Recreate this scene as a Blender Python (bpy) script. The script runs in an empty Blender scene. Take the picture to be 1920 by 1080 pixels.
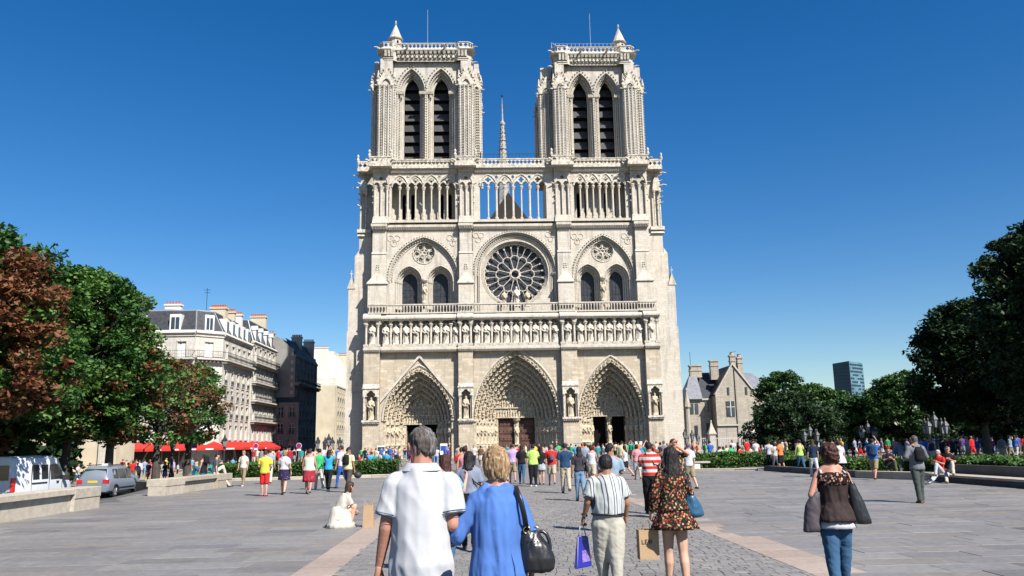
import bpy, math, random
import numpy as np
from mathutils import Vector, Matrix, noise
from mathutils.geometry import tessellate_polygon
random.seed(7); np.random.seed(7)
D = bpy.data
C = bpy.context.scene.collection
sc = bpy.context.scene
R = math.radians
PI = math.pi

# ------------------------------------------------------------------ camera
cam_d = D.cameras.new('camera'); cam = D.objects.new('camera', cam_d); C.objects.link(cam)
yaw, pitch, roll = R(1.82), R(10.705), R(1.0626)
cy_, sy_, cp_, sp_ = math.cos(yaw), math.sin(yaw), math.cos(pitch), math.sin(pitch)
fw = Vector((sy_*cp_, cy_*cp_, sp_)); rt = Vector((cy_, -sy_, 0)); up = rt.cross(fw)
r2 = rt*math.cos(roll) - up*math.sin(roll); u2 = rt*math.sin(roll) + up*math.cos(roll)
m = Matrix((r2, u2, -fw)).transposed().to_4x4(); m.translation = Vector((0, 0, 1.7))
cam.matrix_world = m
cam_d.sensor_width = 36.0; cam_d.lens = 36.0*1552/1920
cam_d.clip_start = 0.1; cam_d.clip_end = 6000
sc.camera = cam

# ------------------------------------------------------------------ sky and sun
SUN = Vector((0.74, -1.0, 1.22)).normalized()
elev = math.asin(SUN.z); azim = math.atan2(SUN.x, SUN.y)
w = D.worlds.new('World'); sc.world = w; w.use_nodes = True
nt = w.node_tree; nt.nodes.clear()
wo = nt.nodes.new('ShaderNodeOutputWorld'); bg = nt.nodes.new('ShaderNodeBackground')
sky = nt.nodes.new('ShaderNodeTexSky'); sky.sky_type = 'NISHITA'; sky.sun_disc = False
sky.sun_elevation = elev; sky.sun_rotation = azim
sky.air_density = 1.0; sky.dust_density = 0.35; sky.ozone_density = 3.0; sky.altitude = 100
hs = nt.nodes.new('ShaderNodeHueSaturation'); hs.inputs['Saturation'].default_value = 1.40
hs.inputs['Hue'].default_value = 0.506
nt.links.new(sky.outputs[0], hs.inputs['Color']); nt.links.new(hs.outputs[0], bg.inputs[0])
bg.inputs[1].default_value = 0.066
nt.links.new(bg.outputs[0], wo.inputs[0])
sun_d = D.lights.new('sun', 'SUN'); sun_d.energy = 5.0; sun_d.angle = R(0.53); sun_d.color = (1.0, 0.955, 0.89)
sun_o = D.objects.new('sun', sun_d); C.objects.link(sun_o)
sun_o.rotation_euler = SUN.to_track_quat('Z', 'Y').to_euler(); sun_o.location = (60, -60, 90)
sc.view_settings.view_transform = 'Standard'; sc.view_settings.look = 'None'
sc.view_settings.exposure = 0.92; sc.view_settings.gamma = 1.0
sc.view_settings.use_curve_mapping = False
sc.cycles.max_bounces = 5; sc.cycles.diffuse_bounces = 1; sc.cycles.glossy_bounces = 2
sc.cycles.transmission_bounces = 3; sc.cycles.transparent_max_bounces = 6
sc.cycles.caustics_reflective = False; sc.cycles.caustics_refractive = False

# ------------------------------------------------------------------ materials
MATS = {}
def nodes(name):
    mt = D.materials.new(name); mt.use_nodes = True; n = mt.node_tree
    b = n.nodes['Principled BSDF']
    return mt, n, b
def N(n, t, **kw):
    x = n.nodes.new(t)
    for k, v in kw.items():
        if k[0] == '_': setattr(x, k[1:], v)
        else: x.inputs[k.replace('__', ' ')].default_value = v
    return x
def L(n, a, b): n.links.new(a, b)
def col4(c): return (c[0], c[1], c[2], 1)
def mixc(n, fac, a, b, mode='MIX'):
    x = n.nodes.new('ShaderNodeMix'); x.data_type = 'RGBA'; x.blend_type = mode
    def put(s, v):
        if hasattr(v, 'is_linked') or hasattr(v, 'links'): n.links.new(v, s)
        elif isinstance(v, (tuple, list)): s.default_value = col4(v)
        else: s.default_value = v
    put(x.inputs[0], fac); put(x.inputs[6], a); put(x.inputs[7], b)
    return x.outputs[2]
def ramp(n, src, stops):
    r = n.nodes.new('ShaderNodeValToRGB'); e = r.color_ramp.elements
    e[0].position, e[0].color = stops[0][0], col4(stops[0][1])
    e[1].position, e[1].color = stops[-1][0], col4(stops[-1][1])
    for p, c in stops[1:-1]:
        k = e.new(p); k.color = col4(c)
    n.links.new(src, r.inputs[0]); return r.outputs[0]
def mapping(n, scale=(1, 1, 1), kind='Object', rot=(0, 0, 0)):
    tc = n.nodes.new('ShaderNodeTexCoord'); mp = n.nodes.new('ShaderNodeMapping')
    mp.inputs['Scale'].default_value = scale; mp.inputs['Rotation'].default_value = rot
    n.links.new(tc.outputs[kind], mp.inputs[0]); return mp.outputs[0]
def plain(name, c, rough=0.7, var=0.15, scale=6.0, metal=0.0, bump=0.0, spec=0.4, bscale=None):
    """a colour with a little mottling"""
    if name in MATS: return MATS[name]
    mt, n, b = nodes(name)
    v = mapping(n)
    nz = N(n, 'ShaderNodeTexNoise', Scale=scale, Detail=4.0); L(n, v, nz.inputs['Vector'])
    a = tuple(x*(1-var) for x in c); d = tuple(min(1, x*(1+var)) for x in c)
    L(n, ramp(n, nz.outputs[0], [(0.3, a), (0.7, d)]), b.inputs['Base Color'])
    b.inputs['Roughness'].default_value = rough; b.inputs['Metallic'].default_value = metal
    b.inputs['Specular IOR Level'].default_value = spec
    if bump:
        nb = N(n, 'ShaderNodeTexNoise', Scale=bscale or scale*4, Detail=3.0); L(n, v, nb.inputs['Vector'])
        bp = N(n, 'ShaderNodeBump', Strength=bump, Distance=0.02); L(n, nb.outputs[0], bp.inputs['Height']); L(n, bp.outputs[0], b.inputs['Normal'])
    MATS[name] = mt; return mt
def ashlar(name, c1, c2, grey, mortar=(0.2, 0.17, 0.13), bw=0.95, bh=0.34, streak=0.5, rough=0.85, mort=0.012, big=0.5):
    """dressed stone laid in courses, each stone of its own tone, grey weathering over it"""
    mt, n, b = nodes(name)
    tc = n.nodes.new('ShaderNodeTexCoord'); sp = n.nodes.new('ShaderNodeSeparateXYZ'); L(n, tc.outputs['Object'], sp.inputs[0])
    ad = N(n, 'ShaderNodeMath', _operation='ADD'); L(n, sp.outputs[0], ad.inputs[0]); L(n, sp.outputs[1], ad.inputs[1])
    cb = n.nodes.new('ShaderNodeCombineXYZ'); L(n, ad.outputs[0], cb.inputs[0]); L(n, sp.outputs[2], cb.inputs[1])
    br = N(n, 'ShaderNodeTexBrick', Scale=1.0); br.inputs['Brick Width'].default_value = bw; br.inputs['Row Height'].default_value = bh
    br.inputs['Mortar Size'].default_value = mort; br.inputs['Mortar Smooth'].default_value = 0.3
    br.inputs['Color1'].default_value = (0, 0, 0, 1); br.inputs['Color2'].default_value = (1, 1, 1, 1); br.inputs['Mortar'].default_value = (0.5, 0.5, 0.5, 1)
    L(n, cb.outputs[0], br.inputs['Vector'])
    base = ramp(n, br.outputs[0], [(0.0, tuple(x*0.93 for x in c1)), (0.5, c1), (1.0, c2)])
    n1 = N(n, 'ShaderNodeTexNoise', Scale=0.16, Detail=6.0, Roughness=0.6); L(n, tc.outputs['Object'], n1.inputs['Vector'])
    f1 = ramp(n, n1.outputs[0], [(0.42, (0, 0, 0)), (0.62, (big, big, big))])
    c = mixc(n, f1, base, grey)
    mp = N(n, 'ShaderNodeMapping'); mp.inputs['Scale'].default_value = (1.6, 1.6, 0.22); L(n, tc.outputs['Object'], mp.inputs[0])
    n2 = N(n, 'ShaderNodeTexNoise', Scale=0.9, Detail=7.0, Roughness=0.65); L(n, mp.outputs[0], n2.inputs['Vector'])
    f2 = ramp(n, n2.outputs[0], [(0.50, (0, 0, 0)), (0.70, (streak, streak, streak))])
    c = mixc(n, f2, c, tuple(x*0.42 for x in grey))
    n5 = N(n, 'ShaderNodeTexNoise', Scale=1.7, Detail=8.0, Roughness=0.75); L(n, tc.outputs['Object'], n5.inputs['Vector'])
    c = mixc(n, ramp(n, n5.outputs[0], [(0.56, (0, 0, 0)), (0.72, (0.36, 0.36, 0.36))]), c, tuple(x*0.5 for x in grey))
    n3 = N(n, 'ShaderNodeTexNoise', Scale=3.5, Detail=5.0); L(n, tc.outputs['Object'], n3.inputs['Vector'])
    c = mixc(n, 0.25, c, ramp(n, n3.outputs[0], [(0.3, (0.36, 0.35, 0.34)), (0.7, (0.70, 0.70, 0.70))]), 'OVERLAY')
    fm = ramp(n, br.outputs['Fac'], [(0.0, (0, 0, 0)), (1.0, (0.38, 0.38, 0.38))])
    c = mixc(n, fm, c, mortar)
    L(n, c, b.inputs['Base Color']); b.inputs['Roughness'].default_value = rough; b.inputs['Specular IOR Level'].default_value = 0.2
    sub = N(n, 'ShaderNodeMath', _operation='MULTIPLY_ADD'); L(n, br.outputs['Fac'], sub.inputs[0]); sub.inputs[1].default_value = -0.7; L(n, n3.outputs[0], sub.inputs[2])
    bp = N(n, 'ShaderNodeBump', Strength=0.3, Distance=0.03); L(n, sub.outputs[0], bp.inputs['Height']); L(n, bp.outputs[0], b.inputs['Normal'])
    MATS[name] = mt; return mt
def tinted(name, cols, rough=0.75, nscale=9.0, bump=0.3, spec=0.35):
    """each piece its own tone: tint attribute on joined pieces, random per object on single ones"""
    mt, n, b = nodes(name)
    at = N(n, 'ShaderNodeAttribute', _attribute_name='tint'); oi = n.nodes.new('ShaderNodeObjectInfo')
    s = N(n, 'ShaderNodeMath', _operation='ADD'); L(n, at.outputs['Fac'], s.inputs[0]); L(n, oi.outputs['Random'], s.inputs[1])
    fr = N(n, 'ShaderNodeMath', _operation='FRACT'); L(n, s.outputs[0], fr.inputs[0])
    k = len(cols)
    c = ramp(n, fr.outputs[0], [(i/(k-1), cols[i]) for i in range(k)])
    ge = n.nodes.new('ShaderNodeNewGeometry')
    nz = N(n, 'ShaderNodeTexNoise', Scale=nscale, Detail=5.0, Roughness=0.7); L(n, ge.outputs['Position'], nz.inputs['Vector'])
    c = mixc(n, 0.45, c, ramp(n, nz.outputs[0], [(0.3, (0.3, 0.3, 0.3)), (0.7, (0.72, 0.72, 0.72))]), 'OVERLAY')
    n4 = N(n, 'ShaderNodeTexNoise', Scale=0.35, Detail=4.0, Roughness=0.6); L(n, ge.outputs['Position'], n4.inputs['Vector'])
    c = mixc(n, 0.3, c, ramp(n, n4.outputs[0], [(0.35, (0.36, 0.36, 0.36)), (0.65, (0.64, 0.64, 0.64))]), 'OVERLAY')
    vo = N(n, 'ShaderNodeTexVoronoi', Scale=1.9); L(n, ge.outputs['Position'], vo.inputs['Vector'])
    c = mixc(n, ramp(n, vo.outputs['Distance'], [(0.035, (0.55, 0.55, 0.55)), (0.06, (0, 0, 0))]), c, (0.03, 0.03, 0.03))
    n6 = N(n, 'ShaderNodeTexNoise', Scale=0.9, Detail=7.0, Roughness=0.7); L(n, ge.outputs['Position'], n6.inputs['Vector'])
    c = mixc(n, ramp(n, n6.outputs[0], [(0.56, (0, 0, 0)), (0.70, (0.42, 0.42, 0.42))]), c, (0.07, 0.068, 0.065))
    L(n, c, b.inputs['Base Color']); b.inputs['Roughness'].default_value = rough; b.inputs['Specular IOR Level'].default_value = spec
    bp = N(n, 'ShaderNodeBump', Strength=bump, Distance=0.01); L(n, nz.outputs[0], bp.inputs['Height']); L(n, bp.outputs[0], b.inputs['Normal'])
    MATS[name] = mt; return mt

# ------------------------------------------------------------------ objects
def tag(o, label=None, cat=None, group=None, kind=None):
    if label: o['label'] = label
    if cat: o['category'] = cat
    if group: o['group'] = group
    if kind: o['kind'] = kind
    return o
def empty(name, loc, label=None, cat=None, group=None, rz=0.0):
    o = D.objects.new(name, None); o.location = loc; o.rotation_euler = (0, 0, rz); C.objects.link(o)
    o.empty_display_size = 0.2
    return tag(o, label, cat, group)
def origin_of(parent):
    p = Vector((0, 0, 0))
    while parent is not None:
        p += Vector(parent.location); parent = parent.parent
    return p
class MB:
    """collects shapes and links them as ONE mesh object"""
    def __init__(s): s.v = []; s.f = []; s.t = []; s.mi = []; s.cur = 0.0; s.m = 0
    def add(s, vs, fs):
        o = len(s.v); s.v.extend(vs); s.f.extend([tuple(i+o for i in f) for f in fs]); s.t.extend([s.cur]*len(fs)); s.mi.extend([s.m]*len(fs))
    def box(s, x0, x1, y0, y1, z0, z1, bottom=True):
        vs = [(x0, y0, z0), (x1, y0, z0), (x1, y1, z0), (x0, y1, z0), (x0, y0, z1), (x1, y0, z1), (x1, y1, z1), (x0, y1, z1)]
        fs = [(0, 1, 5, 4), (1, 2, 6, 5), (2, 3, 7, 6), (3, 0, 4, 7), (4, 5, 6, 7)]
        if bottom: fs.append((3, 2, 1, 0))
        s.add(vs, fs)
    def tbox(s, x0, x1, y0, y1, z0, z1, dx0=0, dx1=0, dy0=0, dy1=0):
        """box whose top is moved in by the d values"""
        vs = [(x0, y0, z0), (x1, y0, z0), (x1, y1, z0), (x0, y1, z0), (x0+dx0, y0+dy0, z1), (x1-dx1, y0+dy0, z1), (x1-dx1, y1-dy1, z1), (x0+dx0, y1-dy1, z1)]
        s.add(vs, [(0, 1, 5, 4), (1, 2, 6, 5), (2, 3, 7, 6), (3, 0, 4, 7), (4, 5, 6, 7), (3, 2, 1, 0)])
    def tube(s, pts, rs, n=8, caps=True, sq=1.0):
        pts = [Vector(p) for p in pts]; k = len(pts)
        if not isinstance(rs, (list, tuple)): rs = [rs]*k
        base = len(s.v); vs = []; prev = None
        for i, p in enumerate(pts):
            d = (pts[min(i+1, k-1)] - pts[max(i-1, 0)])
            if d.length < 1e-9: d = Vector((0, 0, 1))
            d.normalize()
            if prev is None:
                a = Vector((0, 0, 1)) if abs(d.z) < 0.9 else Vector((1, 0, 0))
                u = d.cross(a).normalized()
            else: u = (prev - d*prev.dot(d)).normalized()
            prev = u; w_ = d.cross(u)
            for j in range(n):
                t = 2*PI*j/n; vs.append(tuple(p + (u*math.cos(t) + w_*math.sin(t)*sq)*rs[i]))
        fs = []
        for i in range(k-1):
            for j in range(n):
                a, b = i*n+j, i*n+(j+1) % n; fs.append((a, b, b+n, a+n))
        if caps: fs.append(tuple(range(n-1, -1, -1))); fs.append(tuple(range((k-1)*n, k*n)))
        s.add(vs, fs)
    def lathe(s, prof, cx, cy, cz=0.0, n=10, sx=1.0, sy=1.0, rot=0.0):
        vs = []
        for r, z in prof:
            for j in range(n):
                t = 2*PI*j/n + rot; vs.append((cx + r*sx*math.cos(t), cy + r*sy*math.sin(t), cz + z))
        fs = []
        k = len(prof)
        for i in range(k-1):
            for j in range(n):
                a, b = i*n+j, i*n+(j+1) % n; fs.append((a, b, b+n, a+n))
        fs.append(tuple(range(n-1, -1, -1))); fs.append(tuple(range((k-1)*n, k*n)))
        s.add(vs, fs)
    def prism(s, outer, holes, y0, y1, to=None):
        """polygon in x,z with holes, between depths y0 and y1; to(x,d,z) maps into the world"""
        to = to or (lambda x, y, z: (x, y, z))
        loops = [outer] + list(holes)
        tris = tessellate_polygon([[Vector((p[0], p[1], 0)) for p in lp] for lp in loops])
        flat = [p for lp in loops for p in lp]; n = len(flat)
        vs = [to(p[0], y0, p[1]) for p in flat] + [to(p[0], y1, p[1]) for p in flat]
        fs = []
        for t in tris:
            a, b, c_ = (flat[i] for i in t)
            ar = (b[0]-a[0])*(c_[1]-a[1]) - (b[1]-a[1])*(c_[0]-a[0])
            if abs(ar) < 1e-10: continue
            t = tuple(t) if ar > 0 else tuple(reversed(t))
            fs.append(t); fs.append(tuple(i+n for i in reversed(t)))
        o = 0
        for li, lp in enumerate(loops):
            k = len(lp)
            ar = sum(lp[i][0]*lp[(i+1) % k][1] - lp[(i+1) % k][0]*lp[i][1] for i in range(k))
            flip = (ar < 0) != (li > 0)
            for i in range(k):
                a, b = o+i, o+(i+1) % k
                q = (b, a, a+n, b+n) if not flip else (a, b, b+n, a+n)
                if li > 0: q = tuple(reversed(q))
                fs.append(q)
            o += k
        s.add(vs, fs)
    def knob(s, p, r, sq=1.0):
        x, y, z = p
        s.add([(x-r, y, z), (x+r, y, z), (x, y-r, z), (x, y+r, z), (x, y, z-r*sq), (x, y, z+r*sq)],
              [(0, 2, 5), (2, 1, 5), (1, 3, 5), (3, 0, 5), (2, 0, 4), (1, 2, 4), (3, 1, 4), (0, 3, 4)])
    def mesh(s, name, off=(0, 0, 0), smooth=False):
        me = D.meshes.new(name)
        ox, oy, oz = off
        me.from_pydata([(x-ox, y-oy, z-oz) for x, y, z in s.v], [], s.f)
        if smooth: me.polygons.foreach_set('use_smooth', [True]*len(me.polygons))
        if any(s.t):
            a = me.attributes.new('tint', 'FLOAT', 'FACE'); a.data.foreach_set('value', s.t)
        if any(s.mi): me.polygons.foreach_set('material_index', s.mi)
        me.update(); return me
    def build(s, name, mat=None, parent=None, smooth=False, kind=None, label=None, at=None):
        off = Vector(at) if at is not None else origin_of(parent)
        me = s.mesh(name, off, smooth)
        for q in (mat if isinstance(mat, (list, tuple)) else [mat]):
            if q: me.materials.append(q)
        o = D.objects.new(name, me); C.objects.link(o)
        if parent: o.parent = parent; o.location = off - origin_of(parent) if at is not None else (0, 0, 0)
        elif at is not None: o.location = off
        if kind: o['kind'] = kind
        if label: o['label'] = label
        return o
def put(name, me, parent, loc, rz=0.0, scale=None, kind=None):
    """one more object on shared mesh data, loc in world space"""
    o = D.objects.new(name, me); C.objects.link(o); o.parent = parent
    o.location = Vector(loc) - origin_of(parent); o.rotation_euler = (0, 0, rz)
    if scale: o.scale = scale
    return o
def copy_tree(o, parent=None):
    c = o.copy(); C.objects.link(c); c.parent = parent
    for ch in list(o.children): copy_tree(ch, c)
    return c

# ------------------------------------------------------------------ arches
def arc_pts(cx, a, zs, h, n=10):
    """pointed (or round) arch from right springing over the apex to the left springing"""
    if h <= a*1.001:
        return [(cx + a*math.cos(PI*i/(2*n)), zs + h*math.sin(PI*i/(2*n))) for i in range(2*n+1)]
    Rr = (a*a + h*h)/(2*a); e = math.asin(h/Rr)
    rgt = [(cx + a - Rr + Rr*math.cos(e*i/n), zs + Rr*math.sin(e*i/n)) for i in range(n+1)]
    lft = [(2*cx - x, z) for x, z in rgt[:-1]][::-1]
    return rgt + lft
def opening(cx, a, z0, zs, h, n=10):
    """closed outline, counter-clockwise"""
    return [(cx-a, z0), (cx+a, z0)] + arc_pts(cx, a, zs, h, n)
def path3(pts, y): return [(x, y, z) for x, z in pts]
def order(mb, cx, a0, h0, a1, h1, z0, zs, y0, y1, n=12):
    """one stepped order: ring at depth y0 from outline 0 in to outline 1, then its soffit back to y1"""
    p0 = [(cx+a0, z0)] + arc_pts(cx, a0, zs, h0, n) + [(cx-a0, z0)]
    p1 = [(cx+a1, z0)] + arc_pts(cx, a1, zs, h1, n) + [(cx-a1, z0)]
    k = len(p0)
    vs = [(x, y0, z) for x, z in p0] + [(x, y0, z) for x, z in p1] + [(x, y1, z) for x, z in p1]
    fs = []
    for i in range(k-1):
        fs.append((i, i+k, i+k+1, i+1)[::-1]); fs.append((i+k, i+2*k, i+2*k+1, i+k+1)[::-1])
    mb.add(vs, fs)
def along(pts, step, start=0.0):
    """points every step along a polyline of 2-D points, with the running direction"""
    out = []; acc = start
    for (x0, z0), (x1, z1) in zip(pts, pts[1:]):
        l = math.hypot(x1-x0, z1-z0)
        while acc < l:
            t = acc/l; out.append((x0+(x1-x0)*t, z0+(z1-z0)*t, (x1-x0)/l, (z1-z0)/l)); acc += step
        acc -= l
    return out

M = {}
M['stone_low'] = ashlar('limestone_lower', (0.405, 0.34, 0.25), (0.50, 0.435, 0.335), (0.41, 0.37, 0.305), big=0.45)
M['stone'] = ashlar('limestone', (0.48, 0.428, 0.35), (0.515, 0.475, 0.405), (0.45, 0.425, 0.38), big=0.55, streak=0.62)
M['stone_top'] = ashlar('limestone_weathered', (0.465, 0.425, 0.362), (0.51, 0.475, 0.415), (0.42, 0.40, 0.365), streak=0.75, big=0.7)
M['carved'] = plain('carved_limestone', (0.46, 0.42, 0.35), 0.9, 0.42, 3.2, bump=0.6, spec=0.15, bscale=9)
M['carved_low'] = plain('carved_limestone_lower', (0.42, 0.355, 0.26), 0.9, 0.42, 3.0, bump=0.6, spec=0.15, bscale=9)
M['lead'] = plain('lead_sheet', (0.10, 0.105, 0.115), 0.6, 0.25, 0.8, bump=0.2)
M['glass_dark'] = plain('leaded_glass', (0.028, 0.031, 0.038), 0.45, 0.4, 2.2, bump=0.3, spec=0.3, bscale=5)
M['dark'] = plain('interior_shade', (0.012, 0.011, 0.010), 0.95, 0.2, 1.0, spec=0.0)  # near-black colour stands in for the shade inside doorways, slits and belfry openings
M['slate_louvre'] = plain('slate_louvre', (0.05, 0.05, 0.052), 0.7, 0.3, 1.5, bump=0.2)
M['door_wood'] = plain('red_brown_door', (0.085, 0.042, 0.03), 0.75, 0.4, 1.2, bump=0.5, bscale=6)
M['iron'] = plain('black_iron', (0.02, 0.021, 0.022), 0.5, 0.2, 3)
# ================================================================== GROUND
M['asphalt'] = plain('asphalt', (0.043, 0.044, 0.047), 0.9, 0.25, 2.0, bump=0.3, bscale=60)
M['sand'] = plain('tan_pavement', (0.281, 0.226, 0.156), 0.95, 0.15, 1.0, bump=0.2, bscale=30)
GREYS = [(0.134, 0.128, 0.124), (0.181, 0.171, 0.165), (0.157, 0.147, 0.138), (0.204, 0.194, 0.180), (0.145, 0.136, 0.128), (0.184, 0.167, 0.149), (0.164, 0.157, 0.151), (0.197, 0.171, 0.142)]
M['slab'] = tinted('granite_slab', GREYS, 0.62, 7.0, 0.35, 0.45)
M['sett'] = tinted('sandstone_sett', [(0.137, 0.130, 0.125), (0.184, 0.175, 0.164), (0.156, 0.148, 0.140), (0.212, 0.196, 0.175), (0.151, 0.145, 0.144), (0.194, 0.186, 0.175)], 0.75, 14.0, 0.5)
M['pink'] = tinted('pink_granite', [(0.265, 0.206, 0.166), (0.312, 0.248, 0.206), (0.285, 0.225, 0.183), (0.332, 0.272, 0.225)], 0.7, 12.0, 0.3)
M['joint'] = plain('paving_joint', (0.085, 0.083, 0.08), 0.95, 0.3, 3.0)
M['kerbstone'] = tinted('kerb_stone', [(0.328, 0.281, 0.218), (0.390, 0.343, 0.273), (0.359, 0.320, 0.257)], 0.85, 5.0, 0.4)
def farslab():
    mt, n, b = nodes('distant_paving')
    g = n.nodes.new('ShaderNodeNewGeometry')
    br = N(n, 'ShaderNodeTexBrick', Scale=1.0); br.inputs['Brick Width'].default_value = 1.1; br.inputs['Row Height'].default_value = 0.62
    br.inputs['Mortar Size'].default_value = 0.012; br.offset = 0.37
    br.inputs['Color1'].default_value = (0, 0, 0, 1); br.inputs['Color2'].default_value = (1, 1, 1, 1); br.inputs['Mortar'].default_value = (0, 0, 0, 1)
    L(n, g.outputs['Position'], br.inputs['Vector'])
    c = ramp(n, br.outputs[0], [(0, GREYS[0]), (0.5, GREYS[6]), (1, GREYS[3])])
    nz = N(n, 'ShaderNodeTexNoise', Scale=0.5, Detail=6.0); L(n, g.outputs['Position'], nz.inputs['Vector'])
    c = mixc(n, 0.35, c, ramp(n, nz.outputs[0], [(0.3, (0.32, 0.32, 0.32)), (0.7, (0.68, 0.68, 0.68))]), 'OVERLAY')
    L(n, c, b.inputs['Base Color']); b.inputs['Roughness'].default_value = 0.65; return mt
M['farslab'] = farslab()
SZ = -0.8       # the street lies lower than the square
mb = MB(); mb.add([(-1500, -60, SZ-0.02), (1500, -60, SZ-0.02), (1500, 3000, SZ-0.02), (-1500, 3000, SZ-0.02)], [(0, 1, 2, 3)])
mb.build('ground', plain('bare_ground', (0.16, 0.15, 0.13), 0.95, 0.2, 0.2), None, kind='structure')
mb = MB(); mb.add([(-60, -20, SZ), (-13, -20, SZ), (-13, 300, SZ), (-60, 300, SZ)], [(0, 1, 2, 3)]); mb.build('street', M['asphalt'], None, kind='structure')
mb = MB()
mb.box(-60, -21.0, -20, 46.0-2.3, SZ-0.1, SZ+0.001, False)
pav = [(-52, -21.2, 62, 124), (-52, -38, 124, 260)]
mb = MB()
for x0, x1, y0, y1 in pav: mb.box(x0, x1, y0, y1, SZ-0.1, SZ+0.13, False)
mb.box(-31, -25.2, 10, 62, SZ-0.1, SZ+0.13, False)
mb.build('pavement', M['sand'], None, kind='structure')
# the raised square
def edge_x(y):      # its left edge
    return float(np.interp(y, [0, 31, 42, 46, 50, 300], [-14.0, -14.0, -16.2, -17.0, -20.5, -20.5]))
pz = MB()
outl = [(-14.0, -20), (60, -20), (60, 260), (-20.5, 260), (-20.5, 50), (-17.0, 46), (-16.2, 42), (-14.0, 31)]
vs = [(x, y, -0.012) for x, y in outl]+[(x, y, SZ-0.1) for x, y in outl]; k = len(outl)
pz.add(vs, [tuple(range(k))]+[(i, i+k, (i+1) % k+k, (i+1) % k) for i in range(k)])
square = pz.build('square', M['joint'], None, kind='structure')
NEAR_Y = 60.0
SL0, SL1 = -2.72, -2.14       # left pink band
SR0, SR1 = 4.12, 4.86         # right pink band
fs_ = MB()
fs_.add([(-20.4, NEAR_Y, 0), (60, NEAR_Y, 0), (60, 255, 0), (-20.4, 255, 0)], [(0, 1, 2, 3)])
fs_.build('distant_paving', M['farslab'], square)
def slab_shape(w_, d_, h=0.035, g=0.004, bv=0.004):
    vs = [(g, g, -h), (w_-g, g, -h), (w_-g, d_-g, -h), (g, d_-g, -h), (g, g, -bv), (w_-g, g, -bv), (w_-g, d_-g, -bv), (g, d_-g, -bv),
          (g+bv, g+bv, 0), (w_-g-bv, g+bv, 0), (w_-g-bv, d_-g-bv, 0), (g+bv, d_-g-bv, 0)]
    fs = [(0, 1, 5, 4), (1, 2, 6, 5), (2, 3, 7, 6), (3, 0, 4, 7), (4, 5, 9, 8), (5, 6, 10, 9), (6, 7, 11, 10), (7, 4, 8, 11), (8, 9, 10, 11)]
    return vs, fs
rnd = random.Random(3)
def in_view(x, y): return y > 9.5 and -0.66 < (x/y-0.02) < 0.66
slabs, setts, pinks = [], [], []
y = 6.0; row = 0
while y < NEAR_Y:
    d_ = 0.62
    for (xa, xb) in ((-16.5, SL0), (SR1, 19.5)):
        x = xa - rnd.uniform(0, 0.6)
        while x < xb-0.02:
            w_ = rnd.choice([0.8, 1.0, 1.2, 1.4, 1.1])
            x1 = min(x+w_, xb)
            if xb-x1 < 0.3: x1 = xb
            if x > edge_x(y)+0.35 and in_view(x+0.5*w_, y): slabs.append((x, y, x1-x, d_, rnd.uniform(-0.004, 0.003)))
            x = x1
    y += d_
for xa, xb in ((SL0, SL1), (SR0, SR1)):
    y = 8.0
    while y < 52:
        l = rnd.choice([0.5, 0.7, 0.9])
        pinks.append((xa, y, xb-xa, l, 0.0)); y += l
y = 8.0; row = 0
while y < 34:
    d_ = 0.17; x = SL1 - rnd.uniform(0, 0.2)+0.1
    while x < SR0-0.03:
        w_ = rnd.uniform(0.12, 0.24); x1 = min(x+w_, SR0)
        if in_view(x, y): setts.append((x, y+rnd.uniform(-.003, .003), x1-x, d_, rnd.uniform(-0.004, 0.003)))
        x = x1
    y += d_
def lay(items, name, mat, nmax, parent, h=0.035, far_tint=True):
    items.sort(key=lambda s: s[1]+0.2*abs(s[0]))
    near, rest = items[:nmax], items[nmax:]
    cache = {}
    for (x, y, w_, d_, dz) in near:
        key = (round(w_, 2), round(d_, 2))
        if key not in cache:
            v_, f_ = slab_shape(key[0], key[1], h); me = D.meshes.new(name); me.from_pydata(v_, [], f_); me.materials.append(mat); cache[key] = me
        put(name, cache[key], parent, (x, y, dz))
    if rest:
        mb = MB()
        for (x, y, w_, d_, dz) in rest:
            v_, f_ = slab_shape(w_, d_, h); mb.cur = rnd.random(); mb.add([(a+x, b+y, c+dz) for a, b, c in v_], f_)
        mb.build(name+'_field', mat, parent, kind='stuff')
lay(slabs, 'paving_slab', M['slab'], 300, square)
lay(setts, 'sett', M['sett'], 300, square)
lay(pinks, 'band_stone', M['pink'], 150, square)
mb = MB(); mb.add([(SL1, 34, -0.004), (SR0, 34, -0.004), (SR0, NEAR_Y, -0.004), (SL1, NEAR_Y, -0.004)], [(0, 1, 2, 3)])
def farsett():
    mt, n, b = nodes('distant_setts'); g = n.nodes.new('ShaderNodeNewGeometry')
    nz = N(n, 'ShaderNodeTexNoise', Scale=5.0, Detail=4.0); L(n, g.outputs['Position'], nz.inputs['Vector'])
    L(n, ramp(n, nz.outputs[0], [(0.3, (0.131, 0.123, 0.122)), (0.7, (0.192, 0.181, 0.170))]), b.inputs['Base Color']); b.inputs['Roughness'].default_value = 0.8; return mt
mb.build('distant_setts', farsett(), square)

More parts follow.
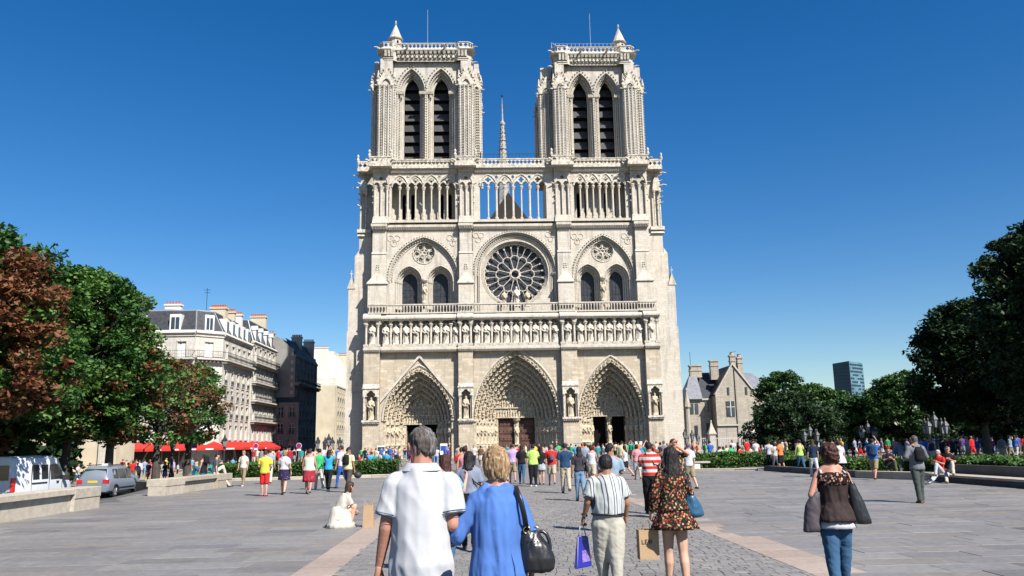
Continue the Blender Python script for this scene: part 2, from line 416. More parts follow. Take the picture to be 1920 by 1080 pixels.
# ------------------------------------------------------------------ low stone walls with benches
def stone_run(name, p0, p1, h, d_, label, cat, group=None, block=1.6, base=0.0, over=0.12, cap=0.16, mat=None, ends=0.7):
    """low wall of blocks under overhanging cap stones from p0 to p1 (x,y), d_ deep"""
    p0, p1 = Vector((p0[0], p0[1], 0)), Vector((p1[0], p1[1], 0)); u = (p1-p0); ln = u.length; u.normalize(); v_ = Vector((-u.y, u.x, 0))
    e = empty(name, (p0.x, p0.y, base), label, cat, group, math.atan2(u.y, u.x))
    n = max(1, round(ln/block)); mat = mat or M['kerbstone']
    for i in range(n):
        x0, x1 = ln*i/n, ln*(i+1)/n; endb = i == n-1 or (i == 0 and n > 2)
        mb = MB(); mb.cur = 0
        iy = 0.0 if endb else over
        mb.box(x0+0.006, x1-0.006, iy, d_-over*0.5, -0.05, h-cap-0.006 if not endb else h*0.55)
        o = mb.mesh('stone_block'); o.materials.append(mat); ob = D.objects.new('stone_block', o); C.objects.link(ob); ob.parent = e
        mb = MB(); b_ = 0.015
        z0 = h-cap if not endb else h*0.55+0.006
        mb.tbox(x0+0.004, x1-0.004, -0.02 if endb else 0, d_, z0, h-b_); mb.tbox(x0+0.004, x1-0.004, -0.02 if endb else 0, d_, h-b_, h, b_, b_, b_, b_)
        o = mb.mesh('cap_stone'); o.materials.append(mat); ob = D.objects.new('cap_stone', o); C.objects.link(ob); ob.parent = e
    return e
stone_run('stone_bench', (-12.15, 14.0), (-12.15, 27.0), 0.66, -0.75 if False else 0.75, 'long pale stone bench wall beside the white van, nearer of the two', 'stone bench')
stone_run('stone_bench', (-12.55, 33.4), (-12.1, 40.4), 0.62, 0.75, 'shorter pale stone bench wall beyond the silver car, with people sitting on its far end', 'stone bench')
mb = MB(); mb.cur = 0
# ================================================================== FOLIAGE
def leafmat(name, cols, rough=0.55, trans=0.25):
    mt, n, b = nodes(name)
    at = N(n, 'ShaderNodeAttribute', _attribute_name='tint')
    k = len(cols); c = ramp(n, at.outputs['Fac'], [(i/(k-1), cols[i]) for i in range(k)])
    L(n, c, b.inputs['Base Color']); b.inputs['Roughness'].default_value = rough; b.inputs['Specular IOR Level'].default_value = 0.3
    tr = n.nodes.new('ShaderNodeBsdfTranslucent'); L(n, c, tr.inputs[0]); mx = N(n, 'ShaderNodeMixShader'); mx.inputs[0].default_value = trans
    L(n, b.outputs[0], mx.inputs[1]); L(n, tr.outputs[0], mx.inputs[2]); L(n, mx.outputs[0], n.nodes['Material Output'].inputs[0])
    return mt
M['leaf_green'] = leafmat('chestnut_leaf', [(0.022, 0.065, 0.014), (0.04, 0.11, 0.022), (0.075, 0.16, 0.032), (0.12, 0.20, 0.045), (0.12, 0.065, 0.022), (0.17, 0.06, 0.028), (0.20, 0.085, 0.045)])
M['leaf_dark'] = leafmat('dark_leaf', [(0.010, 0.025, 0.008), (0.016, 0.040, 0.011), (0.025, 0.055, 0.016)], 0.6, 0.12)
M['leaf_mid'] = leafmat('park_leaf', [(0.020, 0.048, 0.012), (0.035, 0.085, 0.018), (0.055, 0.115, 0.026), (0.085, 0.15, 0.04)], 0.55, 0.22)
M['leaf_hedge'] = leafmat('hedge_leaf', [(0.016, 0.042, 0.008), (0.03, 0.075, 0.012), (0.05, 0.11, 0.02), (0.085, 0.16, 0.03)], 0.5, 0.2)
M['bark'] = plain('bark', (0.06, 0.05, 0.042), 0.95, 0.3, 3, bump=0.8, bscale=14)
def leaf_cloud(name, pts, size, mat, parent, tint, flat=0.5, aspect=1.5, rs=None, quads=True):
    """one leaf-shaped face per point; pts in world"""
    rs = rs or np.random.RandomState(len(pts))
    n = len(pts); org = np.array(origin_of(parent)) if parent else np.zeros(3)
    P = np.asarray(pts, float)-org
    nrm = rs.normal(size=(n, 3)); nrm[:, 2] = np.abs(nrm[:, 2])+flat; nrm /= np.linalg.norm(nrm, axis=1)[:, None]
    a = rs.normal(size=(n, 3)); a -= nrm*(a*nrm).sum(1)[:, None]; a /= np.linalg.norm(a, axis=1)[:, None]
    b = np.cross(nrm, a); s = size*rs.uniform(0.6, 1.3, n)[:, None]
    A, B = a*s*aspect*0.5, b*s*0.5
    # pointed leaf: four corners with the fold along its length
    V = np.stack([P-A, P+B*0.9-nrm*s*0.08, P+A, P-B*0.9-nrm*s*0.08], 1).reshape(-1, 3)
    me = D.meshes.new(name); me.vertices.add(4*n); me.vertices.foreach_set('co', V.ravel())
    me.loops.add(4*n); me.loops.foreach_set('vertex_index', np.arange(4*n)); me.polygons.add(n)
    me.polygons.foreach_set('loop_start', np.arange(n)*4); me.polygons.foreach_set('loop_total', np.full(n, 4))
    at = me.attributes.new('tint', 'FLOAT', 'FACE'); at.data.foreach_set('value', np.clip(tint, 0, 1).astype(np.float32))
    me.materials.append(mat); me.update(); me.validate()
    o = D.objects.new(name, me); C.objects.link(o)
    if parent: o.parent = parent
    return o
def tree(name, x, y, z0, h, r, crown_z, label, cat='tree', group=None, mat=None, nclump=150, per=90, leaf=0.22, trunk=0.25, red=0.0, redfn=None, gap=0.0, squash=1.0, seed=1, base_tint=(0.0, 0.45), clump_r=0.75, sparse=1.0, lean=(0, 0)):
    """tapered trunk, limbs out to every clump of leaves; crown from z0+crown_z to z0+h"""
    rs = np.random.RandomState(seed); e = empty(name, (x, y, z0), label, cat, group)
    zc, hz = z0+(crown_z+h)/2, (h-crown_z)/2
    cl = []
    off = rs.uniform(0, 50)
    while len(cl) < nclump:
        z_ = rs.uniform(-1, 1); th = rs.uniform(0, 2*PI); q = rs.uniform(0.12, 1)**0.42
        prof = math.sqrt(max(0.0, 1-abs(z_)**(2.4 if z_ > 0 else 5)))*(1.0 if z_ < 0 else 1.0)
        lump = 1+0.26*noise.noise(Vector((math.cos(th)*1.3+off, math.sin(th)*1.3, z_*1.5)))
        p = (math.cos(th)*q*prof*lump, math.sin(th)*q*prof*lump, z_*(0.9+0.1*lump))
        if noise.noise(Vector((p[0]*2.2+off, p[1]*2.2, p[2]*2.2+off))) < gap-0.28: continue
        cl.append((x+p[0]*r+lean[0]*p[2], y+p[1]*r+lean[1]*p[2], zc+p[2]*hz*squash, q))
    tb = MB()
    pts = [(x, y, z0-0.1), (x+rs.uniform(-.1, .1), y, z0+crown_z*0.6), (x+rs.uniform(-.2, .2), y+rs.uniform(-.2, .2), z0+crown_z+hz*0.4), (x+rs.uniform(-.3, .3), y, z0+crown_z+hz*1.3)]
    tb.tube(pts, [trunk*1.25, trunk*0.95, trunk*0.7, trunk*0.25], 9); tb.build('trunk', M['bark'], e)
    lb = MB()
    for i in range(0, nclump, 3):
        cx_, cy_, cz_, q = cl[i]; t = rs.uniform(0.1, 0.8); s = Vector(pts[1]).lerp(Vector(pts[3]), t); c = Vector((cx_, cy_, cz_))
        if c.z < s.z-1.0: s.z = max(z0+crown_z*0.7, c.z+0.2)
        mid = s.lerp(c, 0.5)+Vector((0, 0, 0.15*(c-s).length)); lb.tube([s, mid, c], [trunk*0.3, trunk*0.17, 0.02], 5)
    lb.build('limbs', M['bark'], e, kind='stuff')
    P, T = [], []
    for cx_, cy_, cz_, q in cl:
        rr = clump_r*rs.uniform(0.6, 1.35); k = int(per*sparse*rs.uniform(0.6, 1.2))
        g = rs.normal(size=(k, 3)); g /= np.linalg.norm(g, axis=1)[:, None]; g *= (rs.uniform(0.35, 1, k)[:, None])**0.6*rr; g[:, 2] *= 0.6
        pp = g+np.array([cx_, cy_, cz_]); P.append(pp)
        t0 = rs.uniform(*base_tint); t = t0+rs.uniform(-0.12, 0.12, k)
        if redfn is not None:
            pr = redfn(cx_, cy_, cz_)
            if rs.rand() < pr: t = rs.uniform(0.62, 1.0, k)
        elif rs.rand() < red: t = rs.uniform(0.6, 1.0, k)
        T.append(np.clip(t, 0, 1))
    P = np.concatenate(P); T = np.concatenate(T)
    leaf_cloud('crown', P, leaf, mat or M['leaf_green'], e, T, rs=rs, flat=0.6)
    return e
TG = 'trees along the street'
tree('chestnut_tree', -25.3, 37.0, SZ, 12.9, 6.6, 3.2, 'tall chestnut at the left edge, lower leaves browned red', 'tree', TG, nclump=600, per=170, leaf=0.185, seed=4, clump_r=0.85,
     redfn=lambda X, Y, Z: 0.62 if (911+1552*X/Y < 95+14*math.sin(Z*2) and 2.6 < Z < 10.6) else 0.12)
tree('chestnut_tree', -24.2, 49.2, SZ, 13.0, 4.7, 3.5, 'dense green chestnut standing between the white van and the silver car', 'tree', TG, nclump=460, per=165, leaf=0.19, seed=9, clump_r=0.82,
     redfn=lambda X, Y, Z: 0.35 if 911+1552*X/Y < 85 else 0.05)
tree('chestnut_tree', -22.2, 50.0, SZ, 9.4, 2.9, 3.2, 'brown and green chestnut behind the silver car', 'tree', TG, nclump=130, per=100, leaf=0.2, seed=12, clump_r=0.75, red=0.3, gap=0.1)
tree('chestnut_tree', -21.9, 56.5, SZ, 8.6, 3.3, 3.3, 'sparse chestnut with red brown leaves in front of the corner building', 'tree', TG, nclump=95, per=62, leaf=0.19, seed=15, clump_r=0.75, red=0.5, gap=0.14)
tree('chestnut_tree', -22.7, 64.5, SZ, 8.6, 3.0, 3.3, 'low green chestnut above the red awnings', 'tree', TG, nclump=115, per=95, leaf=0.2, seed=18, clump_r=0.75, red=0.22, gap=0.08)
tree('chestnut_tree', -29.5, 45.0, SZ, 10.5, 4.6, 1.2, 'shaded chestnut behind the white van', 'tree', TG, nclump=200, per=75, leaf=0.32, seed=22, clump_r=0.95, red=0.08)
tree('chestnut_tree', -32.5, 56.5, SZ, 9.8, 4.2, 1.8, 'shaded chestnut behind the silver car, against the pale wall', 'tree', TG, nclump=150, per=70, leaf=0.32, seed=25, clump_r=0.95, red=0.1)
tree('chestnut_tree', -33.0, 36.5, SZ, 10.8, 5.2, 1.0, 'shaded chestnut farthest left, behind the rear of the white van', 'tree', TG, nclump=200, per=75, leaf=0.32, seed=27, clump_r=0.95, red=0.1)
tree('chestnut_tree', -42.0, 62.0, SZ, 9.5, 6.0, 0.6, 'dark chestnut deep behind the other street trees', 'tree', TG, nclump=200, per=60, leaf=0.38, seed=29, clump_r=1.1, red=0.05)
RG = 'trees of the garden on the right'
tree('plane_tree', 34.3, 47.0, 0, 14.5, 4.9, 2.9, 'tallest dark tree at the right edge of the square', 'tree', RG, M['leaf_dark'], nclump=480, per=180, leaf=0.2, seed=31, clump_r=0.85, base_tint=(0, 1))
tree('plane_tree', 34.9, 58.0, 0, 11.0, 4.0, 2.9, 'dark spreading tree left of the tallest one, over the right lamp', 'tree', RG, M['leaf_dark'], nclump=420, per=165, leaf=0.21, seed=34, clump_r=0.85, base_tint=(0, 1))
tree('lime_tree', 46.5, 92.0, 0, 8.5, 4.4, 0.6, 'mid green round tree between the glass tower and the dark trees', 'tree', RG, M['leaf_mid'], nclump=270, per=140, leaf=0.25, seed=37, clump_r=0.9, base_tint=(0, 1))
tree('lime_tree', 58.0, 90.0, 0, 8.4, 6.0, 0.4, 'green tree seen under the dark trees at the right', 'tree', RG, M['leaf_mid'], nclump=240, per=110, leaf=0.28, seed=39, clump_r=1.0, base_tint=(0, 0.8))
tree('lime_tree', 43.3, 97.0, 0, 6.4, 3.6, 0.4, 'leafy tree right below the glass tower', 'tree', RG, M['leaf_mid'], nclump=150, per=90, leaf=0.32, seed=41, clump_r=0.9, base_tint=(0, 0.9))
tree('lime_tree', 43.0, 108.0, 0, 8.4, 4.4, 0.4, 'round bright green tree just left of the glass tower', 'tree', RG, M['leaf_mid'], nclump=230, per=140, leaf=0.26, seed=43, clump_r=0.95, base_tint=(0.25, 1))
tree('lime_tree', 37.2, 104.0, 0, 10.0, 3.3, 1.0, 'tall loose tree against the gabled house', 'tree', RG, M['leaf_mid'], nclump=170, per=120, leaf=0.24, seed=46, clump_r=0.8, base_tint=(0, 0.6), gap=0.06)
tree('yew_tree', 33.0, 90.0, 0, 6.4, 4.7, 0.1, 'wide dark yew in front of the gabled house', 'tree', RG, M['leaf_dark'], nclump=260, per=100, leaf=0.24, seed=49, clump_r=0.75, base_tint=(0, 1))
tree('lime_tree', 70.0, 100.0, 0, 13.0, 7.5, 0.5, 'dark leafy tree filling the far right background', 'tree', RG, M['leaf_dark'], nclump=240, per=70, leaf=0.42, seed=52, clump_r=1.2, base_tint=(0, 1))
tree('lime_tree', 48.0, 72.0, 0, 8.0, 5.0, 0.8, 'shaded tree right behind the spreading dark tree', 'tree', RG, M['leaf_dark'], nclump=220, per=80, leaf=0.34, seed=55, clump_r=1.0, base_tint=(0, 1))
# a belt of far greenery that reads as one mass
def belt(name, x0, x1, y, h, label_mat, seed, z0=0.0):
    rs = np.random.RandomState(seed); n = int((x1-x0)*170)
    X = rs.uniform(x0, x1, n); hh = h*(0.72+0.2*np.sin(X*0.35+seed)+0.14*np.sin(X*0.9+2*seed)); Z = z0+rs.uniform(0, 1, n)**0.8*hh
    Y = y+rs.uniform(-1, 1, n)*2.0*(1-(Z-z0)/(h*1.1))+0.6*np.sin(X*1.1)
    o = leaf_cloud(name, np.stack([X, Y, Z], 1), 0.62, label_mat, None, rs.uniform(0, 0.8, n), rs=rs, flat=0.2)
    o['kind'] = 'stuff'; return o
belt('far_greenery', 41, 130, 122, 6.0, M['leaf_dark'], 3)
belt('far_greenery', -95, -32.0, 66, 6.4, M['leaf_dark'], 5, SZ)

def hedge(name, x0, x1, y0, y1, z0, z1, label, mat=None, dens=330, leaf=0.075, seed=1):
    rs = np.random.RandomState(seed); e = empty(name, ((x0+x1)/2, (y0+y1)/2, 0), label, 'hedge')
    mb = MB(); mb.box(x0+0.05, x1-0.05, y0+0.05, y1-0.05, 0, z1-0.06); mb.build('twigs', plain('hedge_core', (0.02, 0.03, 0.012), 0.95), e)
    at, af = (x1-x0)*(y1-y0), (x1-x0)*(z1-z0); as_ = (y1-y0)*(z1-z0); P = []
    def face(n, fx, fy, fz): P.append(np.stack([fx(n), fy(n), fz(n)], 1))
    U = lambda a, b: (lambda n: rs.uniform(a, b, n))
    bmp = lambda c: (lambda n: c+rs.normal(0, 0.035, n))
    face(int(at*dens), U(x0, x1), U(y0, y1), bmp(z1)); face(int(af*dens), U(x0, x1), bmp(y0), U(z0, z1)); face(int(as_*dens), bmp(x0), U(y0, y1), U(z0, z1))
    P = np.concatenate(P); P[:, 2] += 0.05*np.sin(P[:, 0]*1.7)+0.04*np.sin(P[:, 1]*2.3+P[:, 0])*(P[:, 2] > z1-0.2)
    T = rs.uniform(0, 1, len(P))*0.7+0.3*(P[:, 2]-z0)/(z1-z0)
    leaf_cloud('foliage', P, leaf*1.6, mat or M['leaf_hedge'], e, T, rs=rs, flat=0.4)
    return e
hedge('clipped_hedge', -16.6, -5.6, 52.0, 54.0, 0, 0.80, 'long clipped hedge left of the entrance path, in front of the left portal', seed=2)
hedge('clipped_hedge', 10.9, 15.2, 50.6, 52.0, 0, 0.62, 'low clipped hedge behind the small stone bench', seed=3)
hedge('clipped_hedge', 11.2, 20.5, 54.0, 57.0, 0, 0.80, 'higher hedge row behind the low one, below the gabled house', seed=4)
hedge('clipped_hedge', 16.6, 19.0, 38.5, 50.5, 0.1, 0.66, 'hedge running away along the kerb where a man sits', seed=5)
hedge('clipped_hedge', 18.6, 22.6, 24.0, 37.5, 0.1, 0.74, 'bright ivy hedge in the dark planter at the right edge', seed=6)
hedge('clipped_hedge', 22.9, 46.0, 37.6, 40.0, 0.1, 0.68, 'far stretch of ivy hedge below the dark trees', seed=7)
# planter kerbs
M['darkstone'] = plain('dark_planter_stone', (0.075, 0.072, 0.068), 0.8, 0.2, 2.0, bump=0.3)
e = empty('planter', (18.0, 30, 0), 'dark stone planter wall with a pale ledge at the right edge', 'planter')
mb = MB(); mb.box(18.3, 18.62, 22, 32.9, 0, 0.62); mb.build('wall', M['darkstone'], e)
mb = MB(); mb.box(17.35, 18.3, 22, 32.9, 0, 0.2); mb.build('step', M['darkstone'], e)
mb = MB(); mb.box(17.25, 18.3, 22, 33.0, 0.203, 0.28); mb.build('ledge', M['kerbstone'], e)
stone_run('kerb', (17.6, 33.1), (15.9, 36.4), 0.3, -0.5, 'pale sloping kerb stones at the corner of the dark planter', 'kerb', cap=0.12, over=0.0)
stone_run('kerb', (16.2, 36.6), (15.4, 47.0), 0.28, -0.45, 'long dark kerb along the hedge, a man in black sitting on it', 'kerb', cap=0.1, over=0.0, mat=M['darkstone'])
stone_run('kerb', (10.4, 49.0), (15.2, 47.3), 0.14, 0.4, 'low pale kerb in front of the small stone bench', 'kerb', cap=0.06, over=0.0, block=1.2)
stone_run('kerb', (-16.5, 46.6), (-5.4, 48.6), 0.16, 0.4, 'low pale kerb in front of the long hedge', 'kerb', cap=0.06, over=0.0, block=1.2)
e = empty('stone_bench', (12.0, 49.9, 0), 'small white stone bench before the low hedge', 'bench')
mb = MB(); mb.box(10.9, 13.1, 49.6, 50.2, 0.42, 0.52); mb.build('seat', M['kerbstone'], e)
mb = MB(); mb.box(11.6, 12.5, 49.65, 50.15, 0, 0.42); mb.build('base', plain('pale_stone', (0.6, 0.6, 0.62), 0.8), e)
# ================================================================== CATHEDRAL
cath = empty('cathedral', (4.1, 116.0, 0.0), 'pale limestone gothic cathedral front with two square towers and a round rose window', 'cathedral')
CX = 4.1
PIERS_LOW = [(-17.1, -14.9), (-4.0, -1.95), (10.38, 12.6), (22.2, 24.3)]
BAYS = [(-14.9, -4.0), (-1.95, 10.38), (12.6, 22.2)]
ST, STL, STT, CV, CVL = M['stone'], M['stone_low'], M['stone_top'], M['carved'], M['carved_low']

def statue_bm(seed, crown=False, h=1.0, seg=14):
    """a robed standing figure one metre high facing -y"""
    rnd = random.Random(seed); mb = MB()
    ar = rnd.uniform(-0.02, 0.02)
    prof = [(0.115, 0.0), (0.125, 0.05), (0.105, 0.3), (0.10, 0.5), (0.115, 0.62), (0.128, 0.74), (0.12, 0.80), (0.05, 0.845), (0.045, 0.865)]
    vs = []
    for r, z in prof:
        for j in range(seg):
            t = 2*PI*j/seg
            f = 1 + (0.16*math.cos(5*t + seed + z*3) if z < 0.6 else 0.05*math.cos(3*t))
            vs.append((r*f*math.cos(t)*1.12 + ar*math.sin(z*3), r*f*math.sin(t)*0.85, z))
    fs = [(0+i*seg+j, i*seg+(j+1) % seg, (i+1)*seg+(j+1) % seg, (i+1)*seg+j) for i in range(len(prof)-1) for j in range(seg)]
    mb.add(vs, fs)
    mb.lathe([(0.025, 0.845), (0.052, 0.875), (0.058, 0.92), (0.045, 0.965), (0.015, 0.985)], ar*0.3, -0.01, 0, 7, 0.9)
    if crown: mb.lathe([(0.052, 0.95), (0.064, 1.0), (0.05, 0.985)], ar*0.3, -0.005, 0, 7)
    k = rnd.choice([0, 1, 2, 3])
    elz = 0.58
    for sgn in (-1, 1):
        up_ = (sgn > 0) == (k % 2 == 0)
        hand = (sgn*0.03, -0.15, 0.66 if up_ else 0.5)
        if k == 3 and sgn > 0: hand = (sgn*0.12, -0.12, 0.72)
        mb.tube([(sgn*0.115, 0, 0.78), (sgn*0.15, -0.03, elz), hand], [0.042, 0.038, 0.025], 6)
    if k in (0, 2): mb.tube([(0.09, -0.15, 0.35), (0.07, -0.15, 0.86)], 0.012, 4)
    mb.tube([(-0.1, -0.09, 0.72), (0.0, -0.125, 0.55), (0.11, -0.09, 0.4)], [0.03, 0.035, 0.02], 5)
    mb.box(-0.12, 0.12, -0.11, 0.11, -0.03, 0.012)
    return mb
def carve(mb, voxel, amp, seed, name):
    me = mb.mesh('tmp'); o = D.objects.new('tmp', me); C.objects.link(o); r = o.modifiers.new('r', 'REMESH'); r.mode = 'VOXEL'; r.voxel_size = voxel
    out = D.meshes.new_from_object(o.evaluated_get(bpy.context.evaluated_depsgraph_get())); D.objects.remove(o); D.meshes.remove(me); out.name = name
    for v in out.vertices:
        c = v.co; n_ = noise.noise(Vector((c.x*16+seed, c.y*16, c.z*5)))+0.6*noise.noise(Vector((c.x*30, c.y*30+seed, c.z*14))); v.co = c+v.normal*n_*amp
    out.update(); return out
STATUES = []
for i in range(8):
    me = carve(statue_bm(i*3+1), 0.021, 0.016, i, 'statue'); me.materials.append(CVL); STATUES.append(me)
KINGS = []
for i in range(9):
    me = carve(statue_bm(i*5+2, True), 0.021, 0.014, i+20, 'king_statue'); me.materials.append(CV); KINGS.append(me)

# ---- solid masses behind the fronts
mb = MB()
mb.box(-16.9, 24.0, 122.6, 132, 0, 33.4)
mb.box(-16.2, -1.2, 119.4, 132, 33.4, 43.2); mb.box(9.6, 23.8, 119.4, 132, 33.4, 43.2)
mb.box(-1.5, 9.8, 116.9, 122.7, 33.0, 33.35); mb.box(-16.5, 23.6, 119.4, 122.7, 20.0, 20.3); mb.box(-16.5, 23.6, 119.6, 122.7, 20.3, 33.0)
mb.build('tower_core', ST, cath)

# ---- lower storey: walls and piers
for bi, (x0, x1) in enumerate(BAYS):
    cx, a, zs, h = [(-9.5, 4.85, 5.2, 7.4), (4.08, 6.0, 5.4, 9.3), (17.35, 4.65, 5.2, 8.35)][bi]
    mb = MB()
    out = [(x0, 0.0), (cx-a, 0.0)] + list(reversed(arc_pts(cx, a, zs, h, 16))) + [(cx+a, 0.0), (x1, 0.0), (x1, 14.7), (x0, 14.7)]
    mb.prism(out, [], 116.0, 116.5)
    mb.build('wall', STL, cath)
for i, (x0, x1) in enumerate(PIERS_LOW):
    mb = MB()
    mb.box(x0, x1, 115.0, 121.5, 0, 5.0); mb.box(x0+0.02, x1-0.02, 115.03, 121.5, 9.6, 14.7)
    mb.box(x0, x0+0.42, 115.0, 121.5, 5.0, 9.6); mb.box(x1-0.42, x1, 115.0, 121.5, 5.0, 9.6)
    mb.box(x0+0.42, x1-0.42, 116.0, 121.5, 5.0, 9.6)
    mb.tbox(x0-0.25, x1+0.25, 114.7, 121.4, 0, 0.9, 0.25, 0.25, 0.3, 0)
    p = mb.build('pier', STL, cath)
    cxp = (x0+x1)/2
    n = MB()
    # niche: projecting sill with leaves, side shafts, trefoiled canopy
    n.box(x0-0.12, x1+0.12, 114.62, 115.0, 5.02, 5.3); n.box(x0-0.05, x1+0.05, 114.8, 115.0, 4.8, 5.0)
    for k in range(9): n.knob((x0+0.1+(x1-x0-0.2)*k/8, 114.75, 4.86), 0.11)
    for s in (-1, 1):
        xx = cxp + s*((x1-x0)/2-0.14)
        n.tube([(xx, 114.86, 5.3), (xx, 114.86, 8.2)], 0.1, 8); n.lathe([(0.11, 0), (0.19, 0.22), (0.2, 0.3)], xx, 114.86, 8.2, 8)
    hw = (x1-x0)/2
    tre = []
    for (ox, oz, rr, a0, a1) in [(0.36, 8.75, 0.26, -60, 80), (0.0, 9.05, 0.28, 20, 160), (-0.36, 8.75, 0.26, 100, 240)]:
        for q in range(7):
            t = R(a0+(a1-a0)*q/6); tre.append((cxp+ox+rr*math.cos(t), oz+rr*math.sin(t)))
    out = [(cxp-hw, 8.5), (tre[-1][0], 8.5)] + tre[::-1] + [(tre[0][0], 8.5), (cxp+hw, 8.5), (cxp+hw, 9.55), (cxp-hw, 9.55)]
    n.prism(out, [], 114.78, 115.3)
    n.box(x0-0.1, x1+0.1, 114.66, 115.1, 9.55, 9.75); n.tbox(x0-0.02, x1+0.02, 114.7, 115.05, 9.75, 10.2, 0, 0, 0.3, 0)
    n.build('niche', CV, cath)
    put('statue', STATUES[i], cath, (cxp, 115.35, 5.42), 0, (3.1, 3.1, 3.05))

# ---- portals
def portal(cx, a, zs, h, ai, K, doors, dcx, statue_z=(1.9, 5.0)):
    yf, yb = 116.0, 120.1
    hk = [h*(a-(a-ai)*k/K)/a*(1+0.0*k) for k in range(K+1)]
    ak = [a-(a-ai)*k/K for k in range(K+1)]
    zk = [zs]*(K+1)
    for k in range(K):
        mb = MB(); y0, y1 = yf+(yb-yf)*k/K, yf+(yb-yf)*(k+1)/K
        order(mb, cx, ak[k]+(0.15 if k else 0.01), hk[k]+(0.17 if k else 0.01), ak[k+1]+0.14, hk[k+1]+0.16, 0.0, zs, y0, y1+0.01, 16)
        arcp = arc_pts(cx, ak[k+1]+0.14, zs, hk[k+1]+0.16, 16)
        mb.tube(path3(arcp, y0+0.03), 0.1, 6, False)
        mb.build('archivolt', CVL, cath)
    # small figures carved along the orders: too many and too small to pick apart
    mb = MB(); rnd = random.Random(int(cx*10))
    for k in range(K):
        y0 = yf+(yb-yf)*k/K
        am, hm = (ak[k]+ak[k+1])/2+0.05, (hk[k]+hk[k+1])/2+0.05
        for (x, z, dx, dz) in along(arc_pts(cx, am, zs, hm, 18), 0.74, rnd.uniform(0.2, 0.5)):
            for s in range(3):
                mb.knob((x+dx*0.2*(s-1)+rnd.uniform(-.04, .04), y0-0.1+rnd.uniform(-.06, .06), z+dz*0.2*(s-1)+rnd.uniform(-.04, .04)), [0.13, 0.17, 0.11][s], 1.2)
            mb.knob((x, y0-0.22, z+0.22), 0.09)
            mb.box(x-0.17, x+0.17, y0-0.24, y0+0.1, z-0.42*abs(dz)-0.06, z-0.3*abs(dz))
    # bead moulding round the outer edge
    for (x, z, dx, dz) in along(arc_pts(cx, a+0.05, zs, h+0.07, 22), 0.34): mb.knob((x, yf-0.06, z), 0.11)
    mb.build('voussoir_figures', CVL, cath, kind='stuff')
    mb = MB(); mb.tube(path3(arc_pts(cx, a+0.17, zs, h+0.22, 22), yf-0.03), 0.15, 6, False)
    mb.build('hood_mould', ST, cath)
    # tympanum with registers of relief
    zl = doors['top']
    mb = MB()
    t_out = [(cx-ai-0.14, zl), (cx+ai+0.14, zl)] + arc_pts(cx, ai+0.14, max(zs, zl+0.01), h*ai/a+0.14, 14)
    mb.prism(t_out, [], yb, yb+0.7)
    tz = [zl, zl+(zs+h*ai/a-zl)*0.30, zl+(zs+h*ai/a-zl)*0.60]
    for q, z in enumerate(tz):
        hw = ai*[1.0, 0.98, 0.8][q]
        mb.box(cx-hw, cx+hw, yb-0.22, yb+0.02, z-0.02, z+0.13)
    mb.build('tympanum', CVL, cath)
    mb = MB()
    for q, z in enumerate(tz[:2]):
        hw = ai*[0.95, 0.86][q]; hh = tz[1]-tz[0]-0.25; nfig = int(2*hw/0.36)
        for j in range(nfig):
            x = cx-hw+2*hw*(j+0.5)/nfig; f = hh*rnd.uniform(0.8, 1)
            mb.lathe([(0.13, 0), (0.10, f*0.5), (0.14, f*0.72), (0.05, f*0.8), (0.085, f*0.9), (0.03, f)], x+rnd.uniform(-.05, .05), yb-0.08, z+0.14, 6, 1, 0.8)
            if q == 1 and j % 3 == 0: mb.knob((x+0.15, yb-0.2, z+0.14+f*0.45), 0.13)
    z = tz[2]; top = zs+h*ai/a
    for x, s in ((0, 1.0), (-0.95, 0.78), (0.95, 0.78), (-1.65, 0.5), (1.65, 0.5)):
        if abs(x) > ai*0.72: continue
        f = (top-z-0.3)*s
        mb.lathe([(0.34, 0), (0.36, f*0.3), (0.22, f*0.45), (0.27, f*0.68), (0.1, f*0.76), (0.15, f*0.88), (0.05, f)], cx+x, yb-0.14, z+0.13, 8, 1, 0.7)
    mb.build('relief_figures', CVL, cath, kind='stuff')
    # doors
    hw = doors['hw']; tr = doors['tr']
    mb = MB()
    for s in (-1, 1):
        mb = MB(); xa, xb = sorted((dcx+s*hw, dcx+s*(hw+0.5))); mb.box(xa, xb, yb-0.02, yb+0.8, 0, zl)
        xa, xb = sorted((dcx+s*(hw+0.5), cx+s*(ai+1.2))); mb.box(xa, xb, yb+0.1, yb+0.8, 0, zl)
        for q in range(9): mb.box(dcx+s*(hw+0.25)-0.17, dcx+s*(hw+0.25)+0.17, yb-0.09, yb, 0.9+q*0.5, 1.3+q*0.5)
        mb.build('door_jamb', CVL, cath)
    mb = MB(); mb.box(dcx-tr, dcx+tr, yb-0.05, yb+0.6, 0, 1.7); mb.box(dcx-tr*0.7, dcx+tr*0.7, yb+0.1, yb+0.6, 1.7, zl-0.4)
    mb.box(dcx-tr, dcx+tr, yb-0.1, yb+0.6, zl-0.4, zl); mb.lathe([(tr*0.6, 0), (tr*1.1, 0.45)], dcx, yb+0.0, zl-0.5, 8)
    mb.build('trumeau', CVL, cath)
    put('statue', STATUES[(int(abs(cx)))%6], cath, (dcx, yb-0.05, 1.75), 0, (2.3, 2.3, 2.9))
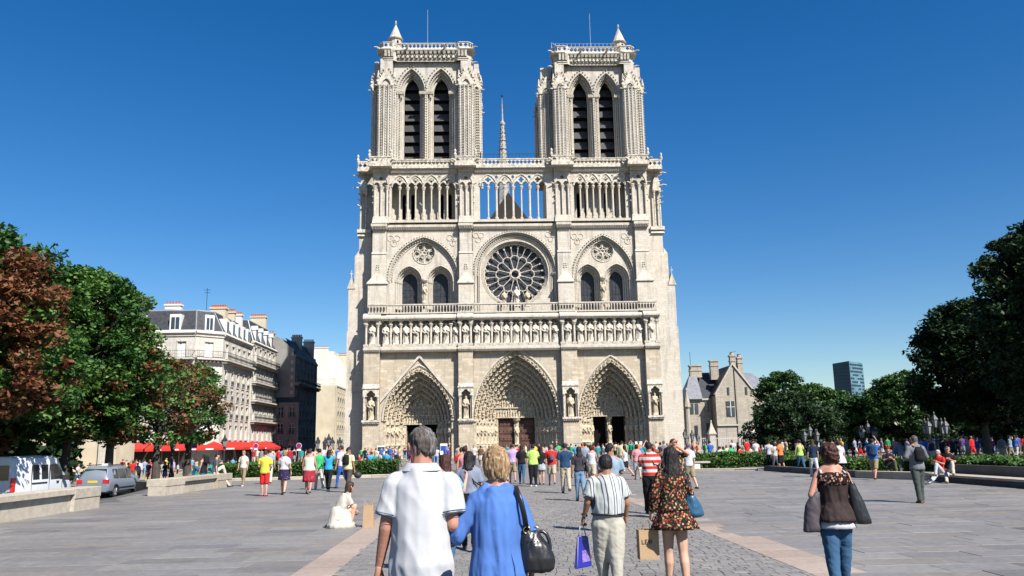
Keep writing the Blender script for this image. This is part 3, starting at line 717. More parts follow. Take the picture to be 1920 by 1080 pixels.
    for s in (-1, 1):
        x0_, x1_ = (dcx-hw, dcx-tr) if s < 0 else (dcx+tr, dcx+hw)
        dm = MB()
        if doors['closed']:
            for q in range(5):
                z0_ = q*(zl-0.2)/5; dm.box(x0_, x1_, yb+0.45, yb+0.6, z0_+0.03, z0_+(zl-0.2)/5-0.03)
                dm.box(x0_+0.15, x1_-0.15, yb+0.38, yb+0.46, z0_+0.2, z0_+(zl-0.2)/5-0.22)
                for r_ in range(4): dm.knob((x0_+(x1_-x0_)*(r_+0.5)/4, yb+0.4, z0_+0.5), 0.17)
            dm.box(x0_, x1_, yb+0.58, yb+0.64, 0, zl)
            dm.build('door', M['door_wood'], cath)
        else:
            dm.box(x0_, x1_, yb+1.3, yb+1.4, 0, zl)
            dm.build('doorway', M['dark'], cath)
            dm2 = MB(); e = 0.12; xx = x0_+0.06 if s < 0 else x1_-0.06
            dm2.box(xx-0.06, xx+0.06, yb+0.5, yb+1.25, 0, zl-0.2); dm2.build('door', M['door_wood'], cath)
    # splayed jamb statues under little canopies, on an arcaded plinth
    for s in (-1, 1):
        pl = MB()
        pth = []
        for k in range(K+1):
            y0 = yf+(yb-yf)*k/K
            pth.append((cx+s*ak[k], y0))
        ring = [(x, y) for x, y in pth]
        n_st = K-1 if K <= 5 else K
        for j in range(n_st):
            t = (j+0.5)/n_st
            x = cx+s*(a-(a-ai-0.1)*t-0.14); y = yf+(yb-yf)*t+0.12
            put('statue', STATUES[(j*2+(s > 0)+int(abs(cx))) % 8], cath, (x, y-0.06, statue_z[0]), 0, (2.75, 2.75, statue_z[1]-statue_z[0]-0.35))
            mb = MB(); mb.box(x-0.28, x+0.28, y-0.34, y+0.3, statue_z[1]-0.3, statue_z[1]-0.02)
            mb.tbox(x-0.22, x+0.22, y-0.3, y+0.3, statue_z[1]-0.02, statue_z[1]+0.4, 0.1, 0.1, 0.1, 0)
            for q in range(3): mb.knob((x-0.18+0.18*q, y-0.36, statue_z[1]-0.32), 0.09)
            mb.build('canopy', CVL, cath)
            mb = MB(); mb.box(x-0.26, x+0.26, y-0.28, y+0.4, statue_z[0]-0.42, statue_z[0]-0.05); mb.build('pedestal', CVL, cath)
            pl.tube([(x, y-0.12, 0.3), (x, y-0.12, statue_z[0]-0.7)], 0.07, 6)
            pl.tbox(x-0.1, x+0.1, y-0.2, y+0.3, statue_z[0]-0.75, statue_z[0]-0.42, -0.16, -0.16, 0, 0)
        q0 = (cx+s*(a+0.02), yf-0.05); q1 = (cx+s*(ai+0.1), yb)
        pl.add([(q0[0], q0[1], 0), (q1[0], q1[1], 0), (q1[0], q1[1], statue_z[0]-0.42), (q0[0], q0[1], statue_z[0]-0.42),
                (q0[0], q0[1]+0.9, statue_z[0]-0.42), (q1[0], q1[1]+0.9, statue_z[0]-0.42)], [(0, 1, 2, 3), (3, 2, 5, 4)])
        pl.build('plinth', CVL, cath)
portal(4.08, 6.0, 5.4, 9.3, 2.95, 6, dict(top=5.46, hw=2.62, tr=0.5, closed=True), 4.1)
portal(-9.5, 4.85, 5.2, 7.4, 2.35, 5, dict(top=4.75, hw=2.2, tr=0.42, closed=False), -9.4)
portal(17.35, 4.65, 5.2, 8.35, 2.4, 5, dict(top=5.45, hw=2.35, tr=0.42, closed=False), 17.45)
mb = MB()
ap = (-9.45, 14.1)
for ex, ez in ((-14.85, 8.0), (-4.3, 8.0)):
    d = Vector((ex-ap[0], 0, ez-ap[1])); nn = Vector((-d.z, 0, d.x)).normalized()*0.17*(1 if ex < ap[0] else -1)
    mb.prism([(ap[0], ap[1]+0.2), (ap[0], ap[1]-0.25), (ex, ez-0.35), (ex, ez+0.1)] if ex < ap[0] else [(ap[0], ap[1]-0.25), (ap[0], ap[1]+0.2), (ex, ez+0.1), (ex, ez-0.35)], [], 115.66, 116.0)
mb.build('gable_moulding', ST, cath)

# ---- string course below the kings
def stringcourse(name, segs, z0, z1, proj, mat=ST, kn=0.0, step=0.3, slope=0.0):
    mb = MB()
    for x0, x1, y in segs:
        mb.box(x0, x1, y-proj, y+0.6, (z0+z1)/2, z1)
        mb.tbox(x0+0.05, x1-0.05, y-proj*0.35, y+0.6, z0, (z0+z1)/2, -0.04, -0.04, -proj*0.5, 0)
        if slope: mb.tbox(x0, x1, y-proj, y+0.7, z1, z1+slope, 0, 0, proj+0.35, 0)
    o = mb.build(name, mat, cath)
    if kn:
        kb = MB()
        for x0, x1, y in segs:
            n = max(1, int((x1-x0)/step))
            for i in range(n):
                x = x0+(x1-x0)*(i+0.5)/n
                kb.knob((x, y-proj*0.75, z0+(z1-z0)*0.3), kn, 1.2)
                kb.knob((x+step*0.3, y-proj*0.6, z0+(z1-z0)*0.05), kn*0.7)
        kb.build('leaf_carving', CV, cath, kind='stuff')
    return o
low_segs = [(x0-0.06, x1+0.06, 115.0) for x0, x1 in PIERS_LOW] + [(x0+0.07, x1-0.07, 115.35) for x0, x1 in BAYS]
stringcourse('string_course', low_segs, 14.62, 15.15, 0.32, ST, 0.07, 0.26)

# ---- gallery of kings
kx = [(-16.0, 0)] + [(-14.15+1.405*k, 1) for k in range(8)] + [(-2.97, 0)] + [(-1.35+1.372*k, 1) for k in range(9)] + [(11.45, 0)] + [(13.25+1.375*k, 1) for k in range(7)] + [(23.2, 0)]
mb = MB(); mb.box(-16.9, 24.1, 116.7, 121.2, 14.7, 20.1); mb.build('gallery_wall', ST, cath)
mb = MB()
for x0, x1 in PIERS_LOW: mb.box(x0+0.0, x1, 114.95, 116.8, 15.15, 15.42)
for x0, x1 in BAYS: mb.box(x0+0.003, x1-0.003, 115.3, 116.8, 15.15, 15.40)
mb.build('gallery_floor', ST, cath)
colm = MB(); colm.lathe([(0.3, 0), (0.3, 0.24), (0.24, 0.3), (0.155, 0.42), (0.15, 2.72), (0.18, 2.76), (0.28, 3.02), (0.34, 3.06), (0.34, 3.2)], 0, 0, 0, 10)
colm.box(-0.33, 0.33, -0.33, 0.33, -0.02, 0.3)
col_me = colm.mesh('colonnette', smooth=False); col_me.materials.append(ST)
ped = MB(); ped.box(-0.4, 0.4, -0.34, 0.4, 0, 0.38); ped_me = ped.mesh('pedestal'); ped_me.materials.append(ST)
for i, (x, bay) in enumerate(kx):
    y = 115.75 if bay else 115.35
    put('king_statue', KINGS[(i*5+i//4) % 9], cath, (x, y, 15.80), R(((i*37) % 21)-10), (3.15+0.25*((i*7) % 3-1)*0.5, 3.0, 2.86))
    put('pedestal', ped_me, cath, (x, y, 15.4))
cols = []
for x0, x1 in PIERS_LOW: cols += [(x0+0.28, 115.25), (x1-0.28, 115.25)]
for a_, b_ in zip(kx, kx[1:]):
    if a_[1] and b_[1]: cols.append(((a_[0]+b_[0])/2, 115.62))
for x, y in cols: put('colonnette', col_me, cath, (x, y, 15.4))
def trefoil_head(cx, w_, z):
    """bottom notch, left to right"""
    p = []
    for (ox, oz, rr, a0, a1) in [(-0.27, 0.0, 0.2, 200, 90), (0.0, 0.2, 0.26, 165, 15), (0.27, 0.0, 0.2, 90, -20)]:
        for q in range(5):
            t = R(a0+(a1-a0)*q/4); p.append((cx+(ox+rr*math.cos(t))*w_, z+(oz+rr*math.sin(t))*w_))
    return p
mb = MB()
for x0, x1 in PIERS_LOW:
    c = (x0+x1)/2
    mb.prism([(x0-0.05, 18.6)] + trefoil_head(c, 1.25, 18.72) + [(x1+0.05, 18.6), (x1+0.05, 19.2), (x0-0.05, 19.2)], [], 114.95, 115.5)
for (x0, x1), ks in zip(BAYS, (kx[1:9], kx[10:19], kx[20:27])):
    o_ = [(x0+0.06, 18.6)]
    for x, _ in ks: o_ += trefoil_head(x, 1.2, 18.72)
    o_ += [(x1-0.06, 18.6), (x1-0.06, 19.2), (x0+0.06, 19.2)]
    mb.prism(o_, [], 115.32, 115.9)
mb.build('trefoil_arcade', CV, cath)
gal_segs = [(x0-0.12, x1+0.12, 114.95) for x0, x1 in PIERS_LOW] + [(x0+0.13, x1-0.13, 115.3) for x0, x1 in BAYS]
stringcourse('gallery_cornice', gal_segs, 19.05, 19.5, 0.42, ST, 0.075, 0.24, 0.6)

# ---- balustrade of the terrace
def flare(w_, h, t, arch=0.3, n=5):
    """a shaft that branches into half an arch on either side: x,z outline"""
    hw = w_/2; p = [(-t, 0), (t, 0), (t, h-arch)]
    for i in range(1, n+1):
        a = PI/2*i/n; p.append((t+(hw-t)*(1-math.cos(a)), h-arch+arch*0.75*math.sin(a)))
    p += [(hw, h), (-hw, h)]
    for i in range(n, 0, -1):
        a = PI/2*i/n; p.append((-t-(hw-t)*(1-math.cos(a)), h-arch+arch*0.75*math.sin(a)))
    p.append((-t, h-arch)); return p
bal = MB(); bal.prism(flare(0.42, 1.02, 0.055), [], -0.08, 0.08); bal.box(-0.085, 0.085, -0.1, 0.1, 0, 0.12)
bal_me = bal.mesh('baluster'); bal_me.materials.append(ST)
mb = MB()
runs = [(-16.6, -13.95, 115.2), (-13.95, -4.1, 115.42), (-4.1, -1.75, 115.2), (-1.75, 10.2, 115.42), (10.2, 12.6, 115.2), (12.6, 21.65, 115.42), (21.65, 24.15, 115.2)]
for x0, x1, y in runs:
    mb.box(x0+0.003, x1-0.003, y-0.16, y+0.16, 21.22, 21.4); mb.box(x0+0.003, x1-0.003, y-0.15, y+0.6, 20.02, 20.2)
    n = round((x1-x0)/0.42)
    for i in range(n): put('baluster', bal_me, cath, (x0+(x1-x0)*(i+0.5)/n, y, 20.2), 0, ((x1-x0)/n/0.42, 1, 1))
mb.build('balustrade_rail', ST, cath)

# ---- rose storey
PM1 = [(-16.75, -14.1), (-3.92, -1.82), (10.28, 12.45), (21.6, 23.9)]
PM2 = [(-16.3, -14.2), (-3.82, -1.9), (10.33, 12.32), (21.62, 23.6)]
for i in range(4):
    mb = MB(); x0, x1 = PM1[i]; u0, u1 = PM2[i]; c = (x0+x1)/2
    mb.box(x0, x1, 115.65, 119.5, 19.9, 24.4); mb.box(x0-0.16, x1+0.16, 115.45, 116.3, 24.38, 24.52)
    mb.add([(x0-0.16, 115.45, 24.52), (x1+0.16, 115.45, 24.52), (x1+0.16, 116.3, 24.52), (x0-0.16, 116.3, 24.52), (c, 116.1, 26.4)], [(0, 1, 4), (1, 2, 4), (2, 3, 4), (3, 0, 4)])
    mb.box(u0, u1, 115.95, 119.5, 24.4, 28.9)
    mb.tbox(u0-0.03, u1+0.03, 115.85, 119.5, 28.84, 29.15, 0.03, 0.03, 0.25, 0)
    mb.box(u0+0.08, u1-0.08, 116.08, 119.5, 29.1, 32.5)
    mb.build('pier', ST, cath)
    mb = MB(); mb.tube([(c, 116.0, 26.2), (c, 116.0, 27.35)], [0.07, 0.04], 6)
    for k in range(3):
        for s in (-1, 1): mb.tube([(c, 116.0, 26.45+0.3*k), (c+s*(0.24-0.05*k), 115.9, 26.62+0.3*k)], [0.06, 0.09], 5)
    mb.build('finial', CV, cath)
def recess(cx, a, zs, h, x0, x1, y, t=0.5):
    """front wall of one bay of the rose storey, pierced by its big arch"""
    mb = MB()
    out = [(x0, 20.0), (cx-a, 20.0)] + list(reversed(arc_pts(cx, a, zs, h, 18))) + [(cx+a, 20.0), (x1, 20.0), (x1, 32.5), (x0, 32.5)]
    mb.prism(out, [], y, y+t); mb.build('wall', ST, cath)
def beads(pts, y, r, step, name='bead_moulding'):
    mb = MB()
    for (x, z, dx, dz) in along(pts, step): mb.knob((x, y, z), r)
    mb.build(name, CV, cath, kind='stuff')
def lancet(cx, a_out, h_out, a_in, h_in, z0, zs, y0, y1, K=4, glass='window'):
    ak = [a_out+(a_in-a_out)*k/K for k in range(K+1)]; hk = [h_out+(h_in-h_out)*k/K for k in range(K+1)]
    for k in range(K):
        mb = MB(); ya, yb = y0+(y1-y0)*k/K, y0+(y1-y0)*(k+1)/K
        order(mb, cx, ak[k]+(0.07 if k else 0.01), hk[k]+(0.07 if k else 0.01), ak[k+1]+0.06, hk[k+1]+0.06, z0, zs, ya, yb+0.01, 12)
        mb.tube(path3(arc_pts(cx, ak[k+1]+0.08, zs, hk[k+1]+0.08, 12), ya+0.02), 0.07, 6, False)
        for s in (-1, 1):
            xx = cx+s*(ak[k+1]+0.13); mb.tube([(xx, ya+0.02, z0), (xx, ya+0.02, zs-0.3)], 0.08, 6)
            mb.lathe([(0.08, 0), (0.16, 0.22), (0.18, 0.3)], xx, ya+0.02, zs-0.3, 7)
        mb.build('arch_order', ST, cath)
    if glass:
        mb = MB(); mb.prism(opening(cx, a_in+0.07, z0, zs, h_in+0.07, 12), [], y1, y1+0.06); wn = mb.build(glass, M['glass_dark'], cath)
        mb = MB()
        for q in range(1, 5): mb.box(cx-a_in, cx+a_in, y1-0.03, y1-0.003, z0+(zs-z0)*q/4-0.02, z0+(zs-z0)*q/4+0.02)
        for q in (-1, 0, 1): mb.box(cx+q*a_in*0.5-0.015, cx+q*a_in*0.5+0.015, y1-0.06, y1-0.032, z0, zs+h_in*0.6)
        mb.build('glazing_bar', M['iron'], wn)
def side_bay(x0, x1, cx, a, lx, rx, la):
    recess(cx, a, 25.0, 6.4, x0, x1, 116.6)
    pts = arc_pts(cx, a, 25.0, 6.4, 20)
    beads(arc_pts(cx, a+0.22, 25.0, 6.65, 20), 116.5, 0.12, 0.42); beads(arc_pts(cx, a-0.28, 25.0, 6.1, 20), 116.75, 0.11, 0.4)
    mb = MB(); mb.tube(path3(arc_pts(cx, a+0.02, 25.0, 6.42, 20), 116.56), 0.09, 6, False)
    mb.tube(path3(arc_pts(cx, a-0.1, 25.0, 6.3, 20), 116.85), 0.08, 6, False)
    mb.tube(path3(arc_pts(cx, a-0.5, 25.0, 5.85, 20), 117.02), 0.08, 6, False); mb.build('arch_mould', ST, cath)
    # inner wall with two lancets and a small blind rose
    mb = MB()
    hl = opening(lx, 2.0, 20.0, 25.0, 2.45, 12); hr = opening(rx, 2.0, 20.0, 25.0, 2.45, 12)
    outer = [(cx-a-0.3, 20.0), (lx-2.0, 20.0)] + list(reversed(arc_pts(lx, 2.0, 25.0, 2.45, 12)))
    if rx-lx > 4.01: outer += [(lx+2.0, 20.0), (rx-2.0, 20.0)]
    outer += list(reversed(arc_pts(rx, 2.0, 25.0, 2.45, 12))) + [(rx+2.0, 20.0), (cx+a+0.3, 20.0), (cx+a+0.3, 32.3), (cx-a-0.3, 32.3)]
    rose = [(cx+0.02+1.55*math.cos(2*PI*i/28), 29.15+1.55*math.sin(2*PI*i/28)) for i in range(28)]
    mb.prism(outer, [rose], 117.1, 117.4); mb.build('wall', ST, cath)
    lancet(lx, 2.0, 2.45, la, 1.35, 21.0, 25.0, 117.1, 118.6, 4); lancet(rx, 2.0, 2.45, la, 1.35, 21.0, 25.0, 117.1, 118.6, 4)
    for c_ in (lx, rx): beads(arc_pts(c_, 1.72, 25.0, 2.1, 14), 117.25, 0.1, 0.36)
    mb = MB(); mb.box(cx-1.8, cx+1.8, 117.75, 117.85, 27.4, 31.0); mb.build('rose_backing', CV, cath)
    mb = MB(); r0 = cx+0.02; z0 = 29.15
    circ = lambda rr, n=24, y=117.2: [(r0+rr*math.cos(2*PI*i/n), y, z0+rr*math.sin(2*PI*i/n)) for i in range(n+1)]
    mb.tube(circ(1.6, y=117.1), 0.1, 6, False); mb.tube(circ(0.3, 12, 117.35), 0.1, 6, False)
    for k in range(6):
        t = PI/2+PI*k/3; mb.tube([(r0+0.3*math.cos(t), 117.35, z0+0.3*math.sin(t)), (r0+1.5*math.cos(t), 117.35, z0+1.5*math.sin(t))], 0.09, 6)
        t += PI/6; px, pz = r0+1.02*math.cos(t), z0+1.02*math.sin(t)
        mb.tube([(px+0.38*math.cos(2*PI*i/10), 117.4, pz+0.38*math.sin(2*PI*i/10)) for i in range(11)], 0.07, 5, False)
    for k in range(18):
        t = 2*PI*k/18; mb.knob((r0+1.42*math.cos(t), 117.25, z0+1.42*math.sin(t)), 0.12)
    mb.build('blind_rose', CV, cath)
    put('statue', STATUES[3], cath, ((lx+rx)/2, 116.95, 21.9), 0, (2.4, 2.4, 2.7))
    mb = MB(); xm = (lx+rx)/2
    mb.lathe([(0.14, 0), (0.2, 0.1), (0.34, 0.55), (0.36, 0.7)], xm, 116.95, 21.2, 8); mb.lathe([(0.1, 0), (0.4, 0.3), (0.42, 0.5), (0.3, 0.55)], xm, 116.95, 24.75, 8)
    for s in (-1, 1): mb.tube([(xm+s*0.3, 117.0, 20.2), (xm+s*0.3, 117.0, 24.7)], 0.09, 6)
    mb.build('bracket', CV, cath)
    mb = MB()
    for s in (-1, 1):
        bx, bz = cx+s*(a-0.75), 30.9
        for ox, oz in ((-0.45, 0.35), (0.45, 0.35), (0, -0.42)):
            mb.tube([(bx+ox+0.42*math.cos(2*PI*i/14), 116.58, bz+oz+0.42*math.sin(2*PI*i/14)) for i in range(15)], 0.06, 5, False)
            mb.knob((bx+ox*0.4, 116.55, bz+oz*0.4), 0.12)
    mb.build('trefoil_ornament', CV, cath)
side_bay(-14.2, -3.85, -8.95, 5.0, -11.05, -6.6, 1.07)
side_bay(12.35, 21.65, 17.0, 4.42, 14.78, 18.95, 0.97)
# centre: the great rose
RX, RZ = 4.22, 26.0
recess(RX, 5.75, 26.2, 5.75, -1.88, 10.35, 116.6)
beads(arc_pts(RX, 6.0, 26.2, 6.0, 24), 116.48, 0.12, 0.4); beads(arc_pts(RX, 5.45, 26.2, 5.45, 24), 116.85, 0.1, 0.34)
mb = MB()
for rr, y in ((5.8, 116.55), (5.62, 116.75), (5.3, 117.0), (5.1, 117.1)): mb.tube([(RX+rr, y, 20.2)] + path3(arc_pts(RX, rr, 26.2, rr, 24), y) + [(RX-rr, y, 20.2)], 0.085, 6, False)
for s in (-1, 1):
    for q in range(2): mb.lathe([(0.1, 0), (0.22, 0.3), (0.24, 0.4)], RX+s*(5.8-0.35*q), 116.6+0.3*q, 25.6, 8)
mb.build('arch_mould', ST, cath)
circ = lambda rr, n=48: [(RX+rr*math.cos(2*PI*i/n), RZ+rr*math.sin(2*PI*i/n)) for i in range(n)]
mb = MB(); mb.prism([(RX-6.2, 20.0), (RX+6.2, 20.0), (RX+6.2, 32.4), (RX-6.2, 32.4)], [circ(5.0)], 117.15, 117.5); mb.build('wall', ST, cath)
for k in range(3):
    mb = MB(); r0, r1 = 5.0-0.16*k, 5.0-0.16*(k+1)+0.0; ya, yb = 117.16+0.22*k, 117.16+0.22*(k+1)
    n = 48; A, B = circ(r0), circ(r1)
    vs = [(x, ya, z) for x, z in A]+[(x, ya, z) for x, z in B]+[(x, yb, z) for x, z in B]
    mb.add(vs, [(i, (i+1) % n, (i+1) % n+n, i+n) for i in range(n)]+[(i+n, (i+1) % n+n, (i+1) % n+2*n, i+2*n) for i in range(n)])
    mb.tube([(x, ya, z) for x, z in B+[B[0]]], 0.06, 5, False); mb.build('ring_mould', ST, cath)
mb = MB(); mb.prism(circ(4.6), [], 118.2, 118.26)
gl = mb.build('rose_glass', M['glass_dark'], cath)
def ringtube(mb, rr, y, r, n=48): mb.tube([(RX+rr*math.cos(2*PI*i/n), y, RZ+rr*math.sin(2*PI*i/n)) for i in range(n+1)], r, 6, False)
mb = MB(); ringtube(mb, 4.5, 117.85, 0.13); ringtube(mb, 0.62, 117.75, 0.1, 20); ringtube(mb, 0.78, 117.8, 0.07, 20); mb.build('tracery_ring', CV, cath)
rwin = MB(); rwin.tube([(0.7, 0, 0), (2.45, 0, 0)], 0.065, 6); sp1 = rwin.mesh('inner_spoke'); sp1.materials.append(CV)
rwin = MB(); rwin.tube([(2.7, 0, 0), (4.15, 0, 0)], 0.05, 6); rwin.lathe([(0.1, -0.1), (0.1, 0.1)], 2.72, 0, 0, 6)
rwin.box(3.85, 4.05, -0.1, 0.1, -0.1, 0.1); sp2 = rwin.mesh('outer_spoke'); sp2.materials.append(CV)
def petal(r, da, y, rb, n=8):
    m_ = MB(); w_ = r*math.tan(da/2); pts = []
    for i in range(n+1):
        t = PI*i/n; pts.append((r+w_*0.9*math.sin(t)*(0.9), 0, -w_*math.cos(t)))
    m_.tube(pts, rb, 5, False); m_.knob((r+w_*0.3, 0, w_*0.75), rb*1.4); m_.knob((r+w_*0.3, 0, -w_*0.75), rb*1.4)
    return m_
p1 = petal(2.3, 2*PI/12, 0, 0.065).mesh('inner_petal'); p1.materials.append(CV)
p2 = petal(4.0, 2*PI/24, 0, 0.055).mesh('outer_petal'); p2.materials.append(CV)
def spin(name, me, t):
    o = put(name, me, cath, (RX, 117.85, RZ)); o.rotation_euler = (0, -t, 0); return o
for k in range(12):
    spin('spoke', sp1, 2*PI*k/12+PI/12); spin('petal', p1, 2*PI*k/12)
for k in range(24):
    spin('spoke', sp2, 2*PI*k/24+PI/24); spin('petal', p2, 2*PI*k/24)
for dx, sc_, k in ((0, 2.95, 1), (-1.75, 2.4, 4), (1.55, 2.4, 2)):
    put('statue', KINGS[k] if dx == 0 else STATUES[k], cath, (RX+0.1+dx, 116.2, 21.0), 0, (sc_, sc_, sc_*0.98))
mb = MB()
for s in (-1, 1):
    bx, bz = RX+s*5.25, 31.3
    for ox, oz in ((-0.4, 0.3), (0.4, 0.3), (0, -0.4)):
        mb.tube([(bx+ox+0.38*math.cos(2*PI*i/14), 116.58, bz+oz+0.38*math.sin(2*PI*i/14)) for i in range(15)], 0.06, 5, False)
mb.build('trefoil_ornament', CV, cath)

# ---- ledge above
up_segs = [(x0-0.1, x1+0.1, 115.85) for x0, x1 in PM2] + [(-14.1, -3.92, 116.55), (-1.8, 10.23, 116.55), (12.42, 21.52, 116.55)]
stringcourse('string_course', up_segs, 32.45, 33.15, 0.42, ST, 0.1, 0.34, 0.35)

# ---- tall open gallery
PC = [(-16.25, -13.9), (-3.85, -1.65), (10.1, 12.45), (21.3, 23.75)]
tc_m = MB(); tc_m.lathe([(0.24, 0), (0.24, 0.22), (0.12, 0.4), (0.115, 4.5), (0.15, 4.55), (0.26, 4.85), (0.3, 4.9), (0.3, 5.02)], 0, 0, 0, 9)
tall_me = tc_m.mesh('column'); tall_me.materials.append(ST)
tm = MB(); tm.lathe([(0.3, 0), (0.3, 0.25), (0.17, 0.45), (0.165, 4.45), (0.2, 4.5), (0.32, 4.85), (0.36, 4.9), (0.36, 5.02)], 0, 0, 0, 9)
stout_me = tm.mesh('column'); stout_me.materials.append(ST)
def quatre(cx, cz, r, n=16): return [(cx+r*(0.6+0.45*abs(math.cos(2*(2*PI*i/n))))*math.cos(2*PI*i/n), cz+r*(0.6+0.45*abs(math.cos(2*(2*PI*i/n))))*math.sin(2*PI*i/n)) for i in range(n)]
def arcade(x0, x1, nb, y, name):
    """tracery plate over nb pairs of small arches between x0 and x1, columns below"""
    wb = (x1-x0)/nb; zc = 38.8
    bottom = []; holes = []
    for b in range(nb):
        for s in (0, 1):
            c = x0+wb*(b+0.25+0.5*s); hw = wb*0.25-0.1
            bottom += [(c-hw, zc)] + list(reversed([(p[0], p[1]) for p in arc_pts(c, hw, zc+0.02, hw*1.35, 4)]))[1:-1] + [(c+hw, zc)]
        holes.append(quatre(x0+wb*(b+0.5), zc+1.02, wb*0.17, 16))
        if b < nb-1: holes.append(quatre(x0+wb*(b+1), zc+1.42, wb*0.11, 12))
    mb = MB(); mb.prism([(x0, zc)]+bottom+[(x1, zc), (x1, 40.75), (x0, 40.75)], holes, y, y+0.34)
    for b in range(nb):
        mb.tube(path3(arc_pts(x0+wb*(b+0.5), wb*0.5, zc+0.05, 1.75, 10), y-0.05), 0.085, 6, False)
        for s in (0, 1): mb.tube(path3(arc_pts(x0+wb*(b+0.25+0.5*s), wb*0.25-0.06, zc+0.02, (wb*0.25-0.06)*1.4, 5), y-0.04), 0.06, 5, False)
        mb.knob((x0+wb*(b+0.5), y-0.1, zc+0.3), 0.16); mb.knob((x0+wb*b, y-0.1, zc+0.5), 0.15)
    mb.build(name, CV, cath)
    for b in range(nb+1):
        if 0 < b < nb: put('column', stout_me, cath, (x0+wb*b, y+0.16, 33.8))
        if b < nb: put('column', tall_me, cath, (x0+wb*(b+0.5), y+0.16, 33.8))
arcade(-13.55, -4.35, 4, 116.1, 'tracery'); arcade(-0.75, 8.95, 4, 116.1, 'tracery'); arcade(13.0, 20.6, 4, 116.1, 'tracery')
mb = MB()
for x0, x1 in ((-14.05, -3.8), (-1.7, 10.15), (12.4, 21.35)):
    mb.box(x0, x1, 115.95, 117.0, 33.45, 33.82)
mb.box(-1.7, -0.75, 116.1, 116.5, 33.8, 40.75); mb.box(8.95, 10.12, 116.1, 116.5, 33.8, 40.75)
mb.box(-4.35, -3.82, 116.3, 116.5, 33.8, 40.75); mb.box(12.42, 13.0, 116.1, 116.5, 33.8, 40.75); mb.box(-13.9, -13.55, 116.1, 116.5, 33.8, 40.75); mb.box(20.6, 21.3, 116.5, 116.9, 33.8, 40.75)
for x0, x1 in ((-14.05, -3.8), (-1.7, 10.15), (12.4, 21.35)):
    mb.box(x0, x1, 116.05, 117.6, 40.75, 41.3)
mb.build('gallery_frame', ST, cath)
mb = MB()      # back walls of the side galleries, paired slits
for x0, x1, slits in ((-14.2, -3.7, [-12.0, -10.7, -6.4, -5.2]), (12.3, 21.6, [13.9, 15.1, 18.0, 19.2])):
    z0, z1 = 34.6, 38.1; mb = MB()
    xs = [x0]+[v for s in slits for v in (s-0.27, s+0.27)]+[x1]
    for i in range(0, len(xs), 2): mb.box(xs[i], xs[i+1], 118.6, 119.4, 33.3, 41.2)
    for s in slits:
        mb.box(s-0.27, s+0.27, 118.6, 119.4, 33.3, z0); mb.prism([(s-0.27, 41.2), (s-0.27, z1)]+list(reversed(arc_pts(s, 0.27, z1, 0.45, 5)))[1:-1]+[(s+0.27, z1), (s+0.27, 41.2)], [], 118.6, 119.4)
    mb.build('gallery_wall', ST, cath)
mb = MB()
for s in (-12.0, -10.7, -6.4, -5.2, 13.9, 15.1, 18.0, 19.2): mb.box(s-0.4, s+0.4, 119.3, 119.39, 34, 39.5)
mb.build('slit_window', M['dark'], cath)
for x0, x1 in PC:
    mb = MB(); c = (x0+x1)/2; w2 = (x1-x0)
    mb.box(x0+0.12, x1-0.12, 116.15, 119.6, 33.2, 41.3)
    mb.tbox(x0-0.02, x1+0.02, 115.5, 117.0, 33.3, 34.3, 0.12, 0.12, 0.2, 0)
    out = [(x0+0.02, 38.9)]
    for s in (0, 1):
        cc = x0+w2*(0.25+0.5*s); hw = w2*0.25-0.14
        out += [(cc-hw, 38.9)]+list(reversed(arc_pts(cc, hw, 38.92, hw*1.2, 4)))[1:-1]+[(cc+hw, 38.9)]
    out += [(x1-0.02, 38.9), (x1-0.02, 40.9), (x0+0.02, 40.9)]
    mb.prism(out, [quatre(c, 40.0, 0.3, 12)], 115.7, 116.16)
    mb.tube(path3(arc_pts(c, w2*0.42, 39.1, 1.5, 8), 115.66), 0.08, 6, False)
    mb.build('pier', ST, cath)
    for s in (-1, 0, 1): put('column', stout_me if s else tall_me, cath, (c+s*(w2/2-0.28), 115.92, 33.92))
# crockets down the pier edges
mb = MB()
for x0, x1 in PC:
    for xx in (x0, x1):
        for k in range(5): mb.knob((xx, 115.9, 36.4+k*0.95), 0.15)
        mb.tube([(xx, 115.9, 39.1), (xx+(0.5 if xx == x1 else -0.5), 115.5, 39.2)], [0.13, 0.07], 5)
mb.build('crockets', CV, cath, kind='stuff')
top_segs = [(x0-0.05, x1+0.05, 115.55) for x0, x1 in PC] + [(-13.84, -3.92, 116.0), (-1.58, 10.03, 116.0), (12.52, 21.22, 116.0)]
stringcourse('string_course', top_segs, 40.9, 41.45, 0.3, ST, 0.09, 0.3)
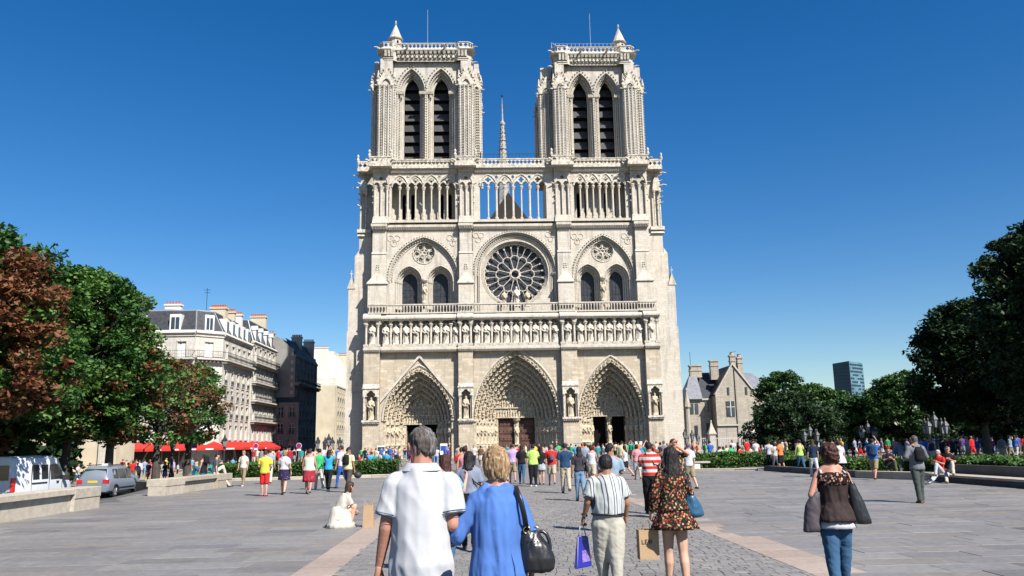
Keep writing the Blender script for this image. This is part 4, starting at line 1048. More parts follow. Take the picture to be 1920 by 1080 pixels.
# upper balustrade, quatrefoils pierced through
def pierced(x0, x1, y, z0, z1, r, step, t=0.16, mat=None, axis='x', parent=None):
    mb = MB(); n = max(1, round((x1-x0)/step)); holes = []
    for i in range(n): holes.append(quatre(x0+(x1-x0)*(i+0.5)/n, (z0+z1)/2, r, 12))
    to = (lambda X, Y, Z: (X, Y, Z)) if axis == 'x' else (lambda X, Y, Z: (Y, X, Z))
    mb.prism([(x0, z0), (x1, z0), (x1, z1), (x0, z1)], holes, y, y+t, to)
    return mb
BC = [(-16.6, -13.5), (-4.25, -1.3), (9.75, 12.85), (20.9, 23.85)]
for x0, x1 in BC:
    mb = pierced(x0, x1, 114.35, 41.9, 42.75, 0.3, 0.74); mb.box(x0-0.08, x1+0.08, 114.25, 117.5, 41.45, 41.9)
    mb.box(x0-0.06, x1+0.06, 114.28, 114.6, 42.75, 42.92); mb.box(x0, x0+0.16, 114.51, 117, 41.9, 42.75); mb.box(x1-0.16, x1, 114.51, 117, 41.9, 42.75)
    for s, xx in ((-1, x0), (1, x1)):
        mb.lathe([(0.16, 0), (0.24, 0.25), (0.12, 0.5), (0.2, 0.8), (0.05, 1.1)], xx, 114.45, 42.92, 6)
        mb.tube([(xx, 114.4, 42.2), (xx+s*0.35, 114.0, 42.35), (xx+s*0.55, 113.8, 42.25)], [0.16, 0.13, 0.06], 5)
    mb.build('balcony', CV, cath)
for x0, x1 in ((-13.42, -4.33), (-1.22, 9.67), (12.93, 20.82)):
    mb = pierced(x0, x1, 115.6, 41.95, 42.75, 0.29, 0.56); mb.box(x0, x1, 115.45, 117.5, 41.47, 41.95); mb.box(x0, x1, 115.54, 115.82, 42.75, 42.9)
    mb.build('balustrade', CV, cath)
mb = MB(); mb.box(-18.6, -0.9, 117.4, 132.2, 43.1, 43.3); mb.box(9.0, 26.0, 117.4, 132.2, 43.1, 43.3); mb.box(-1.1, 9.3, 115.8, 118.2, 41.4, 41.6); mb.build('terrace', ST, cath)

# ---- side buttresses, set back
for sgn in (-1, 1):
    f = (lambda xa, xb: (xa, xb)) if sgn < 0 else (lambda xa, xb: (2*3.86-xb, 2*3.86-xa))
    mb = MB()
    def bx(xa, xb, y0, z0, z1):
        a_, b_ = f(xa, xb); mb.box(a_, b_, y0, 131, z0, z1)
    bx(-20.0, -16.5, 117.7, 0, 9.2); bx(-19.95, -16.5, 117.82, 9.2, 18); bx(-19.85, -16.5, 118.0, 18, 24.2)
    bx(-19.05, -15.9, 118.1, 24.2, 29.0); bx(-18.45, -15.6, 118.2, 29.0, 32.5); bx(-18.35, -15.2, 118.9, 32.5, 42.9)
    a_, b_ = f(-19.05, -18.45); mb.prism([(a_, 29.0), (b_, 29.0), (b_ if sgn < 0 else a_, 29.9)], [], 118.15, 130)
    a_, b_ = f(-20.0, -18.9); c = (a_+b_)/2
    mb.prism([(a_-0.05, 24.2), (b_+0.05, 24.2), (c, 26.0)], [], 117.9, 119.5)
    mb.build('buttress', ST if False else STL if False else ST, cath)
    mb = MB(); mb.tube([(c, 118.0, 25.9), (c, 118.0, 26.9)], [0.07, 0.04], 5); mb.box(c-0.22, c+0.22, 117.95, 118.05, 26.35, 26.47); mb.build('finial', CV, cath)
    mb = MB()
    a_, b_ = f(-18.75, -16.7); mb.box(a_, b_, 117.8, 119.2, 32.5, 33.0); mb.tbox(a_, b_, 117.9, 119.2, 32.0, 32.5, 0.25, 0.25, 0.2, 0)
    a_, b_ = f(-18.7, -16.65); mb.box(a_-0.05, b_+0.05, 117.3, 120.0, 41.7, 42.2)
    a1, b1 = f(-18.4, -17.5); cc = (a1+b1)/2
    for s in (-1, 1): mb.lathe([(0.2, 0), (0.13, 0.3), (0.12, 5.2), (0.28, 5.6)], cc+s*0.4, 118.35, 33.0, 8)
    mb.box(cc-0.6, cc+0.6, 118.1, 119, 38.6, 38.9); mb.prism([(cc-0.6, 38.9), (cc+0.6, 38.9), (cc+0.45, 40.2), (cc, 41.2), (cc-0.45, 40.2)], [], 118.2, 118.8)
    for k in range(6):
        mb.tube([(cc+sgn*(0.35), 118.3, 36.6+k*0.85), (cc+sgn*(0.85), 118.0, 36.8+k*0.85)], [0.12, 0.07], 5)
    for k, z in ((0, 41.2), (1, 39.3)): mb.tube([(cc+sgn*0.4, 118.3, z), (cc+sgn*1.0, 118.0, z+0.15), (cc+sgn*1.5, 117.9, z+0.05)], [0.17, 0.13, 0.06], 5)
    mb.build('pinnacle', CV, cath)
    a_, b_ = f(-18.7, -16.65); mb = pierced(a_, b_, 117.35, 42.2, 43.0, 0.28, 0.68); mb.box(a_-0.04, b_+0.04, 117.3, 117.6, 43.0, 43.15)
    e = a_ if sgn < 0 else b_; mb.lathe([(0.14, 0), (0.22, 0.3), (0.12, 0.6), (0.17, 0.9), (0.04, 1.15)], e, 117.45, 43.15, 6)
    mb.build('balcony', CV, cath)

# ---- towers
def tower(px, sx, lx, rx, ao, ai, apex, dz, turret):
    """px: the two front piers (x0,x1); sx: side faces; lx/rx: centres of the two tall openings"""
    (a0, a1), (b0, b1) = px; s0, s1 = sx
    zt = 60.0+dz; yw = 119.3; yb = 132.0; zs = 55.1+dz
    # walls
    mb = MB()
    o_ = [(a1-0.2, 43.2), (lx-ao, 43.2)]+list(reversed(arc_pts(lx, ao, zs, apex-zs, 12)))
    if rx-lx > 2*ao+0.02: o_ += [(lx+ao, 43.2), (rx-ao, 43.2)]
    o_ += list(reversed(arc_pts(rx, ao, zs, apex-zs, 12)))+[(rx+ao, 43.2), (b0+0.2, 43.2), (b0+0.2, zt), (a1-0.2, zt)]
    mb.prism(o_, [], yw, yw+0.4)
    mb.box(a0+0.5, b1-0.5, 122.5, 131.2, 43.2, zt+0.6)
    mb.box(a0, a0+0.9, yw, 122.5, 43.2, zt); mb.box(b1-0.9, b1, yw, 122.5, 43.2, zt)
    mb.build('tower_wall', STT, cath)
    for c in (lx, rx):
        lancet(c, ao, apex-zs, ai, 2.65, 44.0, zs, yw, 121.0, 4, None)
        beads(arc_pts(c, ao+0.12, zs, apex-zs+0.2, 14), yw-0.1, 0.14, 0.52); beads(arc_pts(c, ao-0.32, zs, apex-zs-0.38, 14), yw+0.15, 0.1, 0.36)
        beads(arc_pts(c, ao-0.6, zs, apex-zs-0.66, 14), yw+0.5, 0.1, 0.34)
        for s in (-1, 1): beads([(c+s*(ao-0.1), 44.3), (c+s*(ao-0.1), zs-0.4)], yw-0.02, 0.13, 0.42); beads([(c+s*(ao-0.45), 44.3), (c+s*(ao-0.45), zs-0.4)], yw+0.3, 0.12, 0.42)
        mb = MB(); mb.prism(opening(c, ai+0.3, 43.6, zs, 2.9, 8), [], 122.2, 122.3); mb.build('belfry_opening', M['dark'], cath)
        lv = MB(); lv.add([(-ai-0.05, 0, 0), (ai+0.05, 0, 0), (ai+0.05, 0.5, 1.3), (-ai-0.05, 0.5, 1.3), (-ai-0.05, 0.06, -0.02), (ai+0.05, 0.06, -0.02), (ai+0.05, 0.56, 1.28), (-ai-0.05, 0.56, 1.28)],
                         [(0, 1, 2, 3), (7, 6, 5, 4), (0, 4, 5, 1), (1, 5, 6, 2), (3, 2, 6, 7), (0, 3, 7, 4)])
        for q in range(5): lv.knob((-ai+ai*2*(q+0.5)/5, 0.0, -0.03), 0.09)
        me = lv.mesh('louvre'); me.materials.append(M['slate_louvre'])
        for q in range(8): put('louvre', me, cath, (c, 121.5, 44.3+1.72*q+(0.4 if dz else 0)))
    # capitals course
    mb = MB()
    for c in (lx, rx):
        for s in (-1, 1): mb.tbox(*(sorted((c+s*ai*1.02, c+s*(ao+0.02)))), yw-0.12, yw+0.35, zs-0.45, zs-0.05, 0, 0, -0.12, 0)
    mb.build('capital', CV, cath)
    # clustered piers with crocketed shafts, front and back corners
    def pier(x0, x1, y0, y1, front):
        mb = MB(); cr = MB(); mb.box(x0+0.28, x1-0.28, y0+0.3, y1, 43.2, zt)
        n = 4
        for i in range(n):
            x = x0+0.2+(x1-x0-0.4)*i/(n-1); yy = y0+0.3-(0.12 if i in (1, 2) else 0)
            mb.lathe([(0.26, 0), (0.26, 0.5), (0.14, 0.8), (0.135, 11.8), (0.24, 12.2), (0.28, 12.3)], x, yy, 43.3+dz*0.5, 8)
            if i < n-1:
                xm = x+(x1-x0-0.4)/(n-1)/2
                for k in range(27): cr.knob((xm, yy-0.16, 44.5+k*0.42), 0.15)
        for xx in (x0, x1):
            for k in range(27): cr.knob((xx, y0+0.35, 44.5+k*0.42), 0.15)
            for q in (1.2, 2.4):
                mb.lathe([(0.2, 0), (0.14, 0.8), (0.14, 11.8), (0.22, 12.2)], xx, y0+q, 43.3+dz*0.5, 7)
                if front:
                    for k in range(27): cr.knob((xx, y0+q-0.5, 44.5+k*0.42), 0.1)
        mb.build('pier', STT, cath)
        # gabled heads and pinnacles on the pier
        c = (x0+x1)/2; hb = 55.6+dz; hw = (x1-x0)/2
        ph = MB()
        ph.prism([(c-hw, hb)]+list(reversed(arc_pts(c, hw*0.55, hb+0.01, hw*0.9, 6)))+[(c+hw, hb), (c+hw, hb+0.5), (c, hb+3.0), (c-hw, hb+0.5)], [], y0+0.05, y0+0.4)
        for s in (-1, 1):
            ph.lathe([(0.2, 0), (0.22, 0.9), (0.3, 1.0), (0.05, 2.3)], c+s*hw*1.0, y0+0.25, hb+0.2, 6)
            ph.lathe([(0.18, 0), (0.2, 1.2), (0.26, 1.3), (0.04, 2.6)], c+s*hw*0.45, y0+0.5, hb+1.3, 6)
            for k in range(5):
                t = k/5; cr.tube([(c+s*hw*(1-t), y0+0.2, hb+0.55+2.4*t), (c+s*(hw*(1-t)+0.28), y0+0.0, hb+0.8+2.4*t)], [0.1, 0.12], 5)
            cr.tube([(c+s*hw, y0+0.3, hb+0.1), (c+s*(hw+0.55), y0+0.1, hb+0.05)], [0.15, 0.07], 5)
        ph.build('pinnacle', CV, cath); cr.build('crockets', CV, cath, kind='stuff')
    pier(a0, a1, 118.0, 121.0, True); pier(b0, b1, 118.0, 121.0, True)
    pier(s0, a0+0.15, 119.9, 122.6, False) if a0-s0 > 0.6 else None
    pier(b1-0.15, s1, 119.9, 122.6, False)
    pier(s0, a0+0.15, 129.0, 131.9, False); pier(b1-0.15, s1, 129.0, 131.9, False)
    mb = MB(); mb.box(s0+0.5, s1-0.5, 123.5, 128.5, 43.2, zt); mb.build('tower_core', STT, cath)
    # top: corbel table, cornice, parapet with canted corner bastions
    L_, R_ = a0+0.15, b1-0.15
    def plan(e, cw=2.2):
        x0, x1, y0, y1 = L_-e, R_+e, 118.25-e, 131.8+e; b = 0.45
        f_ = [(x0+0.7, y0), (x0+cw, y0), (x0+cw+b, y0+b), (x1-cw-b, y0+b), (x1-cw, y0), (x1-0.7, y0), (x1, y0+0.7), (x1, y0+cw), (x1-b, y0+cw+b),
              (x1-b, y1-cw-b), (x1, y1-cw), (x1, y1-0.7), (x1-0.7, y1), (x1-cw, y1), (x1-cw-b, y1-b), (x0+cw+b, y1-b), (x0+cw, y1), (x0+0.7, y1),
              (x0, y1-0.7), (x0, y1-cw), (x0+b, y1-cw-b), (x0+b, y0+cw+b), (x0, y0+cw), (x0, y0+0.7)]
        return f_
    def loft(levels, mat, name):
        mb = MB(); n = len(plan(0)); vs = []
        for e, z in levels: vs += [(x, y, z) for x, y in plan(e)]
        fs = [(i*n+j, i*n+(j+1) % n, (i+1)*n+(j+1) % n, (i+1)*n+j) for i in range(len(levels)-1) for j in range(n)]
        fs += [tuple(range((len(levels)-1)*n, len(levels)*n))]
        mb.add(vs, fs); return mb.build(name, mat, cath)
    z = zt
    loft([(0.0, z-0.3), (0.0, z), (0.1, z), (0.1, z+0.14), (-0.1, z+0.16), (-0.1, z+1.2), (0.25, z+1.3), (0.42, z+1.32), (0.5, z+1.45), (0.2, z+1.75), (0.14, z+1.78)], STT, 'cornice')
    n = 13; x0, x1 = L_+2.5, R_-2.5
    for i in range(n):
        mb = MB(); x = x0+(x1-x0)*(i+0.5)/n
        mb.tbox(x-0.2, x+0.2, 118.3, 118.9, z+0.85, z+1.2, 0, 0, -0.15, 0); mb.box(x-0.13, x+0.13, 118.45, 118.9, z+0.3, z+0.85); mb.box(x-0.2, x+0.2, 118.35, 118.9, z+0.2, z+0.36)
        mb.knob((x+0.3, 118.5, z+0.6), 0.16); mb.build('corbel', CV, cath)
    for q0, q1 in ((L_+0.7, L_+2.2), (R_-2.2, R_-0.7)):
        for i in range(3): x = q0+(q1-q0)*(i+0.5)/3; mb = MB(); mb.tbox(x-0.17, x+0.17, 118.0, 118.5, z+0.3, z+1.2, 0, 0, -0.2, 0); mb.build('corbel', CV, cath)
    P = plan(0.12); zz0, zz1 = z+1.78, z+2.55
    pb = MB()
    for (xa, ya), (xb, yb_) in zip(P, P[1:]+P[:1]):
        ln = math.hypot(xb-xa, yb_-ya)
        if ln < 0.1: continue
        ux, uy = (xb-xa)/ln, (yb_-ya)/ln; nn = max(1, round(ln/0.62))
        holes = [quatre(ln*(i+0.5)/nn, (zz0+zz1)/2+0.02, min(0.3, ln*0.3), 12) for i in range(nn)] if (ya < 121 or abs(ux) < 0.5) else []
        pb.prism([(0, zz0), (ln, zz0), (ln, zz1), (0, zz1)], holes, 0, 0.14, lambda X, Y, Z, xa=xa, ya=ya, ux=ux, uy=uy: (xa+ux*X-uy*Y, ya+uy*X+ux*Y, Z))
    pb.build('parapet', CV, cath)
    mb = MB(); n = len(P); Pi, Po = plan(-0.12), plan(0.2)
    vs = [(x, y, zz1) for x, y in Po]+[(x, y, zz1+0.13) for x, y in Po]+[(x, y, zz1+0.13) for x, y in Pi]+[(x, y, zz1) for x, y in Pi]
    mb.add(vs, [(k*n+j, k*n+(j+1) % n, ((k+1) % 4)*n+(j+1) % n, ((k+1) % 4)*n+j) for k in range(4) for j in range(n)]); mb.build('parapet_rail', STT, cath)
    mb = MB()
    for x in (L_+4.2, R_-4.2): mb.tube([(x, 118.5, z+1.7), (x, 117.6, z+1.9), (x-0.05, 117.1, z+1.8)], [0.2, 0.16, 0.07], 6)
    for x, s in ((L_, -1), (R_, 1)):
        mb.tube([(x, 118.6, z+1.75), (x+s*0.5, 118.2, z+1.9), (x+s*0.85, 118.0, z+1.8)], [0.15, 0.11, 0.05], 6)
        mb.tube([(x, 119.2, z-0.4), (x+s*0.5, 119.0, z-0.25), (x+s*0.85, 118.9, z-0.35)], [0.15, 0.11, 0.05], 6)
    mb.build('gargoyle', CV, cath)
    tx = turret; mb = MB()
    mb.lathe([(0.92, 0), (0.92, 2.3), (1.12, 2.35), (1.2, 2.5), (1.05, 2.6), (0.12, 4.9), (0.1, 5.0), (0.22, 5.15), (0.1, 5.3), (0.18, 5.45), (0.03, 5.7)], tx, 120.0, z+1.5, 12)
    mb.build('stair_turret', STT, cath)
    mb = MB(); mb.prism([(tx+0.2, z+3.0), (tx+0.55, z+3.0), (tx+0.55, z+3.4), (tx+0.37, z+3.55), (tx+0.2, z+3.4)], [], 119.15, 119.3); mb.build('turret_door', M['dark'], cath)
    mb = MB(); xm = (L_+R_)/2+(0.1 if dz else 0.0); mb.tube([(xm, 122, z+1.6), (xm, 122, z+10.2)], [0.045, 0.035], 5); mb.build('lightning_rod', plain('pale_mast', (0.25, 0.27, 0.3), 0.5), cath)
tower([(-15.98, -13.55), (-3.75, -1.58)], (-17.2, -0.45), -11.05, -6.55, 2.24, 1.15, 59.1, 0.0, -13.6)
tower([(10.66, 12.6), (21.35, 23.38)], (8.56, 24.68), 14.9, 18.95, 2.02, 1.08, 58.2, -0.72, 21.3)
# visitors' railing on the south tower roof
mb = MB()
for i in range(16):
    x = 11.2+i*0.62; mb.tube([(x, 119.0, 60.4), (x, 119.0, 62.75)], 0.02, 4)
mb.tube([(11.2, 119.0, 62.7), (20.5, 119.0, 62.7)], 0.02, 4); mb.tube([(10.6, 118.9, 61.2), (10.6, 118.9, 62.9), (12.1, 118.9, 61.7)], 0.07, 4)
mb.build('roof_railing', plain('white_rail', (0.6, 0.6, 0.6), 0.5), cath)
mb = MB()
for i in range(19): mb.tube([(-0.9+i*0.56, 118.4, 42.9), (-0.9+i*0.56, 118.4, 44.6)], 0.02, 4)
mb.tube([(-0.9, 118.4, 44.6), (9.2, 118.4, 44.6)], 0.025, 4); mb.tube([(-0.6, 118.4, 42.9), (-0.6, 118.4, 44.9)], 0.08, 4)
mb.build('terrace_railing', M['iron'], cath)

# ---- nave, roof, spire
mb = MB(); mb.box(-3.6, 12.2, 132, 215, 0, 36.2); mb.build('nave_wall', ST, cath)
mb = MB(); rx0 = 4.4; mb.prism([(rx0-8.4, 36.2), (rx0+8.4, 36.2), (rx0, 48.3)], [], 150.3, 215); mb.build('nave_roof', M['lead'], cath)
mb = MB(); mb.prism([(rx0-8.5, 36.2), (rx0+8.5, 36.2), (rx0, 48.45)], [], 149.9, 150.3); mb.build('nave_gable', plain('dark_gable', (0.028, 0.024, 0.022), 0.9, 0.3, 0.6), cath)
mb = MB(); mb.lathe([(1.6, 44), (1.45, 50), (1.3, 56), (0.95, 63), (0.62, 68.5), (0.4, 71.6), (0.62, 72), (0.62, 72.4), (0.22, 72.8), (0.14, 75.2), (0.05, 78.5)], 4.1, 175, 0, 8)
for zc_ in (66, 68, 69.8): mb.lathe([(0.5, 0), (0.95-0.08*(zc_-66), 0.1), (0.5, 0.25)], 4.1, 175, zc_, 8)
spn = mb.build('spire', plain('spire_lead', (0.30, 0.29, 0.27), 0.7, 0.3, 1.0), cath)
mb = MB()
for k in range(22):
    z = 50+k; rr = 2.3*(1-(z-50)/24)+0.15 if z > 56 else 2.4
    rr = np.interp(z, [50, 56, 63, 68.5, 71.6], [1.5, 1.35, 1.0, 0.66, 0.45])
    for j in range(8):
        t = 2*PI*j/8; mb.tube([(4.1+rr*math.cos(t), 175+rr*math.sin(t), z), (4.1+(rr+0.28)*math.cos(t), 175+(rr+0.28)*math.sin(t), z+0.12)], [0.07, 0.1], 4)
mb.build('crockets', M['lead'], spn, kind='stuff')
mb = MB(); mb.box(3.35, 4.85, 174.95, 175.05, 76.1, 76.25); mb.box(4.0, 4.2, 174.95, 175.05, 75, 78.6); mb.knob((4.1, 175, 78.8), 0.28, 1.4); mb.build('cross', M['iron'], spn)
# ================================================================== BUILDINGS
M['cream'] = ashlar('cream_stone', (0.47, 0.44, 0.385), (0.52, 0.49, 0.435), (0.42, 0.405, 0.37), bw=1.3, bh=0.42, streak=0.35, big=0.35, mort=0.008)
M['render_pale'] = plain('pale_render', (0.47, 0.41, 0.30), 0.9, 0.12, 0.5, bump=0.2)
M['render_white'] = plain('white_render', (0.56, 0.54, 0.48), 0.9, 0.1, 0.5)
M['render_grey'] = plain('grey_party_wall', (0.22, 0.215, 0.20), 0.95, 0.22, 0.35, bump=0.3)
M['zinc'] = plain('zinc_roof', (0.24, 0.26, 0.29), 0.5, 0.12, 1.2, metal=0.3)
M['slate'] = plain('slate_roof', (0.030, 0.032, 0.037), 0.6, 0.35, 2.5, bump=0.3, bscale=12)
M['terracotta'] = plain('terracotta_pot', (0.42, 0.13, 0.07), 0.85, 0.2, 3)
M['white_paint'] = plain('white_paint', (0.62, 0.61, 0.58), 0.6, 0.06, 2)
M['pane'] = plain('window_glass', (0.03, 0.04, 0.05), 0.12, 0.3, 0.6, spec=0.8)
M['shop'] = plain('dark_shopfront', (0.035, 0.03, 0.028), 0.5, 0.3, 0.8)
M['red_canvas'] = plain('red_canvas', (0.42, 0.022, 0.014), 0.75, 0.12, 1.5)
def window_meshes():
    out = {}
    for key, (w_, h) in dict(tall=(1.1, 2.3), mid=(1.05, 1.9), small=(0.9, 1.4), shut=(1.15, 2.2)).items():
        f = MB(); t = 0.07
        f.box(-w_/2, -w_/2+t, 0, 0.08, 0, h); f.box(w_/2-t, w_/2, 0, 0.08, 0, h); f.box(-w_/2+t, w_/2-t, 0, 0.08, h-t, h); f.box(-w_/2+t, w_/2-t, 0, 0.08, 0, t)
        f.box(-t*0.6, t*0.6, -0.01, 0.08, t, h-t)
        if key == 'shut':
            for s in (-1, 1):
                f.box(min(0, s*w_/2)+0.05, max(0, s*w_/2)-0.05, 0.0, 0.05, 0.05, h-0.05)
        else:
            for s in (-1, 1): f.box(*sorted((s*t*0.6, s*(w_/2-t))), 0.01, 0.07, h*0.62, h*0.62+0.05)
        me = f.mesh('window'); me.materials.append(M['white_paint'])
        p = MB(); p.box(-w_/2+0.01, w_/2-0.01, 0.09, 0.12, 0, h); pm = p.mesh('pane'); pm.materials.append(M['pane'])
        out[key] = (me, pm, w_, h)
    return out
WM = window_meshes()
def railing_mesh(w_, h=0.95, out=0.55, step=0.22):
    mb = MB(); mb.box(-w_/2, w_/2, -out, -out+0.04, h-0.05, h); mb.box(-w_/2, w_/2, -out, -out+0.03, 0.06, 0.1); n = max(2, int(w_/step))
    for i in range(n+1):
        x = -w_/2+w_*i/n; mb.box(x-0.013, x+0.013, -out+0.005, -out+0.03, 0.0, h-0.05)
        if i < n: mb.tube([(x+w_/n/2-0.07, -out+0.02, 0.5), (x+w_/n/2, -out+0.02, 0.66), (x+w_/n/2+0.07, -out+0.02, 0.5), (x+w_/n/2, -out+0.02, 0.32), (x+w_/n/2-0.07, -out+0.02, 0.5)], 0.014, 4, False)
    for s in (-1, 1): mb.box(s*w_/2-0.02, s*w_/2+0.02, -out, 0, h-0.05, h); mb.box(s*w_/2-0.015, s*w_/2+0.015, -out, 0, 0.0, 0.04)
    return mb
def facade(bld, p0, p1, z0, z1, xs, rows, mat, thick=0.3):
    """one wall face from p0 to p1 (its outside on the right hand) with window openings.
    xs: window centres along it; rows: (sill z, kind, railing) per storey"""
    ux, uy = p1[0]-p0[0], p1[1]-p0[1]; ln = math.hypot(ux, uy); ux /= ln; uy /= ln; ang = math.atan2(uy, ux)
    to = lambda X, Y, Z: (p0[0]+ux*X-uy*Y, p0[1]+uy*X+ux*Y, Z)
    holes = []
    for zb, kind, rail in rows:
        _, _, w_, h = WM[kind]
        for x in xs: holes.append([(x-w_/2, zb), (x+w_/2, zb), (x+w_/2, zb+h), (x-w_/2, zb+h)])
    mb = MB(); mb.prism([(0, z0), (ln, z0), (ln, z1), (0, z1)], holes, 0, thick, to); mb.build('wall', mat, bld)
    tr = MB()
    for zb, kind, rail in rows:
        me, pm, w_, h = WM[kind]
        for x in xs:
            P = to(x, 0.14, zb); o = put('window', me, bld, P, ang); q = D.objects.new('pane', pm); C.objects.link(q); q.parent = o
            a = to(x-w_/2-0.1, -0.06, 0); b = to(x+w_/2+0.1, -0.06, 0)
            def obox(xa, xb, ya, yb, za, zb_):
                vs = [to(xx, yy, zz) for zz in (za, zb_) for xx, yy in ((xa, ya), (xb, ya), (xb, yb), (xa, yb))]
                tr.add(vs, [(0, 1, 5, 4), (1, 2, 6, 5), (2, 3, 7, 6), (3, 0, 4, 7), (4, 5, 6, 7), (3, 2, 1, 0)])
            obox(x-w_/2-0.12, x+w_/2+0.12, -0.09, 0.0, zb+h+0.04, zb+h+0.2); obox(x-0.12, x+0.12, -0.16, 0.0, zb+h+0.02, zb+h+0.34)
            obox(x-w_/2-0.1, x+w_/2+0.1, -0.12, 0.0, zb-0.12, zb-0.02)
            obox(x-w_/2-0.12, x-w_/2-0.02, -0.06, 0.0, zb, zb+h+0.04); obox(x+w_/2+0.02, x+w_/2+0.12, -0.06, 0.0, zb, zb+h+0.04)
            if rail == 'sill':
                key = ('rs', w_)
                if key not in WM: r_ = railing_mesh(w_+0.1, 0.75, 0.14).mesh('railing'); r_.materials.append(M['iron']); WM[key] = r_
                put('railing', WM[key], bld, to(x, 0, zb), ang)
            elif rail == 'bay':
                key = ('rb', w_)
                if key not in WM: r_ = railing_mesh(w_+1.1, 0.95, 0.6).mesh('railing'); r_.materials.append(M['iron']); WM[key] = r_
                put('railing', WM[key], bld, to(x, 0, zb), ang); obox(x-w_/2-0.6, x+w_/2+0.6, -0.65, 0.0, zb-0.16, zb-0.125)
        if rail == 'long':
            r_ = railing_mesh(ln, 1.0, 0.75, 0.3).mesh('railing'); r_.materials.append(M['iron']); put('railing', r_, bld, to(ln/2, 0, zb), ang)
            obox(0, ln, -0.85, 0, zb-0.22, zb-0.0)
            n = int(ln/0.55)
            for i in range(n): obox(ln*(i+0.5)/n-0.1, ln*(i+0.5)/n+0.1, -0.6, 0, zb-0.5, zb-0.225)
    obox(0, ln, -0.14, 0.0, z1-0.35, z1-0.02) if rows else None
    if tr.v: tr.build('stone_trim', M['cream'] if mat is M['cream'] else mat, bld, kind=None)
    return to, ln, ang
def chimney(bld, x0, x1, y0, y1, z0, z1, pots=6, mat=None, axis='x'):
    mb = MB(); mb.box(x0, x1, y0, y1, z0, z1); mb.box(x0-0.12, x1+0.12, y0-0.12, y1+0.12, z1, z1+0.22); ch = mb.build('chimney', mat or M['render_pale'], bld)
    pm = MB(); pm.lathe([(0.14, 0), (0.12, 0.34), (0.16, 0.38), (0.16, 0.44)], 0, 0, 0, 7); me = pm.mesh('chimney_pot'); me.materials.append(M['terracotta'])
    for i in range(pots):
        t = (i+0.5)/pots; px_, py_ = (x0+(x1-x0)*t, (y0+y1)/2) if axis == 'x' else ((x0+x1)/2, y0+(y1-y0)*t)
        put('chimney_pot', me, ch, (px_, py_, z1+0.22))
    return ch
def mansard(bld, poly, z0, z1, inset, z2, mat=None, name='roof'):
    """slope from the eave polyline up to an inset one, and a shallow zinc top; poly counter-clockwise"""
    n = len(poly); ins = []
    for i in range(n):
        a, b, c = Vector(poly[i-1]), Vector(poly[i]), Vector(poly[(i+1) % n])
        d1, d2 = (b-a).normalized(), (c-b).normalized(); n1, n2 = Vector((-d1.y, d1.x)), Vector((-d2.y, d2.x))
        k = (n1+n2); k = k/(1+n1.dot(n2)); ins.append((b.x+k.x*inset, b.y+k.y*inset))
    mb = MB(); mb.add([(x, y, z0) for x, y in poly]+[(x, y, z1) for x, y in ins], [(i, (i+1) % n, (i+1) % n+n, i+n) for i in range(n)]); r = mb.build(name, mat or M['slate'], bld)
    cx_ = sum(p[0] for p in ins)/n; cy2 = sum(p[1] for p in ins)/n
    mb = MB(); mb.add([(x, y, z1) for x, y in ins]+[((x-cx_)*0.4+cx_, (y-cy2)*0.4+cy2, z2) for x, y in ins], [(i, (i+1) % n, (i+1) % n+n, i+n) for i in range(n)]+[tuple(range(n, 2*n))]); mb.build('roof_top', M['zinc'], bld)
    mb = MB()
    for (xa, ya), (xb, yb) in zip(ins, ins[1:]+ins[:1]): mb.tube([(xa, ya, z1), (xb, yb, z1)], 0.12, 6)
    for (xa, ya), (xb, yb) in zip(poly, ins): mb.tube([(xa, ya, z0), (xb, yb, z1)], 0.1, 5)
    mb.build('roof_edging', M['zinc'], bld)
def dormer(bld, to, ang, x, z0, d0, w_=1.5, h=2.1, pointed=False):
    mb = MB(); mb.box(-w_/2, w_/2, 0, 1.6, 0, h) if not pointed else mb.box(-w_/2, w_/2, 0, 1.6, 0, h*0.85)
    if pointed: mb.prism([(-w_/2-0.12, h*0.85), (w_/2+0.12, h*0.85), (0, h*1.15)], [], -0.1, 1.6)
    me = mb.mesh('dormer'); me.materials.append(M['white_paint']); P = to(x, d0, z0); o = put('dormer', me, bld, P, ang)
    p = MB(); p.box(-w_/2+0.2, -0.05, -0.02, 0.0, 0.25, h*0.82); p.box(0.05, w_/2-0.2, -0.02, 0.0, 0.25, h*0.82); pm = p.mesh('pane'); pm.materials.append(M['pane'])
    q = D.objects.new('pane', pm); C.objects.link(q); q.parent = o

BG = 'houses along the street beside the cathedral'
# A: the corner building
A = empty('corner_building', (-42, 112, SZ), 'cream corner apartment house with slate mansard roof and long iron balcony, red awnings below', 'building', BG)
pA = [(-64, 112), (-39.2, 112), (-36.3, 114.6), (-36.3, 128.2), (-64, 128.2)]
rowsA = [(2.9, 'shut', None), (6.0, 'tall', 'sill'), (9.2, 'tall', 'bay'), (12.3, 'tall', 'sill'), (15.55, 'shut', 'long')]
rowsA = [(3.1, 'shut', None), (6.3, 'mid', 'sill'), (9.6, 'tall', 'bay'), (13.9, 'shut', 'long')]
rowsAs = [(3.1, 'mid', None), (5.9, 'mid', 'sill'), (8.4, 'small', 'sill'), (10.5, 'mid', 'sill'), (13.9, 'shut', 'long')]
f1 = facade(A, pA[0], pA[1], 2.2, 17.2, [3.2, 7.6, 12.0, 16.2, 19.8, 23.0], rowsA, M['cream'])
f2 = facade(A, pA[1], pA[2], 2.2, 17.2, [1.9], rowsA, M['cream'])
f3 = facade(A, pA[2], pA[3], 2.2, 17.2, [1.6, 4.6, 7.3, 9.9, 12.4], rowsAs, M['cream'])
